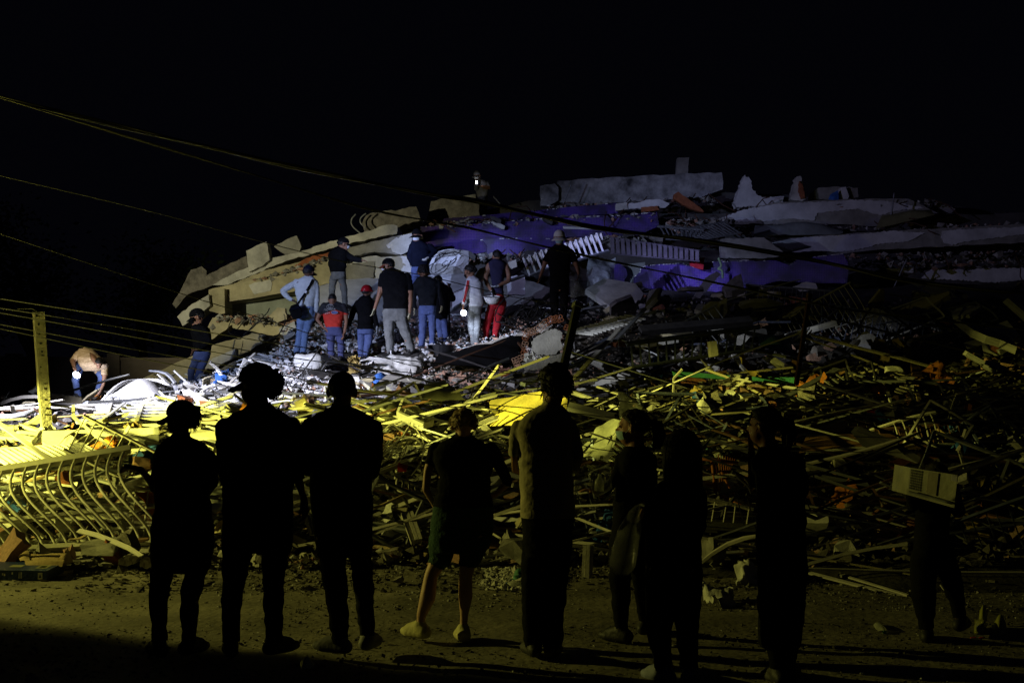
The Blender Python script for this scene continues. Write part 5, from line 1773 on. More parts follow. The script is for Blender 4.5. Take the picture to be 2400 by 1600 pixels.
# ================================================================== CABLES AND POSTS
PL = 'slack power lines across the scene'
for k, (a, lab) in enumerate([
    ([(-60, 692, 12.4), (0, 700, 12.4), (300, 747, 12.2), (600, 797, 12), (800, 826, 12), (1000, 849, 12), (1260, 876, 12), (1700, 905, 12), (2100, 925, 12), (2480, 940, 12)], 'highest of the five slack lines, level with the top of the concrete post'),
    ([(-60, 715, 12.3), (0, 722, 12.3), (300, 770, 12.1), (600, 825, 11.9), (800, 854, 11.9), (1000, 877, 11.9), (1260, 897, 11.9), (1700, 940, 11.9), (2100, 958, 11.9), (2480, 968, 11.9)], 'second slack line from the top across the rescuers'),
    ([(-60, 726, 12.2), (0, 733, 12.2), (300, 787, 12), (600, 843, 11.8), (800, 876, 11.8), (1000, 902, 11.8), (1260, 925, 11.8), (1700, 957, 11.8), (2100, 978, 11.8), (2480, 990, 11.8)], 'middle one of the five slack lines'),
    ([(-60, 750, 12.1), (0, 760, 12.1), (300, 816, 11.9), (600, 868, 11.7), (800, 905, 11.7), (1000, 938, 11.7), (1260, 958, 11.7), (1700, 1008, 11.7), (2100, 1026, 11.7), (2480, 1040, 11.7)], 'fourth slack line from the top, over the bending rescuer'),
    ([(-60, 760, 12.0), (0, 770, 12.0), (300, 834, 11.8), (600, 890, 11.6), (800, 925, 11.6), (1000, 950, 11.6), (1200, 966, 11.6), (1400, 1052, 11.6), (1700, 1054, 11.6), (2100, 1060, 11.6), (2480, 1066, 11.6)], 'lowest of the five slack lines, just above the bending rescuer')]):
    cable('power_line', lab, 'cable', a, .0048, LINE, PL)
cable('power_line', 'single thin line running under the cable bundles to the black T-shirt', 'cable', [(-40, 402, 14), (0, 412, 14), (350, 495, 14), (620, 568, 14), (800, 612, 14), (1000, 647, 14), (1200, 695, 14), (1330, 716, 14)], .005, WIRE, PL)
cable('power_line', 'single thin line starting mid height at the left edge of the scene', 'cable', [(-40, 535, 13.5), (0, 548, 13.5), (400, 680, 13.5), (600, 742, 13.5), (720, 780, 13.5), (900, 838, 13.5), (1010, 862, 13.5), (1300, 880, 13.5)], .005, WIRE, PL)


def bundle(label, pts, n, r, spread, seed):
    rr = random.Random(seed)
    root = empty('cable_bundle', P(*pts[0]), label, 'cable', 'sagging bundles of cables')
    for k in range(n):
        ph = rr.uniform(0, 6.28)
        q = []
        for i, (u, v, y) in enumerate(pts):
            p = spread * (1 if 0 < i < len(pts) - 1 else .6)
            q.append((u, v + p * math.sin(ph + i * 1.7 + k) * (k > 0), y + .03 * math.cos(ph + i * 2.3)))
        o = cable('strand', None, None, q, r * rr.uniform(.7, 1.2), WIRE if k % 3 == 0 else CABLE, parent=root)


UPB = [(-60, 210, 13), (0, 225, 13), (230, 285, 13), (480, 345, 13), (700, 393, 13), (1000, 452, 13), (1120, 473, 13), (1300, 515, 13), (1430, 537, 13), (1640, 563, 13), (1900, 610, 13), (2100, 652, 13), (2300, 678, 13), (2480, 690, 13)]
LOB = [(-60, 214, 13), (0, 229, 13), (300, 322, 13), (600, 411, 13), (850, 485, 13), (1000, 517, 13), (1100, 536, 13), (1250, 571, 13), (1400, 604, 13), (1650, 658, 13), (1900, 710, 13), (2000, 726, 13), (2250, 755, 13), (2480, 782, 13)]
bundle('upper sagging bundle of thick cables crossing the whole scene', UPB, 5, .0105, 4.6, 1)
bundle('lower sagging bundle of thinner cables crossing the whole scene', LOB, 3, .006, 3.0, 2)

# concrete post at the left
root = empty('concrete_post', P(105, 1015, 16.4), 'leaning square concrete post with bolt holes at the left', 'post')
mb = MB()
q = [P(90, 731, 16.2), P(96, 820, 16.25), P(103, 930, 16.3), P(110, 1012, 16.4)]
w = px(23, 16.3)
for a, b in zip(q, q[1:]):
    mb.bar(a, b, w, .13, (.55, -1, 0))
mb.build('shaft', mat('post_concrete', (.34, .32, .27), .95, .35, 7, .8, fine=26), root)
for k in range(13):
    t = k / 12
    c = P(90.5 + 17 * t, 742 + 230 * t, 16.14 + .15 * t)
    mb = MB()
    mb.box(c + Vector((random.uniform(-.025, .02), -.012, random.uniform(-.03, .03))), (random.uniform(.004, .009), -.004, 0), (.004, .010, 0), (0, 0, random.uniform(.006, .018)))
    mb.build('hole', BLACKP, root)
mb = MB()
mb.tube([P(40, 724, 16), P(75, 723, 16.05), P(88, 731, 16.1), P(92, 738, 16.08)], .006, 5)
mb.build('tie_wire', WIRE, root)
beam('yellow_strut', 'short concrete strut propping the leaning post at the left', 'beam', (48, 1010), (100, 975), 18, CONC, ya=16.8, yb=16.7)
beam('strut', 'broken concrete strut leaning against the foot of the post', 'beam', (78, 1040), (106, 1003), 16, CONC, ya=16.3, yb=16.3)

# two steel poles
for lab, a, b, w, m in (('dark steel pole rising behind the head of the tall thick-haired onlooker', (1354, 712, 17.5), (1319, 872, 17), 17, GREYM), ('thin rusty pole standing in the dark rubble right of centre', (1897, 690, 16.5), (1866, 902, 16.2), 9, RUST)):
    root = empty('steel_pole', P(*b), lab, 'pole')
    mb = MB()
    A, Bq = P(*a), P(*b)
    mb.bar(A, Bq, px(w, 17), px(w, 17) * .8, (.4, -1, 0))
    mb.build('shaft', DARKM if m is GREYM else RUST, root)
    mb = MB()
    d = (A - Bq).normalized()
    mb.bar(A - d * .06, A + d * .01, px(w, 17) * 1.25, px(w, 17), (.4, -1, 0))
    mb.build('collar', m, root)


# ================================================================== RAILINGS
def railing(label, top, bot, n, m, wpx, rail=None, shape=None, cat='railing', name='balcony_railing', mid=None, ends=True, group='twisted metal railings', barw=None, bm_=None):
    """top / bot: two (u, v, y) ends each; bars in between; shape(t, s) bends a bar: pixel and depth offsets along it"""
    root = empty(name, P(*bot[0]), label, cat, group)
    def L(e, t):
        return tuple(e[0][i] + (e[1][i] - e[0][i]) * t for i in range(3))
    rw = rail or wpx * 1.6
    mb = MB()
    ya = (top[0][2] + top[1][2]) / 2
    mb.bar(P(*top[0]), P(*top[1]), px(rw, ya), px(rw, ya) * .7)
    mb.build('top_rail', m, root)
    if ends:
        mb = MB()
        mb.bar(P(*bot[0]), P(*bot[1]), px(rw * .7, ya), px(rw * .5, ya))
        mb.build('bottom_rail', m, root)
    for k in range(n):
        t = (k + .5) / n
        a, b = L(top, t), L(bot, t)
        mb = MB()
        if shape:
            pts = []
            for s in np.linspace(0, 1, 13):
                du, dv, dy = shape(s)
                pts.append(P(a[0] + (b[0] - a[0]) * s + du, a[1] + (b[1] - a[1]) * s + dv, a[2] + (b[2] - a[2]) * s + dy))
            mb.tube(pts, px(barw or wpx, ya) / 2, 6)
            mb.build('baluster', bm_ or m, root, smooth=True)
        else:
            mb.bar(P(*a), P(*b), px(barw or wpx, ya), px(barw or wpx, ya) * .8)
            mb.build('baluster', bm_ or m, root)
    if mid is not None:
        for t in mid:
            mb = MB()
            mb.bar(P(*L((top[0], bot[0]), t)), P(*L((top[1], bot[1]), t)), px(rw * .6, ya), px(rw * .35, ya))
            mb.build('mid_rail', m, root)
    return root


def belly(s):
    return (-34 * math.sin(math.pi * min(1, s * 1.2)) * (1 - s) ** .7 * 1.6, 0, -.28 * math.sin(math.pi * min(1, s * 1.1)))


railing('big cream railing with pot-bellied bars lying at the left edge', [(-120, 1122, 13.9), (306, 1052, 14.1)], [(-22, 1290, 13.1), (402, 1266, 13.3)], 15, CREAM, 7, rail=19, shape=belly, mid=(.62,))
railing('white hooked railing lying behind the big pot-bellied one', [(-40, 1056, 15.2), (196, 1040, 15.4)], [(10, 1090, 14.7), (262, 1070, 14.9)], 16, WHITE, 6, rail=7, ends=False)
railing('cream chair-like railing corner beside the fair-haired onlooker', [(925, 1118, 14.2), (1010, 1148, 14.4)], [(945, 1150, 13.7), (1060, 1172, 13.9)], 6, CREAM, 6, rail=9, shape=lambda s: (-12 * math.sin(math.pi * s), 10 * math.sin(math.pi * s), 0))
beam('rail_tube', 'square cream tube sloping up from the chair-like railing', 'tube', (925, 1117), (1010, 1075), 8, CREAM)
railing('long blue-grey balcony railing in the dark middle of the heap', [(1468, 806, 20.5), (1780, 766, 21.5)], [(1474, 862, 20.2), (1770, 818, 21.2)], 15, BLUEM, 4, rail=10)
railing('white window grille lying flat in front of the plaster fragments', [(1345, 772, 23.4), (1480, 736, 24.6)], [(1330, 786, 22.6), (1492, 742, 23.4)], 2, WHITE, 4, rail=3, ends=True, group=None, name='window_grille', cat='grille')
g = empty('window_grille', P(1400, 770, 23), 'ladder of white bars lying beneath the grey plaster board', 'grille', None)
for k in range(13):
    t = k / 12
    mb = MB()
    mb.bar(P(1325 + 140 * t, 778 - 40 * t, 23 + 1.4 * t), P(1392 + 120 * t, 784 - 36 * t, 22.4 + 1.2 * t), px(4, 23), px(4, 23))
    mb.build('bar', WHITE, g)
railing('yellow-lit stair railing with short bars rising right of centre', [(1650, 1032, 18), (1960, 868, 20)], [(1690, 1052, 17.6), (1985, 886, 19.6)], 22, GREYM, 3.5, rail=13, ends=False)
railing('short green-grey railing with bars below the stair railing', [(1660, 1052, 16.6), (1770, 985, 17.6)], [(1690, 1075, 16.3), (1800, 1010, 17.3)], 7, TEALP, 4, rail=12, ends=False)
railing('fence of upright pickets hanging across the purple parapet', [(1428, 556, 33.4), (1640, 588, 33.6)], [(1430, 594, 33.3), (1640, 612, 33.5)], 17, mat('violet_grey_wood', (.16, .14, .17), .8, .4, 6, .3), 8, rail=4, name='picket_fence', cat='fence', group=None)
railing('tilted railing grid on the upper right floor', [(1590, 540, 35), (1700, 520, 35.4)], [(1640, 562, 34.4), (1738, 545, 34.6)], 12, GREYM, 3, rail=5)
railing('grey bar fence leaning beneath the middle cables', [(1540, 530, 35), (1650, 538, 34.7)], [(1560, 560, 34.6), (1640, 564, 34.5)], 9, GREYM, 2.5, rail=5)
railing('diagonal black railing at the lower right foot of the plastic sheet', [(1440, 1010, 15.8), (1376, 1185, 14.2)], [(1470, 1030, 15.4), (1396, 1215, 13.9)], 15, DARKM, 5, rail=9, ends=False, bm_=GREYM)


# white louvred shutters, panels in a twisted frame
def shutter(label, a0, a1, h, n, y0, y1):
    root = empty('louvre_shutter', P(*a0, y0), label, 'shutter', 'twisted white louvre shutters')
    for k in range(n):
        t0, t1 = k / n, (k + .84) / n
        u0, v0 = a0[0] + (a1[0] - a0[0]) * t0, a0[1] + (a1[1] - a0[1]) * t0
        u1, v1 = a0[0] + (a1[0] - a0[0]) * t1, a0[1] + (a1[1] - a0[1]) * t1
        y = y0 + (y1 - y0) * t0
        prism([(u0, v0), (u1, v1), (u1 + 3, v1 + h * .42), (u0 + 3, v0 + h * .42)], y, .05).build('louvre', CREAM, root)
        mb = MB()
        mb.bar(P(u0 - 2, v0 - 2, y - .03), P(u0 + 14, v0 + h, y - .25), .035, .035)
        mb.build('bar', WHITE, root)
    mb = MB()
    mb.bar(P(a0[0] + 12, a0[1] + h, y0 - .25), P(a1[0] + 14, a1[1] + h, y1 - .25), .06, .04)
    mb.build('bottom_rail', GREYM, root)
    mb = MB()
    mb.bar(P(a0[0], a0[1] + 1, y0 - .03), P(a1[0], a1[1] + 1, y1 - .03), .03, .03)
    mb.build('top_rail', GREYM, root)


shutter('twisted louvre shutter right above the white capped rescuer', (1326, 572), (1412, 545), 42, 7, 30, 30.6)
shutter('twisted louvre shutter between the red trousers and the white capped rescuer', (1228, 606), (1284, 582), 40, 4, 29.4, 29.8)
shutter('small louvre shutter fragment just right of the tank top', (1183, 618), (1214, 606), 40, 1, 28.8, 29)
beam('white_strip', 'brightly lit white strip above the louvre shutters', 'strip', (1320, 533), (1434, 536), 6, WHITE, ya=33, yb=33.2)

# ================================================================== HAND-PLACED RUBBLE
sheet('plastic_sheet', 'limp translucent plastic curtain hanging beside the purple parapet', 'sheet', [(1378, 606, 32), (1436, 608, 32.6), (1440, 712, 31.4), (1376, 718, 30.6)], CURTAIN, 18, 22, bulge=.1, rough=.10, seed=12, freq=2.6)
sheet('plastic_sheet', 'clear plastic film wrapped over a rail left of the slim masked onlooker', 'sheet', [(1438, 985, 15.9), (1466, 960, 15.6), (1428, 1084, 14.7), (1348, 1060, 15.8)], FILM, 20, 20, bulge=.12, rough=.06, seed=13, freq=4)
sheet('plastic_bag', 'crumpled clear plastic bag puffed up above the slim masked onlooker', 'bag', [(1456, 930, 17.0), (1506, 932, 16.4), (1500, 966, 16.1), (1450, 972, 16.6)], FILM, 18, 18, bulge=.22, rough=.07, seed=14, freq=7)
sheet('yellow_sheet', 'large bent yellow panel left of the tall thick-haired onlooker', 'panel', [(1148, 938, 18.5), (1272, 914, 17.5), (1268, 992, 16.7), (1150, 998, 17.6)], YELP, 18, 12, bulge=.04, rough=.02, seed=15, freq=2)
sheet('yellow_sheet', 'narrow yellow panel strip right of the tall onlooker\'s neck', 'panel', [(1300, 960, 17.2), (1334, 916, 17.6), (1326, 968, 16.9), (1318, 1004, 16.7)], YELP, 8, 10, bulge=.03, rough=.01, seed=16)
beam('timber_edge', 'yellow-lit raw plank standing behind the bent yellow panel', 'plank', (1210, 894), (1255, 916), 9, CREAM)
beam('white_plank', 'broad white board lying right of the tall onlooker', 'board', (1332, 952), (1438, 978), 20, WHITE, ya=17.0, yb=16.9)
beam('long_rail', 'long aluminium rail slanting up behind the tall onlooker', 'rail', (1322, 912), (1452, 770), 9, CREAM, ya=18.5, yb=22.5)
beam('long_rail', 'upper end piece of the long slanting aluminium rail', 'rail', (1440, 800), (1512, 724), 8, GREYM, ya=21.5, yb=24)
for k, (a, b) in enumerate((((1345, 832), (1450, 780)), ((1340, 842), (1462, 786)), ((1342, 850), (1430, 812)))):
    beam('window_profile', ('top', 'middle', 'bottom')[k] + ' one of three blue-grey window profiles beside the brick fragment', 'profile', a, b, 6, BLUEM if k != 1 else GREYM, ya=20.6 - k * .2, yb=22.5 - k * .2)
beam('violet_beam', 'flat grey beam under the three window profiles', 'beam', (1225, 900), (1420, 826), 13, BLUEM, ya=19, yb=21.5)


# broken hollow-brick wall fragment
def brick_fragment():
    root = empty('brick_wall_fragment', P(1270, 860, 20.5), 'broken hollow-brick wall fragment with plaster skin in front of the rescuers', 'wall fragment')
    y = 20.8
    prism([(1246, 800), (1262, 780), (1300, 770), (1318, 780), (1314, 800), (1322, 812), (1300, 830), (1262, 832), (1248, 822)], y - .30, .25, 4, 2.0, tv=.004, tu=-.002).build('plaster', CONC, root)
    prism([(1222, 850), (1262, 842), (1318, 826), (1336, 838), (1290, 862), (1232, 868)], y - .5, .25, 8, 1.8).build('plaster', CONC, root)
    def brk(u, v, w, h, a, m=BRICKD, d=.0):
        """a hollow clay brick end-on: outer walls and two by two cells"""
        ca, sa = math.cos(a), math.sin(a)
        def q(x, z, yy):
            return P(u + x * ca - z * sa, v - x * sa - z * ca, yy)
        mb = MB()
        t = w * .09
        yy0, yy1 = y - .22 - d, y - .02 - d
        for x0, x1, z0, z1 in ((-w / 2, w / 2, h / 2 - t, h / 2), (-w / 2, w / 2, -h / 2, -h / 2 + t), (-w / 2, -w / 2 + t, -h / 2, h / 2), (w / 2 - t, w / 2, -h / 2, h / 2), (-t / 2, t / 2, -h / 2, h / 2), (-w / 2, w / 2, -t / 2, t / 2)):
            vs = [q(x, z, yy) for yy in (yy0, yy1) for x, z in ((x0, z0), (x1, z0), (x1, z1), (x0, z1))]
            mb.add(vs, [(0, 1, 2, 3), (7, 6, 5, 4), (0, 4, 5, 1), (1, 5, 6, 2), (2, 6, 7, 3), (3, 7, 4, 0)])
        mb.build('brick', m, root)
    for k in range(8):
        t = k / 7
        brk(1238 + 74 * t, 778 - 34 * t + 4 * math.sin(k), 15, 17, .42 + random.uniform(-.12, .12), BRICKD if k < 4 else BRICK)
    for k in range(4):
        brk(1232 - 3 * k * .5, 790 + 17 * k, 14, 15, 1.25 + random.uniform(-.1, .1), BRICKD if k % 2 else BRICK)
    for (u, v, a, m) in ((1208, 844, .35, BRICKD), (1222, 838, .35, BRICKD), (1212, 854, .35, BRICKD), (1313, 800, .9, BRICKD), (1308, 812, .9, BRICKD), (1330, 768, -.4, BRICK), (1342, 760, -.5, BRICK), (1290, 852, .2, BRICK), (1306, 846, .3, BRICK), (1262, 858, .2, BRICK)):
        brk(u, v, 16, 14, a, m, .05)
    for k in range(26):
        mb = MB()
        c = P(1232 + random.uniform(0, 84), 834 + random.uniform(-8, 12), y - .28)
        q = [Vector((random.gauss(0, 1), random.gauss(0, 1), random.gauss(0, 1))).normalized() * random.uniform(.015, .045) for _ in range(3)]
        mb.box(c, q[0], q[1].cross(q[0]).normalized() * .03, q[2].cross(q[0]).normalized() * .025)
        mb.build('mortar_lump', PLAST, root)


brick_fragment()


# mattresses and cloth heaps behind the onlookers' heads
def pillow_thing(name, label, cat, poly, y, ry, m, seed, rough=.02):
    st = poly
    root = None
    B = Body()
    B.torso([(P((a + b) / 2, v, y + dy), px((b - a) / 2, y), ry) for v, a, b, dy in st], 's' * 9)
    V = np.array([tuple(p) for p in B.mb.v])
    o = MB()
    o.v, o.f, o.mi = [tuple(p) for p in V], B.mb.f, [0] * len(B.mb.f)
    Vr, Nr, F = remesh(o, .025, 2)
    Vr = Vr + Nr * (rough * (vnoise(Vr * 5, seed) + .6 * vnoise(Vr * 11, seed + 1)))[:, None]
    c = Vr.mean(0)
    ob = mesh_obj(name, Vr, F, m, None, c)
    ob.location = c
    return tag(ob, label, cat)


pillow_thing('mattress', 'crumpled white mattress end below the pale sweatshirt rescuer', 'mattress', [(830, 693, 752, .1), (836, 691, 758, 0), (850, 690, 762, 0), (864, 694, 764, 0), (868, 700, 760, .1)], 25, .3, WCLOTH, 3)
pillow_thing('mattress', 'long sagging grey-white mattress below the big rescuer in black', 'mattress', [(838, 870, 985, .2), (846, 842, 992, .1), (858, 835, 992, 0), (872, 838, 990, -.1), (884, 868, 985, -.2), (892, 900, 975, -.2)], 24.6, .35, WCLOTH, 5, .05)
sheet('blue_tarpaulin', 'crumpled bright blue sheet right of the shaved head', 'tarpaulin', [(868, 884, 22.6), (908, 880, 22.8), (922, 902, 22.2), (874, 908, 22.0)], BLUEC, 14, 10, bulge=.1, rough=.08, seed=17, freq=5)
sheet('orange_cloth', 'orange scrap beside the blue sheet right of the shaved head', 'cloth', [(846, 884, 22.4), (868, 884, 22.5), (880, 912, 22.0), (846, 912, 22.0)], OCLOTH, 10, 10, bulge=.05, rough=.06, seed=18, freq=5)
sheet('blue_cloth', 'bright blue cloth in the chips left of the curly hair', 'cloth', [(505, 880, 22.8), (536, 866, 23.4), (532, 900, 22.2), (496, 908, 21.8)], BLUEC, 12, 12, bulge=.06, rough=.08, seed=19, freq=6)
slab('white_board', 'pale flat board standing right of the shaved head', 'board', [(808, 876), (842, 880), (838, 945), (806, 950)], 21.5, .04, WHITE, 0, 0)
sheet('white_sheet', 'white domed appliance lid behind the capped onlooker at the left', 'lid', [(244, 925, 20.2), (404, 898, 21.0), (416, 958, 19.3), (262, 966, 19.2)], WHITE, 16, 12, bulge=.30, rough=.015, seed=20, freq=2)
cable('bent_tube', 'arched white tube around the domed lid at the left', 'tube', [(228, 955, 19.8), (258, 920, 20.2), (288, 898, 20.6), (322, 892, 20.9), (372, 892, 21.0), (398, 906, 20.8)], .03, WHITE)
g = empty('wire_rack', P(340, 945, 19.4), 'white wire rack leaning on the domed lid at the left', 'rack')
for k in range(9):
    mb = MB()
    u = 262 + 17 * k
    mb.bar(P(u, 930 - 1.5 * k, 19.6), P(u + 8, 972 - 2.2 * k, 19.0), .014, .014)
    mb.build('wire', GREYM, g)
for k in range(4):
    mb = MB()
    mb.bar(P(258, 932 + 12 * k, 19.6 - .15 * k), P(408, 916 + 11 * k, 19.6 - .15 * k), .014, .014)
    mb.build('wire', GREYM, g)
beam('white_beam', 'long white boxed beam lying behind the short capped onlooker', 'beam', (100, 1030), (372, 1022), 26, WHITE, t=.16, ya=16.0, yb=16.3)
beam('white_beam', 'second boxed beam end right of the short capped onlooker', 'beam', (440, 1020), (512, 1030), 24, CREAM, t=.14, ya=16.4, yb=16.4)
g = empty('shutter_gate', P(340, 1000, 18), 'flattened white slatted gate under the wire rack at the left', 'gate')
for k in range(10):
    a = (190 + 6 * k, 1004 - 7.2 * k, 17.0 + .28 * k)
    b = (520 - 2 * k, 990 - 7.0 * k, 17.3 + .28 * k)
    mb = MB()
    mb.bar(P(*a), P(*b), px(7.5, 17.5), .03)
    mb.build('slat', WHITE, g)
for k in range(4):
    u = 240 + 75 * k
    mb = MB()
    mb.bar(P(u, 1004, 16.92), P(u + 24, 934, 19.72), .05, .03)
    mb.build('cross_bar', CREAM, g)
beam('strip', 'white strip crossing the slatted gate up to the right', 'strip', (205, 1012), (292, 944), 7, WHITE, ya=16.8, yb=19.0)
beam('strip', 'white stick standing upright in front of the slatted gate', 'strip', (172, 950), (172, 1010), 7, CREAM, ya=17.5, yb=16.8)
beam('strip', 'long pale strip slanting across the left edge above the bellied railing', 'strip', (-20, 980), (118, 1078), 10, CREAM, ya=15.4, yb=14.6)
beam('strip', 'broad pale plank between the two capped onlookers', 'plank', (436, 918), (505, 960), 17, WHITE, ya=19.6, yb=18.6)
beam('strip', 'white strip running right from the broad pale plank', 'strip', (500, 955), (560, 968), 11, WHITE, ya=18.6, yb=18.2)
sheet('concrete_flap', 'thin curved grey sheet right of the shoulder of the shaved person', 'sheet', [(858, 950, 18.8), (945, 930, 19.2), (930, 985, 17.6), (890, 1005, 17.2)], mat('olive_sheet', (.25, .25, .17), .8, .3, 3, .3), 16, 12, bulge=.07, rough=.05, seed=22, freq=3)
sheet('arched_panel', 'arched grey panel above the square-holed vent block', 'panel', [(1000, 900, 20.2), (1045, 888, 20.4), (1090, 935, 18.8), (985, 945, 18.8)], mat('olive_sheet2', (.2, .2, .14), .8, .3, 3, .3), 14, 12, bulge=.06, rough=.05, seed=23, freq=3)


# white vent block with square holes
def vent():
    root = empty('vent_block', P(965, 975, 17.6), 'white vent block with square holes left of the fair-haired onlooker', 'vent')
    A, Bq, C, D = (944, 941), (1014, 990), (990, 998), (932, 972)
    def q(s, t, dy):
        u = (A[0] * (1 - s) + Bq[0] * s) * (1 - t) + (D[0] * (1 - s) + C[0] * s) * t
        v = (A[1] * (1 - s) + Bq[1] * s) * (1 - t) + (D[1] * (1 - s) + C[1] * s) * t
        return P(u, v, 17.6 - .25 * t + dy)
    for t in (0.06, .5, .95):
        mb = MB()
        mb.bar(q(0, t, 0), q(1, t, 0), .035 if t > .1 else .09, .10)
        mb.build('rib', WHITE, root)
    for k in range(6):
        mb = MB()
        mb.bar(q(k / 5, 0, 0), q(k / 5, 1, 0), .03, .09)
        mb.build('rib', WHITE, root)


vent()
sheet('red_scrap', 'small torn red-orange flag above the chair-like railing', 'scrap', [(936, 1084, 14.3), (955, 1090, 14.4), (952, 1104, 14.3), (930, 1106, 14.3)], REDP, 6, 6, bulge=.02, rough=.02, seed=24, freq=9)
for k, (cs, lab) in enumerate(((((944, 1205), (972, 1200), (990, 1262), (968, 1272)), 'fluted metal post stub standing left of the fair-haired onlooker'),)):
    root = empty('fluted_post', P(980, 1268, 13.2), lab, 'post')
    for i in range(3):
        a = (cs[0][0] + 10 * i, cs[0][1] - 2 * i)
        b = (cs[3][0] + 9 * i, cs[3][1] - 3 * i)
        mb = MB()
        mb.bar(P(*a, 13.5), P(*b, 13.2), px(8, 13.3), .05 + .02 * (i == 1))
        mb.build('flute', CREAM, root)
root = empty('fluted_post', P(1376, 1370, 11.9), 'fluted pale metal post stub standing above the red plastic piece', 'post')
for i in range(3):
    mb = MB()
    mb.bar(P(1370 + 9 * i, 1280, 12.2), P(1366 + 9 * i, 1366, 12.0), px(8, 12), .05 + .02 * (i == 1))
    mb.build('flute', CREAM, root)
sheet('red_piece', 'bent red plastic piece lying at the foot of the fluted stub', 'plastic', [(1362, 1370, 11.9), (1376, 1366, 11.95), (1402, 1392, 11.6), (1390, 1404, 11.5)], REDP, 8, 5, bulge=.06, rough=.01, seed=25)
sheet('brown_panel', 'brown board leaning right of the dark shorts', 'panel', [(1160, 1240, 13.6), (1232, 1236, 13.6), (1224, 1278, 13.2), (1146, 1285, 13.2)], PANELW, 8, 6, bulge=.01, rough=.004, seed=26)
sheet('brown_panel', 'large brown wooden panel lying in the dark at the right', 'panel', [(1900, 1000, 17.5), (2100, 960, 18.5), (2160, 1052, 16.0), (1872, 1060, 15.8)], PANELW, 18, 10, bulge=.03, rough=.006, seed=27)
sheet('red_cloth', 'bright red crumpled cloth behind the large brown panel', 'cloth', [(2030, 962, 18.6), (2095, 958, 18.8), (2090, 976, 18.3), (2034, 980, 18.2)], RCLOTH, 14, 8, bulge=.08, rough=.05, seed=28, freq=6)
slab('green_beam', 'flat green painted board lying across the lit pocket at the right', 'board', [(1578, 870), (1610, 872), (1740, 882), (1865, 884), (1866, 900), (1760, 892), (1620, 884), (1582, 882)], 20, .18, GREENP, 16, .7)
for k, (poly, m, lab) in enumerate([
    ([(1626, 850), (1660, 842), (1690, 852), (1680, 872), (1640, 874)], CREAM, 'pale broken slab above the green board'),
    ([(1595, 886), (1640, 884), (1660, 892), (1630, 900), (1600, 898)], BRICK, 'orange brick lump under the left end of the green board'),
    ([(1735, 905), (1780, 898), (1832, 900), (1830, 918), (1800, 925), (1740, 918)], BRICKD, 'yellow-lit brick slab under the middle of the green board'),
    ([(1688, 898), (1714, 890), (1712, 904), (1692, 910)], CREAM, 'small pale cup-shaped piece under the green board'),
    ([(2003, 800), (2030, 776), (2054, 790), (2052, 840), (2040, 848), (2006, 826)], PLAST, 'pale rounded concrete block standing in the dark at the right'),
    ([(2060, 820), (2075, 806), (2092, 830), (2080, 848), (2064, 840)], BRICK, 'orange brick piece right of the pale rounded block'),
    ([(1895, 835), (1950, 802), (1962, 812), (1920, 846), (1898, 846)], BRICKD, 'brick-backed plaster slab left of the pale rounded block'),
    ([(1443, 738), (1465, 700), (1495, 702), (1472, 738), (1450, 742)], PLAST, 'pale square plaster board below the purple parapet'),
    ([(1414, 726), (1430, 716), (1436, 728), (1422, 734)], OCHRE, 'small square ochre tile fragment left of the plaster board'),
    ([(1495, 712), (1524, 712), (1520, 734), (1500, 730)], PLAST, 'small pale plaster board right of the larger one'),
    ([(1530, 722), (1550, 712), (1562, 720), (1545, 732), (1532, 732)], BRICK, 'round reddish fragment beside the plaster boards'),
    ([(1480, 690), (1500, 684), (1520, 694), (1490, 700)], BRICK, 'flat reddish tile under the purple parapet'),
    ([(1655, 650), (1680, 636), (1690, 642), (1640, 700), (1628, 694)], CONC, 'dark grey stick of concrete leaning on the purple parapet'),
    ([(1700, 672), (1726, 652), (1735, 662), (1705, 694), (1694, 692)], CONC, 'grey concrete stick leaning right of the bright purple spot'),
    ([(1862, 670), (1890, 660), (1912, 664), (1916, 680), (1880, 682)], PLAST, 'pale lump of concrete at the right end of the purple parapet'),
    ([(1850, 694), (1890, 698), (1895, 722), (1862, 712)], BRICK, 'dull red brick piece behind the thin rusty pole'),
    ([(1350, 912), (1470, 868), (1520, 860), (1526, 872), (1400, 905), (1362, 922)], CREAM, 'long yellow-lit slab right of the tall onlooker\'s head'),
    ([(1172, 888), (1205, 892), (1207, 914), (1190, 908), (1176, 898)], WHITE, 'white box corner left of the tall onlooker\'s head'),
    ([(1052, 882), (1092, 878), (1094, 898), (1056, 902)], BRICKD, 'pinkish brick slab above the arched grey panel'),
    ([(1020, 874), (1042, 872), (1042, 886), (1022, 886)], BRICKD, 'small pinkish brick piece left of the slab'),
    ([(560, 800), (590, 780), (640, 790), (652, 805), (640, 838), (598, 838)], CONC, 'grey broken block left of the pale sweatshirt rescuer'),
    ([(630, 742), (650, 720), (668, 722), (672, 748), (650, 756)], OCHRE, 'ochre block with rope left of the shoulder bag'),
    ([(655, 768), (690, 752), (695, 770), (672, 790), (655, 782)], PLAST, 'pale block below the shoulder bag'),
    ([(118, 925), (190, 930), (196, 950), (165, 985), (120, 970)], OCHRE, 'yellow-lit broken block under the bending rescuer'),
    ([(0, 1300), (10, 1296), (30, 1300), (22, 1316), (0, 1318)], YELP, 'crumpled yellow scrap at the left kerb'),
]):
    uu = sum(p[0] for p in poly) / len(poly)
    vv = sum(p[1] for p in poly) / len(poly)
    slab('rubble_piece', lab, 'rubble', poly, depth(uu, min(vv, 1325)) - .25, .22, m, 7, 1.3, tv=.004)


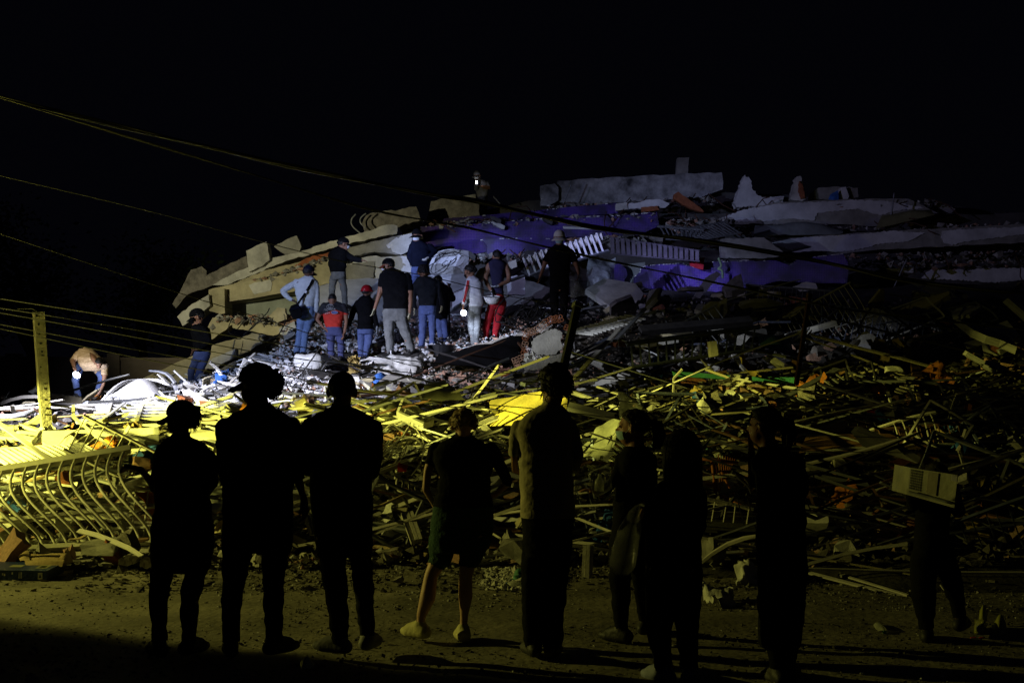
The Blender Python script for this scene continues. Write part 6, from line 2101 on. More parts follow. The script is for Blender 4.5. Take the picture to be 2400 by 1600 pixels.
# toppled orange rattan chair
def chair():
    root = empty('rattan_chair', P(1680, 1185, 13.6), 'toppled orange rattan chair right of the small dark figure', 'chair')
    def st(name, a, b, r, y0=14.2, y1=14.2):
        mb = MB()
        mb.tube([P(*a, y0), P((a[0] + b[0]) / 2 + .5, (a[1] + b[1]) / 2 + 1, (y0 + y1) / 2), P(*b, y1)], px(r, 14), 7)
        mb.build(name, ORANGE, root, smooth=True)
    st('back_rail', (1625, 1072), (1730, 1084), 4)
    st('seat_rail', (1640, 1156), (1690, 1164), 3.5)
    st('front_leg', (1668, 1076), (1678, 1165), 4)
    st('front_leg', (1676, 1077), (1684, 1166), 3)
    st('rear_leg', (1690, 1162), (1742, 1188), 5, 14.2, 13.7)
    st('brace', (1690, 1105), (1728, 1176), 3)
    st('brace', (1655, 1134), (1680, 1135), 2.5)
    for k in range(8):
        st('spindle', (1684 + 5.5 * k, 1064 + k * 1.5), (1688 + 4.6 * k, 1150 - 9 * k), 1.6, 14.35, 14.3)


chair()
# table top, window frame and long profiles at the lower right
sheet('table_top', 'long dark table top with a pale edge behind the person in the dress', 'table top', [(1632, 1196, 13.8), (2072, 1216, 13.8), (2092, 1268, 13.0), (1636, 1240, 13.0)], mat('dark_board', (.10, .10, .07), .6, .3, 3, .15), 12, 6, rough=.003, seed=30, thick=.03)
beam('edge_strip', 'thin pale edge strip along the long dark table top', 'strip', (1636, 1196), (2072, 1217), 3, CREAM, ya=13.7, yb=13.7)
g = empty('fallen_window', P(2000, 1420, 11.8), 'empty pale window frame lying at the lower right', 'window frame')
for a, b, w in (((1970, 1310), (2134, 1346), 9), ((1934, 1366), (1966, 1312), 9), ((1932, 1368), (2140, 1420), 11)):
    mb = MB()
    mb.bar(P(*a, 12.4 - (a[1] - 1310) * .005), P(*b, 12.4 - (b[1] - 1310) * .005), px(w, 12.2), .05)
    mb.build('frame_bar', CREAM, g)
for k, (a, b, w, m, lab) in enumerate([
    ((1890, 1340), (2130, 1402), 8, CREAM, 'upper pale profile inside the empty window frame'),
    ((1990, 1352), (2128, 1394), 6, CREAM, 'short pale profile inside the empty window frame'),
    ((1930, 1398), (2012, 1412), 10, CREAM, 'broad pale profile end in front of the empty window frame'),
    ((2206, 1410), (2250, 1424), 7, CREAM, 'pale strip between the legs of the stooping person'),
    ((2204, 1370), (2246, 1424), 3, CREAM, 'thin strip slanting between the legs of the stooping person'),
    ((1636, 1212), (1710, 1236), 7, WHITE, 'white strip left of the toppled zigzag batten'),
    ((1710, 1238), (1644, 1308), 8, CREAM, 'slanting batten left of the person in the dress'),
    ((1690, 1296), (1752, 1292), 8, WHITE, 'short white board left of the person in the dress'),
    ((1750, 1290), (1736, 1344), 10, DWOOD, 'dark short batten left of the person in the dress'),
    ((2266, 1242), (2330, 1240), 5, CREAM, 'thin pale rail right of the air conditioner'),
    ((2270, 1270), (2346, 1264), 5, CREAM, 'second thin pale rail right of the air conditioner'),
    ((2340, 1288), (2372, 1200), 7, CREAM, 'curved pale rail end right of the air conditioner'),
    ((2360, 1234), (2420, 1240), 6, WHITE, 'pale tube leaving the frame at the right edge'),
    ((2080, 1128), (2286, 928), 8, CREAM, 'long diagonal rail above the air conditioner'),
    ((2070, 1120), (2300, 930), 4, GREYM, 'thin rod beside the long diagonal rail'),
    ((2240, 884), (2400, 1026), 14, mat('olive_metal', (.3, .3, .2), .6, .3, 5, .2), 'broad olive beam slanting down at the right edge'),
    ((2290, 965), (2410, 1058), 10, CREAM, 'pale beam below the broad olive one at the right edge'),
    ((2262, 990), (2345, 1100), 7, CREAM, 'bent pale strip hanging right of the air conditioner'),
    ((2120, 742), (2240, 790), 6, CREAM, 'thin pale strip high in the dark at the right'),
    ((2186, 812), (2246, 788), 8, WHITE, 'white-edged strip pointing up right in the dark'),
    ((1980, 810), (2060, 890), 8, CREAM, 'jagged pale batten crossing the rounded block'),
    ((2060, 890), (2124, 998), 10, CREAM, 'jagged torn strip running down behind the red cloth'),
    ((2072, 868), (2130, 830), 8, CREAM, 'short jagged batten right of the rounded block'),
    ((2078, 872), (2172, 925), 7, CREAM, 'thin batten running right from the jagged one'),
    ((2126, 920), (2146, 1022), 8, BRICK, 'reddish upright plank at the right of the brown panel'),
    ((2150, 920), (2172, 1024), 10, WOOD, 'raw upright plank at the right of the brown panel'),
    ((2140, 830), (2150, 890), 20, DWOOD, 'dark brown plank standing behind the jagged batten'),
    ((1410, 960), (1424, 912), 9, CREAM, 'short notched pale upright above the white board'),
    ((1500, 976), (1700, 915), 5, GREYM, 'thin rod from the slim onlooker up to the green board'),
    ((1530, 978), (1690, 920), 8, CREAM, 'pale rail from the slim onlooker up to the green board'),
    ((1640, 1006), (1760, 950), 10, CREAM, 'pale torn strip above the long-haired figure'),
    ((1718, 832), (1758, 882), 9, CREAM, 'pale stick leaning on the green board'),
    ((1800, 838), (1862, 868), 12, WOOD, 'ribbed timber piece above the right of the green board'),
    ((1800, 738), (1882, 748), 8, OCHRE, 'ochre batten left of the thin rusty pole'),
    ((880, 1062), (1044, 1006), 8, CREAM, 'long cream tube rising to the fair hair'),
    ((900, 1040), (1046, 1015), 5, GREYM, 'thin tube under the long cream one'),
    ((1108, 1000), (1180, 1034), 11, CREAM, 'pale short beam right of the fair hair'),
    ((1068, 985), (1150, 975), 6, WHITE, 'thin white strip right of the fair hair'),
    ((876, 1282), (1000, 1302), 12, WOOD, 'raw plank lying in front of the heap left of the dark shorts'),
    ((880, 1238), (956, 1222), 9, CREAM, 'cream strip lying left of the fluted stub'),
    ((924, 1330), (1000, 1340), 12, CONC, 'grey flat batten at the toe of the heap'),
    ((960, 1190), (974, 1155), 9, CREAM, 'short upright strip below the chair-like railing'),
    ((1120, 1318), (1215, 1278), 8, CREAM, 'pale profile crossing in front of the brown board'),
    ((1134, 1306), (1220, 1292), 6, GREYM, 'grey profile below the brown board'),
    ((1124, 1340), (1212, 1350), 11, GREYM, 'grey channel lying right of the dark shorts'),
    ((1200, 1300), (1236, 1255), 12, BLACKP, 'dark tube end leaning right of the brown board'),
    ((-20, 1272), (270, 1268), 9, CREAM, 'long pale strip in front of the bellied railing'),
    ((-20, 1284), (160, 1290), 10, CREAM, 'second long pale strip in front of the bellied railing'),
    ((30, 1262), (150, 1284), 7, CREAM, 'thin pale strip crossing the long ones at the left'),
    ((170, 1300), (350, 1292), 13, CREAM, 'broad pale strip behind the two broken stones'),
    ((188, 1316), (330, 1300), 7, CREAM, 'curved thin strip above the two broken stones'),
    ((250, 1276), (352, 1282), 12, GREYM, 'grey flat strip left of the short onlooker'),
    ((130, 1246), (330, 1208), 9, DWOOD, 'brown batten under the bars of the bellied railing'),
    ((36, 1178), (150, 1150), 17, WHITE, 'white curved board seen through the bellied railing'),
    ((300, 1050), (352, 1100), 16, DWOOD, 'dark upright board at the end of the bellied railing'),
]):
    beam('batten', lab, 'batten', a, b, w, m)

# left kerb things
root = empty('thick_book', P(60, 1345, 11.95), 'thick dark blue book with pale markings lying on the street at the left', 'book')
bp_ = dict(a=P(-40, 1352, 11.85), b=P(110, 1352, 11.8), c=P(150, 1330, 12.35), d=P(0, 1318, 12.4))
zb = .012
A, Bq, C, D = [Vector((p.x, p.y, zb)) for p in (bp_['a'], bp_['b'], bp_['c'], bp_['d'])]
H = Vector((0, 0, .085))
BOOKC = mat('navy_cover', (.012, .03, .11), .45, .4, 9, .2)
mb = MB()
mb.add([A, Bq, C, D, A + H, Bq + H, C + H, D + H], [(3, 2, 1, 0), (4, 5, 6, 7), (0, 1, 5, 4), (1, 2, 6, 5), (2, 3, 7, 6), (3, 0, 4, 7)])
mb.build('cover', BOOKC, root)


def mark(s0, s1, t0, t1, top=False, m=None, name='print'):
    o = Vector((0, -.002, 0)) if not top else Vector((0, 0, .003))
    def q(s, t):
        if top:
            return (A + H).lerp(Bq + H, s).lerp((D + H).lerp(C + H, s), t) + o
        return A.lerp(Bq, s) + H * t + o
    mb = MB()
    mb.add([q(s0, t0), q(s1, t0), q(s1, t1), q(s0, t1)], [(0, 1, 2, 3)])
    mb.build(name, m or CREAM, root)


mark(.86, .93, .12, .80, name='white_square')
o = Vector((0, -.004, 0))
mb = MB()
mb.add([A.lerp(Bq, .872) + H * .30 + o, A.lerp(Bq, .918) + H * .30 + o, A.lerp(Bq, .895) + H * .65 + o], [(0, 1, 2)])
mb.build('triangle_mark', BLACKP, root)
for s in (.56, .58, .60):
    mark(s, s + .008, .2, .85)
for s, t in ((.20, .3), (.235, .35), (.30, .5), (.33, .45), (.45, .6)):
    mark(s, s + .02, t, t + .22)
for s in (.52, .60, .68, .76):
    mark(s, s + .05, .72, .84, True)
mark(.30, .50, .35, .62, True, mat('khaki_print', (.22, .22, .12), .6, .1, 5, 0))
mark(.74, .92, .22, .62, True, mat('khaki_print', (.22, .22, .12), .6, .1, 5, 0))
mark(.78, .88, .32, .52, True, BOOKC)
root = empty('cardboard_box', P(110, 1320, 12.5), 'torn open flat cardboard box behind the blue book', 'box')
for nm, cs in (('side', [(58, 1312, 12.25), (150, 1312, 12.25), (146, 1328, 12.15), (62, 1326, 12.15)]), ('base', [(52, 1296, 12.75), (150, 1296, 12.75), (150, 1322, 12.2), (60, 1322, 12.2)]), ('flap', [(134, 1312, 12.3), (158, 1284, 12.7), (172, 1316, 12.5), (150, 1326, 12.2)]), ('flap', [(40, 1298, 12.7), (66, 1290, 12.8), (70, 1312, 12.3), (48, 1314, 12.3)])):
    patch(cs, 6, 6, .02, .01, 31, 5).build(nm, CARDB, root)
for lab, poly in (('left one of the two broken stones beside the short onlooker', [(278, 1310), (296, 1300), (325, 1302), (318, 1318), (300, 1326), (276, 1322)]), ('right one of the two broken stones beside the short onlooker', [(328, 1312), (342, 1303), (360, 1306), (362, 1326), (345, 1333), (328, 1328)])):
    slab('broken_stone', lab, 'stone', poly, 12.3, .2, ROUGHC, 5, 1.4)
slab('broken_stone', 'flat angular concrete piece at the toe of the heap left of the bare legs', 'stone', [(886, 1296), (930, 1288), (944, 1298), (934, 1312), (900, 1312)], 12.9, .25, ROUGHC, 6, 1.3)
slab('broken_stone', 'small upright concrete chip in front of the heap left of the bare legs', 'stone', [(922, 1360), (940, 1352), (945, 1362), (936, 1374)], 11.6, .12, ROUGHC, 5, 1)


def bottle(label, a, b, y0, y1, r, capm):
    A, Bq = P(*a, y0), P(*b, y1)
    root = empty('plastic_bottle', A, label, 'bottle', 'empty bottles on the ground')
    mb = MB()
    mb.tube([A, A.lerp(Bq, .06), A.lerp(Bq, .65), A.lerp(Bq, .82), A.lerp(Bq, .92)], [r * .7, r, r, r * .55, r * .4], 12)
    mb.build('shell', FILM, root, smooth=True)
    mb = MB()
    mb.tube([A.lerp(Bq, .92), Bq], r * .45, 10)
    mb.build('cap', capm, root)


bottle('clear bottle lying left of the tall onlooker\'s knees', (1224, 1372), (1186, 1368), 11.5, 11.55, .035, BLUEC)
bottle('green-capped bottle lying on the street right of the dress', (2056, 1466), (2074, 1482), 9.7, 9.4, .03, GREENP)
sheet('crumpled_paper', 'crumpled pale plastic on the street left of the dress hem', 'litter', [(1640, 1374, 11.0), (1720, 1390, 10.8), (1720, 1426, 10.4), (1664, 1420, 10.4)], WCLOTH, 16, 12, bulge=.05, rough=.085, seed=33, freq=15)
sheet('crumpled_paper', 'crumpled paper heap between the two dark women', 'litter', [(1722, 1336, 12.0), (1774, 1322, 12.0), (1776, 1362, 11.6), (1730, 1362, 11.6)], WCLOTH, 14, 10, bulge=.05, rough=.085, seed=34, freq=15)
sheet('crumpled_paper', 'crushed pale paper cup near the feet of the shaved person', 'litter', [(704, 1548, 8.35), (738, 1546, 8.35), (736, 1560, 8.2), (708, 1562, 8.2)], FILM, 10, 8, bulge=.05, rough=.02, seed=35, freq=9)
sheet('green_net', 'tangle of green netting by the clear bottle', 'net', [(1206, 1340, 12.1), (1222, 1332, 12.1), (1222, 1362, 11.8), (1200, 1362, 11.8)], GREENP, 8, 8, bulge=.04, rough=.04, seed=36, freq=12)
for lab, cs, s in (('upright crumpled yellow wrapper at the lower right', [(2297, 1430, 9.9), (2316, 1428, 9.9), (2314, 1452, 9.7), (2296, 1452, 9.7)], 41), ('left folded yellow wrapper at the lower right', [(2284, 1452, 9.6), (2314, 1464, 9.6), (2308, 1494, 9.3), (2288, 1482, 9.3)], 42), ('right folded yellow wrapper at the lower right', [(2322, 1462, 9.6), (2352, 1448, 9.7), (2362, 1486, 9.3), (2334, 1496, 9.3)], 43)):
    sheet('yellow_wrapper', lab, 'wrapper', cs, mat('dull_yellow_film', (.30, .30, .06), .35, .3, 6, .2, spec=.6), 8, 8, bulge=.07, rough=.02, seed=s, freq=8)
for lab, u in (('larger red reflector glowing at the lower right', 2302), ('smaller red reflector at the lower right', 2281)):
    mb = MB()
    mb.tube([P(u - 6, 1496, 9.2), P(u + 6, 1495, 9.2)], .012, 8)
    tag(mb.build('reflector', REDP), lab, 'reflector')
# leaves on the mattress and a wire tangle below the rescuers
for nm, m, seed, u0, u1, v0, v1, y, n, lab in (('dry_leaf_heap', DRYLEAF, 51, 820, 842, 836, 872, 24.0, 240, 'dry leaves spilling over the mattress'),):
    rr = random.Random(seed)
    mb = MB()
    for k in range(n):
        c = P(rr.uniform(u0, u1), rr.uniform(v0, v1), y + rr.uniform(-.3, .3))
        a = Vector((rr.gauss(0, 1), rr.gauss(0, 1), rr.gauss(0, .7))).normalized() * rr.uniform(.03, .07)
        b = a.cross(Vector((rr.gauss(0, 1), rr.gauss(0, 1), rr.gauss(0, 1)))).normalized() * a.length * .5
        mb.add([c - a, c + b, c + a, c - b], [(0, 1, 2, 3)])
    tag(mb.build(nm, m), kind='stuff')


def tangle(label, u, v, y, n, spread, r, m, seed):
    rr = random.Random(seed)
    root = empty('wire_tangle', P(u, v, y), label, 'wires', 'tangles of loose wire')
    for k in range(n):
        c = P(u + rr.uniform(-spread, spread), v + rr.uniform(-spread, spread) * .5, y + rr.uniform(-.3, .3))
        R0 = rr.uniform(.1, .45)
        ph, tz = rr.uniform(0, 6.28), rr.uniform(-.6, .6)
        mb = MB()
        mb.tube([c + Vector((R0 * math.cos(ph + t), R0 * .6 * math.sin(ph + t) + tz * .1, R0 * .7 * math.sin(t * 1.3 + ph) + rr.uniform(-.03, .03))) for t in np.linspace(0, rr.uniform(2, 6), 14)], r, 4)
        mb.build('wire', m, root)


tangle('black wire tangle at the feet of the white capped rescuer', 1245, 735, 26.0, 22, 40, .012, CABLE, 1)
tangle('loose wires behind the curly hair', 660, 905, 22.2, 18, 34, .007, GREYM, 2)
tangle('loose pale wires left of the chair-like railing', 905, 1060, 15.0, 12, 30, .008, CREAM, 3)
tangle('dark wires hanging over the white wall fragment', 1045, 610, 32, 6, 20, .009, CABLE, 4)
tangle('thin wires beside the wall beam left of the shoulder bag', 610, 760, 28, 5, 34, .010, CABLE, 5)
for lab, pts in (('bent reinforcing rod curling up at the left top of the slabs', [(846, 548, 36), (826, 530, 36), (824, 514, 36), (834, 502, 36)]), ('second bent reinforcing rod on the left top of the slabs', [(858, 536, 36.2), (845, 522, 36.2), (846, 510, 36.2), (858, 500, 36.2)]),
                 ('straight rod standing on the roof left of the parapet', [(1320, 478, 39), (1340, 430, 39)]), ('thin rod standing on the right floor edge', [(2088, 510, 37.4), (2096, 452, 37.4)]), ('thin rod leaning on the lower right floor edge', [(2090, 684, 35), (2126, 606, 35)]),
                 ('pair of thin rods behind the summit rescuer', [(1156, 460, 39), (1172, 478, 39)])):
    cable('steel_rod', lab, 'rod', pts, .022, GREYM, 'reinforcing rods sticking out')
sheet('rolled_carpet', 'grey tied roll lying between the right floor edges', 'roll', [(1770, 528, 37.5), (1978, 534, 37.5), (1975, 548, 36.9), (1766, 553, 36.9)], mat('grey_roll', (.22, .24, .24), .9, .3, 3, .4), 24, 8, bulge=.25, rough=.03, seed=37, freq=3)
sheet('olive_sheet', 'thick olive sheet draped over the upper right floor edge', 'sheet', [(2066, 506, 37.6), (2182, 490, 37.6), (2192, 504, 37.2), (2052, 536, 37.0)], mat('olive_cover', (.22, .21, .10), .8, .3, 3, .3), 16, 8, bulge=.15, rough=.02, seed=38, freq=3)
sheet('red_scarf', 'dull red scarf hanging over the purple parapet', 'cloth', [(1612, 606, 33.9), (1652, 604, 33.9), (1648, 632, 33.8), (1618, 624, 33.8)], RCLOTH, 10, 10, bulge=.05, rough=.05, seed=39, freq=5)
cable('knotted_rope', 'knotted pale green rope hanging over the purple parapet', 'rope', [(1684, 605, 33.9), (1690, 622, 33.8), (1684, 630, 33.8), (1692, 634, 33.8), (1694, 652, 33.8)], .03, mat('green_rope', (.2, .3, .15), .9, .3, 8, .3))
beam('grey_tube', 'thick dark tube running under the blue-grey balcony railing', 'tube', (1500, 775), (1760, 752), 24, DARKM, ya=22.5, yb=23)
sheet('teal_panel', 'tilted teal car-door-like panel behind the thin rusty pole', 'panel', [(1775, 790, 22), (1850, 800, 22), (1868, 840, 21), (1785, 812, 21)], TEALP, 10, 8, bulge=.15, rough=.02, seed=40, freq=2)
slab('wooden_block', 'pale ribbed timber end standing in the blue-grey railing', 'timber', [(1664, 800), (1680, 798), (1684, 832), (1668, 836)], 20.2, .3, CREAM, 7, .8)
sheet('shadow_sheet', 'wide black sheet standing in for shadow below the feet of the red trousers', 'tarpaulin', [(1030, 826, 25.0), (1222, 790, 25.2), (1212, 850, 23.6), (1010, 862, 23.4)], BLK, 18, 12, bulge=.1, rough=.05, seed=60, freq=2)  # dark void under the slab drawn as a near-black sheet in place of shade
slab('floor_slab', 'dusty pale slab edge at the feet of the red trousers', 'slab', [(1095, 812), (1160, 796), (1230, 780), (1238, 796), (1180, 806), (1110, 822)], 25.2, .6, PLAST, 8, 1.2)


# ================================================================== SCATTERED RUBBLE: every stick and slab its own object
def variant(name, kind, m, seed):
    rr = random.Random(seed)
    mb = MB()
    if kind == 'stick':
        prev = None
        k = 4
        bx, bz = rr.uniform(-.9, .9), rr.uniform(-.9, .9)
        kk, kt = (rr.uniform(-2.5, 2.5) if rr.random() < .45 else 0), rr.choice((.25, .5, .75))
        rings = []
        for i in range(k + 1):
            t = i / k
            x = t - .5
            yy, zz = bx * math.sin(math.pi * t) + kk * max(0, t - kt), bz * math.sin(math.pi * t) + kk * .6 * max(0, t - kt)
            w = .5 * (1 if 0 < i < k else rr.uniform(.5, 1))
            rings.append([Vector((x + rr.uniform(-.03, .03) * (i in (0, k)), yy * 2 + sy * w, zz * 2 + sz * .5)) for sy, sz in ((-1, -1), (1, -1), (1, 1), (-1, 1))])
        vs = [p for r_ in rings for p in r_]
        fs = []
        for i in range(k):
            for j in range(4):
                fs.append((i * 4 + j, i * 4 + (j + 1) % 4, (i + 1) * 4 + (j + 1) % 4, (i + 1) * 4 + j))
        fs += [(3, 2, 1, 0), (k * 4, k * 4 + 1, k * 4 + 2, k * 4 + 3)]
        mb.add(vs, fs)
    elif kind == 'channel':
        for c, ay, az in ((Vector((0, 0, -.42)), .5, .08), (Vector((0, -.42, 0)), .08, .5), (Vector((0, .42, 0)), .08, .5)):
            mb.box(c, (.5, 0, 0), (0, ay, 0), (0, 0, az))
    elif kind == 'lump':
        bm = bmesh.new()
        bmesh.ops.create_cube(bm, size=1)
        bmesh.ops.subdivide_edges(bm, edges=bm.edges[:], cuts=1)
        for v in bm.verts:
            v.co = v.co * rr.uniform(.75, 1.2) + Vector((rr.uniform(-.1, .1), rr.uniform(-.1, .1), rr.uniform(-.1, .1)))
        mb.add([v.co.copy() for v in bm.verts], [tuple(v.index for v in f.verts) for f in bm.faces])
        bm.free()
    elif kind == 'plate':
        n = rr.randint(5, 8)
        ang = sorted(rr.uniform(0, 6.28) for _ in range(n))
        vs = [Vector((.5 * math.cos(a) * rr.uniform(.7, 1.1), .5 * math.sin(a) * rr.uniform(.7, 1.1), .5 + rr.uniform(-.1, .1))) for a in ang]
        vs += [Vector((p.x * 1.02, p.y * 1.02, -.5)) for p in vs]
        mb.add(vs, [tuple(range(n)), tuple(range(2 * n - 1, n - 1, -1))] + [(i, n + i, n + (i + 1) % n, (i + 1) % n) for i in range(n)])
    elif kind == 'rag':
        g = 7
        vs, fs = [], []
        for j in range(g):
            for i in range(g):
                x, yy = i / (g - 1) - .5, j / (g - 1) - .5
                vs.append(Vector((x + rr.uniform(-.07, .07), yy + rr.uniform(-.07, .07), .5 * rr.uniform(-.5, .9) * (1 - (x * x + yy * yy)))))
        for j in range(g - 1):
            for i in range(g - 1):
                fs.append((j * g + i, j * g + i + 1, (j + 1) * g + i + 1, (j + 1) * g + i))
        mb.add(vs, fs)
    me = bpy.data.meshes.new(name)
    me.from_pydata([tuple(p) for p in mb.v], [], mb.f)
    me.materials.append(m)
    if kind == 'rag':
        me.polygons.foreach_set('use_smooth', [True] * len(me.polygons))
    me.update()
    return me


MARKS = [(330, 930, 'the domed white lid'), (105, 860, 'the concrete post'), (205, 900, 'the bending rescuer'), (450, 870, 'the black-masked rescuer'), (140, 1150, 'the bellied railing'), (60, 1345, 'the blue book'),
         (300, 990, 'the slatted gate'), (230, 1028, 'the boxed white beam'), (100, 1315, 'the cardboard box'), (425, 975, 'the fluffy-haired head'), (420, 1180, 'the short onlooker'), (610, 900, 'the curly head'), (600, 1150, 'the curly-haired onlooker'),
         (800, 910, 'the shaved head'), (800, 1150, 'the shaved onlooker'), (520, 885, 'the blue cloth'), (900, 895, 'the blue sheet'), (965, 975, 'the square-holed vent'), (1045, 910, 'the arched panel'), (1210, 955, 'the bent yellow sheet'),
         (1086, 1000, 'the fair-haired head'), (1085, 1180, 'the fair-haired onlooker'), (960, 1140, 'the chair-like railing'), (965, 1235, 'the fluted stub'), (1190, 1262, 'the brown board'), (1296, 905, 'the tall thick-haired head'),
         (1280, 1150, 'the tall olive-shirted onlooker'), (1270, 800, 'the hollow-brick fragment'), (1335, 790, 'the dark steel pole'), (1410, 760, 'the white grille'), (1400, 840, 'the slanting aluminium rail'), (1385, 965, 'the broad white board'),
         (1400, 1030, 'the wrapped plastic film'), (1480, 950, 'the puffed plastic bag'), (1485, 1010, 'the masked ponytail head'), (1460, 1270, 'the grey plastic bag'), (1376, 1380, 'the red plastic piece'), (1620, 820, 'the blue-grey railing'),
         (1720, 885, 'the green board'), (1880, 800, 'the rusty pole'), (1800, 960, 'the stair railing'), (1680, 1120, 'the rattan chair'), (1580, 1150, 'the long-haired figure'), (1790, 1000, 'the dress wearer\'s head'), (1830, 1250, 'the long dress'),
         (1850, 1215, 'the long table top'), (2030, 815, 'the pale rounded block'), (2010, 1020, 'the large brown panel'), (2060, 968, 'the red cloth'), (2186, 1142, 'the air conditioner'), (2180, 1350, 'the stooping person'), (2050, 1370, 'the empty window frame'),
         (2320, 960, 'the broad olive beam'), (2180, 760, 'the high thin strip'), (1700, 650, 'the purple parapet'), (1310, 650, 'the white-capped rescuer'), (1164, 700, 'the red trousers'), (925, 720, 'the big rescuer'), (715, 740, 'the pale sweatshirt'), (853, 760, 'the red helmet'),
         (740, 855, 'the white mattress end'), (920, 860, 'the sagging mattress'), (2330, 1465, 'the yellow wrappers'), (1680, 1400, 'the crumpled white litter'), (560, 1000, 'the broad pale plank'), (2120, 900, 'the jagged strips')]
USED = set()


def where(u, v, head):
    """a phrase from the nearest landmarks that no other piece has used"""
    near = sorted(MARKS, key=lambda q: math.hypot(q[0] - u, (q[1] - v) * 1.1))
    def side(q):
        du, dv = u - q[0], v - q[1]
        if math.hypot(du, dv) < 26:
            return 'beside'
        if abs(du) > 1.6 * abs(dv):
            return 'right of' if du > 0 else 'left of'
        if abs(dv) > 1.6 * abs(du):
            return 'below' if dv > 0 else 'above'
        return ('below right of' if du > 0 else 'below left of') if dv > 0 else ('above right of' if du > 0 else 'above left of')
    a = head + ' ' + side(near[0]) + ' ' + near[0][2]
    tries = [a] + [a + ', ' + w + ' ' + q[2] for q in near[1:6] for w in ('towards',)] + [head + ' between ' + near[0][2] + ' and ' + q[2] for q in near[1:8]]
    for t in tries:
        if len(t.replace('-', '-').split()) <= 16 and t not in USED:
            USED.add(t)
            return t
    return tries[0]


# where people and placed things stand, scatter keeps its length low
SHADE = {'white_paint': 'white', 'cream_paint': 'cream', 'grey_metal': 'grey', 'ochre_plaster': 'ochre', 'raw_timber': 'tan', 'brown_timber': 'brown', 'pale_plaster': 'pale', 'concrete': 'grey', 'white_plaster': 'white', 'rough_concrete': 'coarse grey', 'clay_brick': 'orange', 'dusty_brick': 'dusty', 'white_cloth': 'white', 'orange_cloth': 'orange', 'blue_cloth': 'blue', 'cardboard': 'tan', 'dry_leaves': 'olive', 'dark_steel': 'dark', 'rusty_steel': 'rusty', 'brown_panel': 'brown'}


def scatter(name, what, cat, kind, mats, n, lens, wid, thk, u_rng, v_rng, seed, flat=.35, lift=(.03, .22), slope=None, turn=.55):
    rr = random.Random(seed)
    meshes = [variant(name, kind, m, seed * 17 + i) for i, m in enumerate(mats * 3)]
    for k in range(n):
        u = rr.uniform(*u_rng)
        v = rr.uniform(*v_rng)
        if 680 < u < 1005 and 815 < v < 892:
            v += 90
        while not lands(u, v):
            u, v = rr.uniform(*u_rng), rr.uniform(*v_rng)
        yv = depth(u, v)
        if v > 1290:
            yv = max(yv, EYE * FPX / (v - 900) * .98)
        p = P(u, v, yv)
        L = rr.uniform(*lens) * (rr.random() ** .5 * .8 + .35)
        w, t = rr.uniform(*wid), rr.uniform(*thk)
        # frame of the heap surface: across, up the slope, out
        ax = Vector((1, 0, 0))
        q2 = Vector((p.x, p.y + .6, surf_z(p.x, p.y + .6)))
        dz = surf_z(p.x, p.y + .4) - surf_z(p.x, p.y - .4)
        ay = Vector((0, .8, max(min(dz, 1.2), -.5))).normalized()
        az = ax.cross(ay).normalized()
        a = rr.gauss(slope if slope is not None else 0.1, turn) if rr.random() < .75 else rr.uniform(-1.6, 1.6)
        if u > 1450 and v > 1040:
            a *= .45
        el = rr.gauss(0, flat)
        d = (ax * math.cos(a) + ay * math.sin(a)) * math.cos(el) + az * math.sin(el)
        if L > .8 and abs(d.z) > .45:
            d.z *= .35
            d.normalize()
        if kind in ('stick', 'channel') and L > .85 and (abs(d.z) > .34 * abs(d.x) + .1 or abs(d.y) > .85):
            L *= .5
        s = d.cross(az).normalized() if abs(d.dot(az)) < .98 else ax
        nrm = s.cross(d).normalized()
        roll = rr.gauss(0, .5)
        s, nrm = s * math.cos(roll) + nrm * math.sin(roll), nrm * math.cos(roll) - s * math.sin(roll)
        me = rr.choice(meshes)
        o = bpy.data.objects.new(name, me)
        COL.objects.link(o)
        c = p + az * (rr.uniform(*lift) + abs(math.sin(el)) * L * .2)
        M = Matrix((( d.x * L, s.x * w, nrm.x * t, c.x), (d.y * L, s.y * w, nrm.y * t, c.y), (d.z * L, s.z * w, nrm.z * t, c.z), (0, 0, 0, 1)))
        o.matrix_world = M
        col = me.materials[0].name.replace('_', ' ')
        pu, pv = 1200 + FPX * c.x / c.y, 900 - FPX * (c.z - EYE) / c.y
        size = ('stubby', 'short', 'long', 'very long')[min(3, int(3.2 * L / lens[1]))]
        sl = math.degrees(math.atan2(d.z, d.x if abs(d.x) > 1e-3 else 1e-3))
        sl = (sl + 90) % 180 - 90
        if kind in ('stick', 'channel'):
            lean = 'level' if abs(sl) < 7 else ('steep' if abs(sl) > 50 else ('rising right' if sl > 0 else 'falling right'))
        else:
            lean = 'propped' if abs(el) > .5 else 'flat'
        tag(o, where(pu, pv, '%s %s %s %s' % (size, SHADE[me.materials[0].name], what, lean)), cat, '%s strewn over the rubble' % (what + 's'))


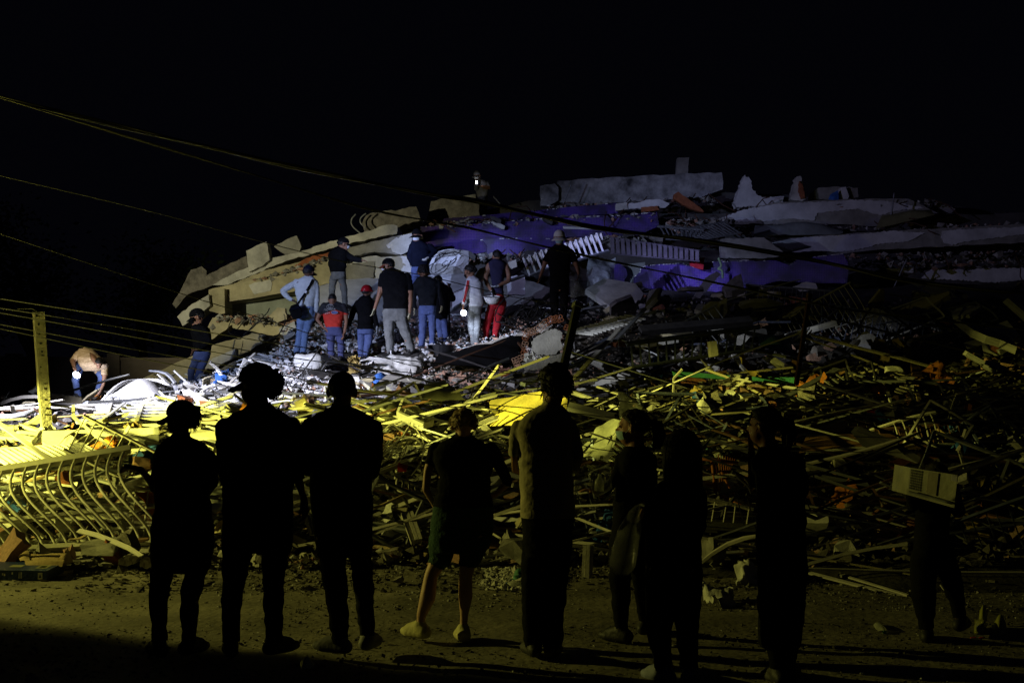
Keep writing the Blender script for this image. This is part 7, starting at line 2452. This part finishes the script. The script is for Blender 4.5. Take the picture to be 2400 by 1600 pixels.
# bent rails, twisted frames and torn grilles tangled through the dark half
def tangled(name, cat, what, group, u, v, kind, w, h, roll, pitch, m, mname, seed):
    rr = random.Random(seed)
    c = on(u, v, .35) + Vector((0, 0, .12))
    ax = Vector((math.cos(roll), .25 * math.sin(seed), math.sin(roll))).normalized()
    n0 = Vector((0, -math.cos(pitch), math.sin(pitch)))
    az = (n0.cross(ax)).normalized()
    if az.z < 0:
        az = -az
    lean = abs(math.degrees(roll))
    head = '%s %s %s %s' % ('large' if w > 1.3 else 'small', mname, what, 'level' if lean < 8 else ('rising right' if roll > 0 else 'falling right'))
    root = empty(name, c, where(u, v, head), cat, group)
    ny = ax.cross(az)
    def q(s, t):
        return c + ax * (s - .5) * w + az * (t - .5) * h + ny * (.12 * math.sin(2.2 * s + seed) * math.sin(3 * t + seed * 2))
    def bar(nm, a, b, r):
        mb = MB()
        k = 5
        mb.tube([q(a[0] + (b[0] - a[0]) * i / k, a[1] + (b[1] - a[1]) * i / k) for i in range(k + 1)], r, 4)
        mb.build(nm, m, root)
    if kind == 'frame':
        for a, b in (((0, 0), (1, 0)), ((1, 0), (1, 1)), ((1, 1), (0, 1)), ((0, 1), (0, 0)), ((.5, 0), (.5, 1))):
            bar('frame_bar', a, b, .02)
    elif kind == 'grille':
        bar('rail', (0, 0), (1, 0), .02)
        bar('rail', (0, 1), (1, 1), .02)
        n = int(w / .11)
        for k in range(n):
            s = (k + .5) / n
            if rr.random() > .12:
                bar('bar', (s, 0), (s + rr.uniform(-.02, .02), 1), .008)
    else:
        bar('tube', (0, 0), (.45, .15), .018)
        bar('tube', (.45, .15), (.75, .9), .018)
        bar('tube', (.75, .9), (1, 1), .018)


TM = [(CREAM, 'cream'), (GREYM, 'grey'), (GREYM, 'grey'), (DARKM, 'dark'), (RUST, 'rusty'), (BLUEM, 'blue-grey'), (DARKM, 'dark')]
rt = random.Random(77)
for k in range(44):
    u, v = (rt.uniform(1340, 2420), rt.uniform(760, 1330)) if k < 32 else (rt.uniform(640, 1340), rt.uniform(960, 1290))
    kind = ('frame', 'grille', 'bent')[k % 3]
    m, mn = rt.choice(TM)
    tangled({'frame': 'bent_window_frame', 'grille': 'torn_grille', 'bent': 'bent_tube'}[kind], {'frame': 'window frame', 'grille': 'grille', 'bent': 'tube'}[kind], {'frame': 'bent frame', 'grille': 'torn grille', 'bent': 'kinked tube'}[kind],
            {'frame': 'bent window frames in the rubble', 'grille': 'torn metal grilles in the rubble', 'bent': 'kinked tubes in the rubble'}[kind],
            u, v, kind, rt.uniform(.6, 1.7), rt.uniform(.3, .7), rt.gauss(.12, .38), rt.uniform(.2, 1.1), m, mn, k)

for k in range(12):
    u, v = rt.uniform(1420, 2420), rt.uniform(715, 820)
    kind = ('grille', 'frame', 'bent')[k % 3]
    m, mn = ((GREYM, 'grey'), (CREAM, 'cream'), (BLUEM, 'blue-grey'))[(k // 3) % 3]
    tangled({'frame': 'bent_window_frame', 'grille': 'torn_grille', 'bent': 'bent_tube'}[kind], {'frame': 'window frame', 'grille': 'grille', 'bent': 'tube'}[kind], {'frame': 'bent frame', 'grille': 'torn grille', 'bent': 'kinked tube'}[kind],
            {'frame': 'bent window frames in the rubble', 'grille': 'torn metal grilles in the rubble', 'bent': 'kinked tubes in the rubble'}[kind], u, v, kind, rt.uniform(1.0, 2.4), rt.uniform(.5, .9), rt.gauss(.1, .3), rt.uniform(.2, .9), m, mn, 300 + k)
for k in range(10):
    u, v = rt.uniform(0, 390), rt.uniform(1085, 1265)
    kind = ('grille', 'bent', 'bent')[k % 3]
    m, mn = ((CREAM, 'cream'), (GREYM, 'grey'), (WHITE, 'white'))[k % 3]
    tangled({'grille': 'torn_grille', 'bent': 'bent_tube'}[kind], {'grille': 'grille', 'bent': 'tube'}[kind], {'grille': 'torn grille', 'bent': 'kinked tube'}[kind],
            {'grille': 'torn metal grilles in the rubble', 'bent': 'kinked tubes in the rubble'}[kind], u, v, kind, rt.uniform(.7, 1.5), rt.uniform(.3, .6), rt.gauss(-.1, .4), rt.uniform(.3, 1.0), m, mn, 200 + k)

# bright yellow-lit left heap: long pale strips
scatter('strip', 'strip', 'strip', 'stick', [WHITE, CREAM, CREAM, GREYM], 90, (.7, 2.1), (.02, .065), (.015, .05), (-40, 700), (930, 1255), 101, slope=.05, turn=.28, flat=.13)
scatter('strip', 'strip', 'strip', 'channel', [CREAM, WHITE, GREYM], 46, (.7, 2.0), (.03, .07), (.03, .06), (640, 1420), (960, 1300), 102, slope=.1)
scatter('strip', 'strip', 'strip', 'stick', [CREAM, GREYM, CREAM], 110, (1.0, 3.0), (.016, .042), (.012, .03), (850, 1560), (900, 1310), 103, slope=-.05)
scatter('strip', 'strip', 'strip', 'stick', [CREAM, GREYM, OCHRE], 80, (1.0, 3.2), (.016, .042), (.012, .03), (1500, 2440), (860, 1390), 104, slope=.1)
scatter('lath', 'lath', 'lath', 'stick', [WOOD, DWOOD, CREAM], 70, (.3, 1.1), (.02, .055), (.012, .035), (-40, 1800), (880, 1345), 105, flat=.5)
scatter('lath', 'lath', 'lath', 'stick', [WHITE, WHITE, CREAM], 70, (.2, .8), (.03, .08), (.01, .04), (320, 700), (865, 1000), 106, flat=.5)
scatter('plate', 'broken plate', 'plate', 'plate', [PLAST, CONC, OCHRE, WPLAST], 70, (.2, .65), (.15, .45), (.02, .07), (-40, 1700), (860, 1330), 107, flat=.5)
scatter('plate', 'broken plate', 'plate', 'plate', [WPLAST, PLAST, WPLAST], 70, (.12, .4), (.1, .3), (.015, .05), (420, 1000), (800, 960), 108, flat=.6)
scatter('slab_piece', 'slab piece', 'slab', 'plate', [CONC, PLAST, CONC, ROUGHC, OCHRE], 40, (.6, 1.7), (.4, .95), (.06, .16), (1380, 2430), (690, 850), 114, flat=.6, lift=(.05, .3))
scatter('slab_piece', 'slab piece', 'slab', 'plate', [CONC, PLAST, PANELW], 22, (.5, 1.2), (.35, .8), (.04, .10), (860, 2430), (880, 1180), 115, flat=.6, lift=(.05, .25))
scatter('lump', 'lump', 'rubble', 'lump', [CONC, ROUGHC, PLAST], 80, (.1, .38), (.08, .3), (.06, .22), (-40, 2200), (760, 1330), 109)
scatter('brick_piece', 'brick piece', 'brick', 'lump', [BRICK, BRICKD], 80, (.1, .28), (.08, .18), (.07, .12), (-40, 2440), (760, 1340), 110)
scatter('rag', 'rag', 'cloth', 'rag', [WCLOTH, OCLOTH, BLUEC, CARDB, DRYLEAF], 60, (.2, .6), (.2, .5), (.15, .35), (-40, 2300), (840, 1310), 111, flat=.5)
scatter('steel_bar', 'steel bar', 'bar', 'stick', [DARKM, RUST, GREYM], 110, (.6, 2.8), (.014, .032), (.014, .032), (500, 2440), (740, 1320), 112, flat=.45, lift=(.05, .35))
scatter('shard', 'shard', 'shard', 'plate', [CONC, CREAM, ROUGHC], 90, (.06, .3), (.05, .2), (.015, .05), (-40, 2440), (1275, 1375), 113, flat=.2, lift=(0, .04))
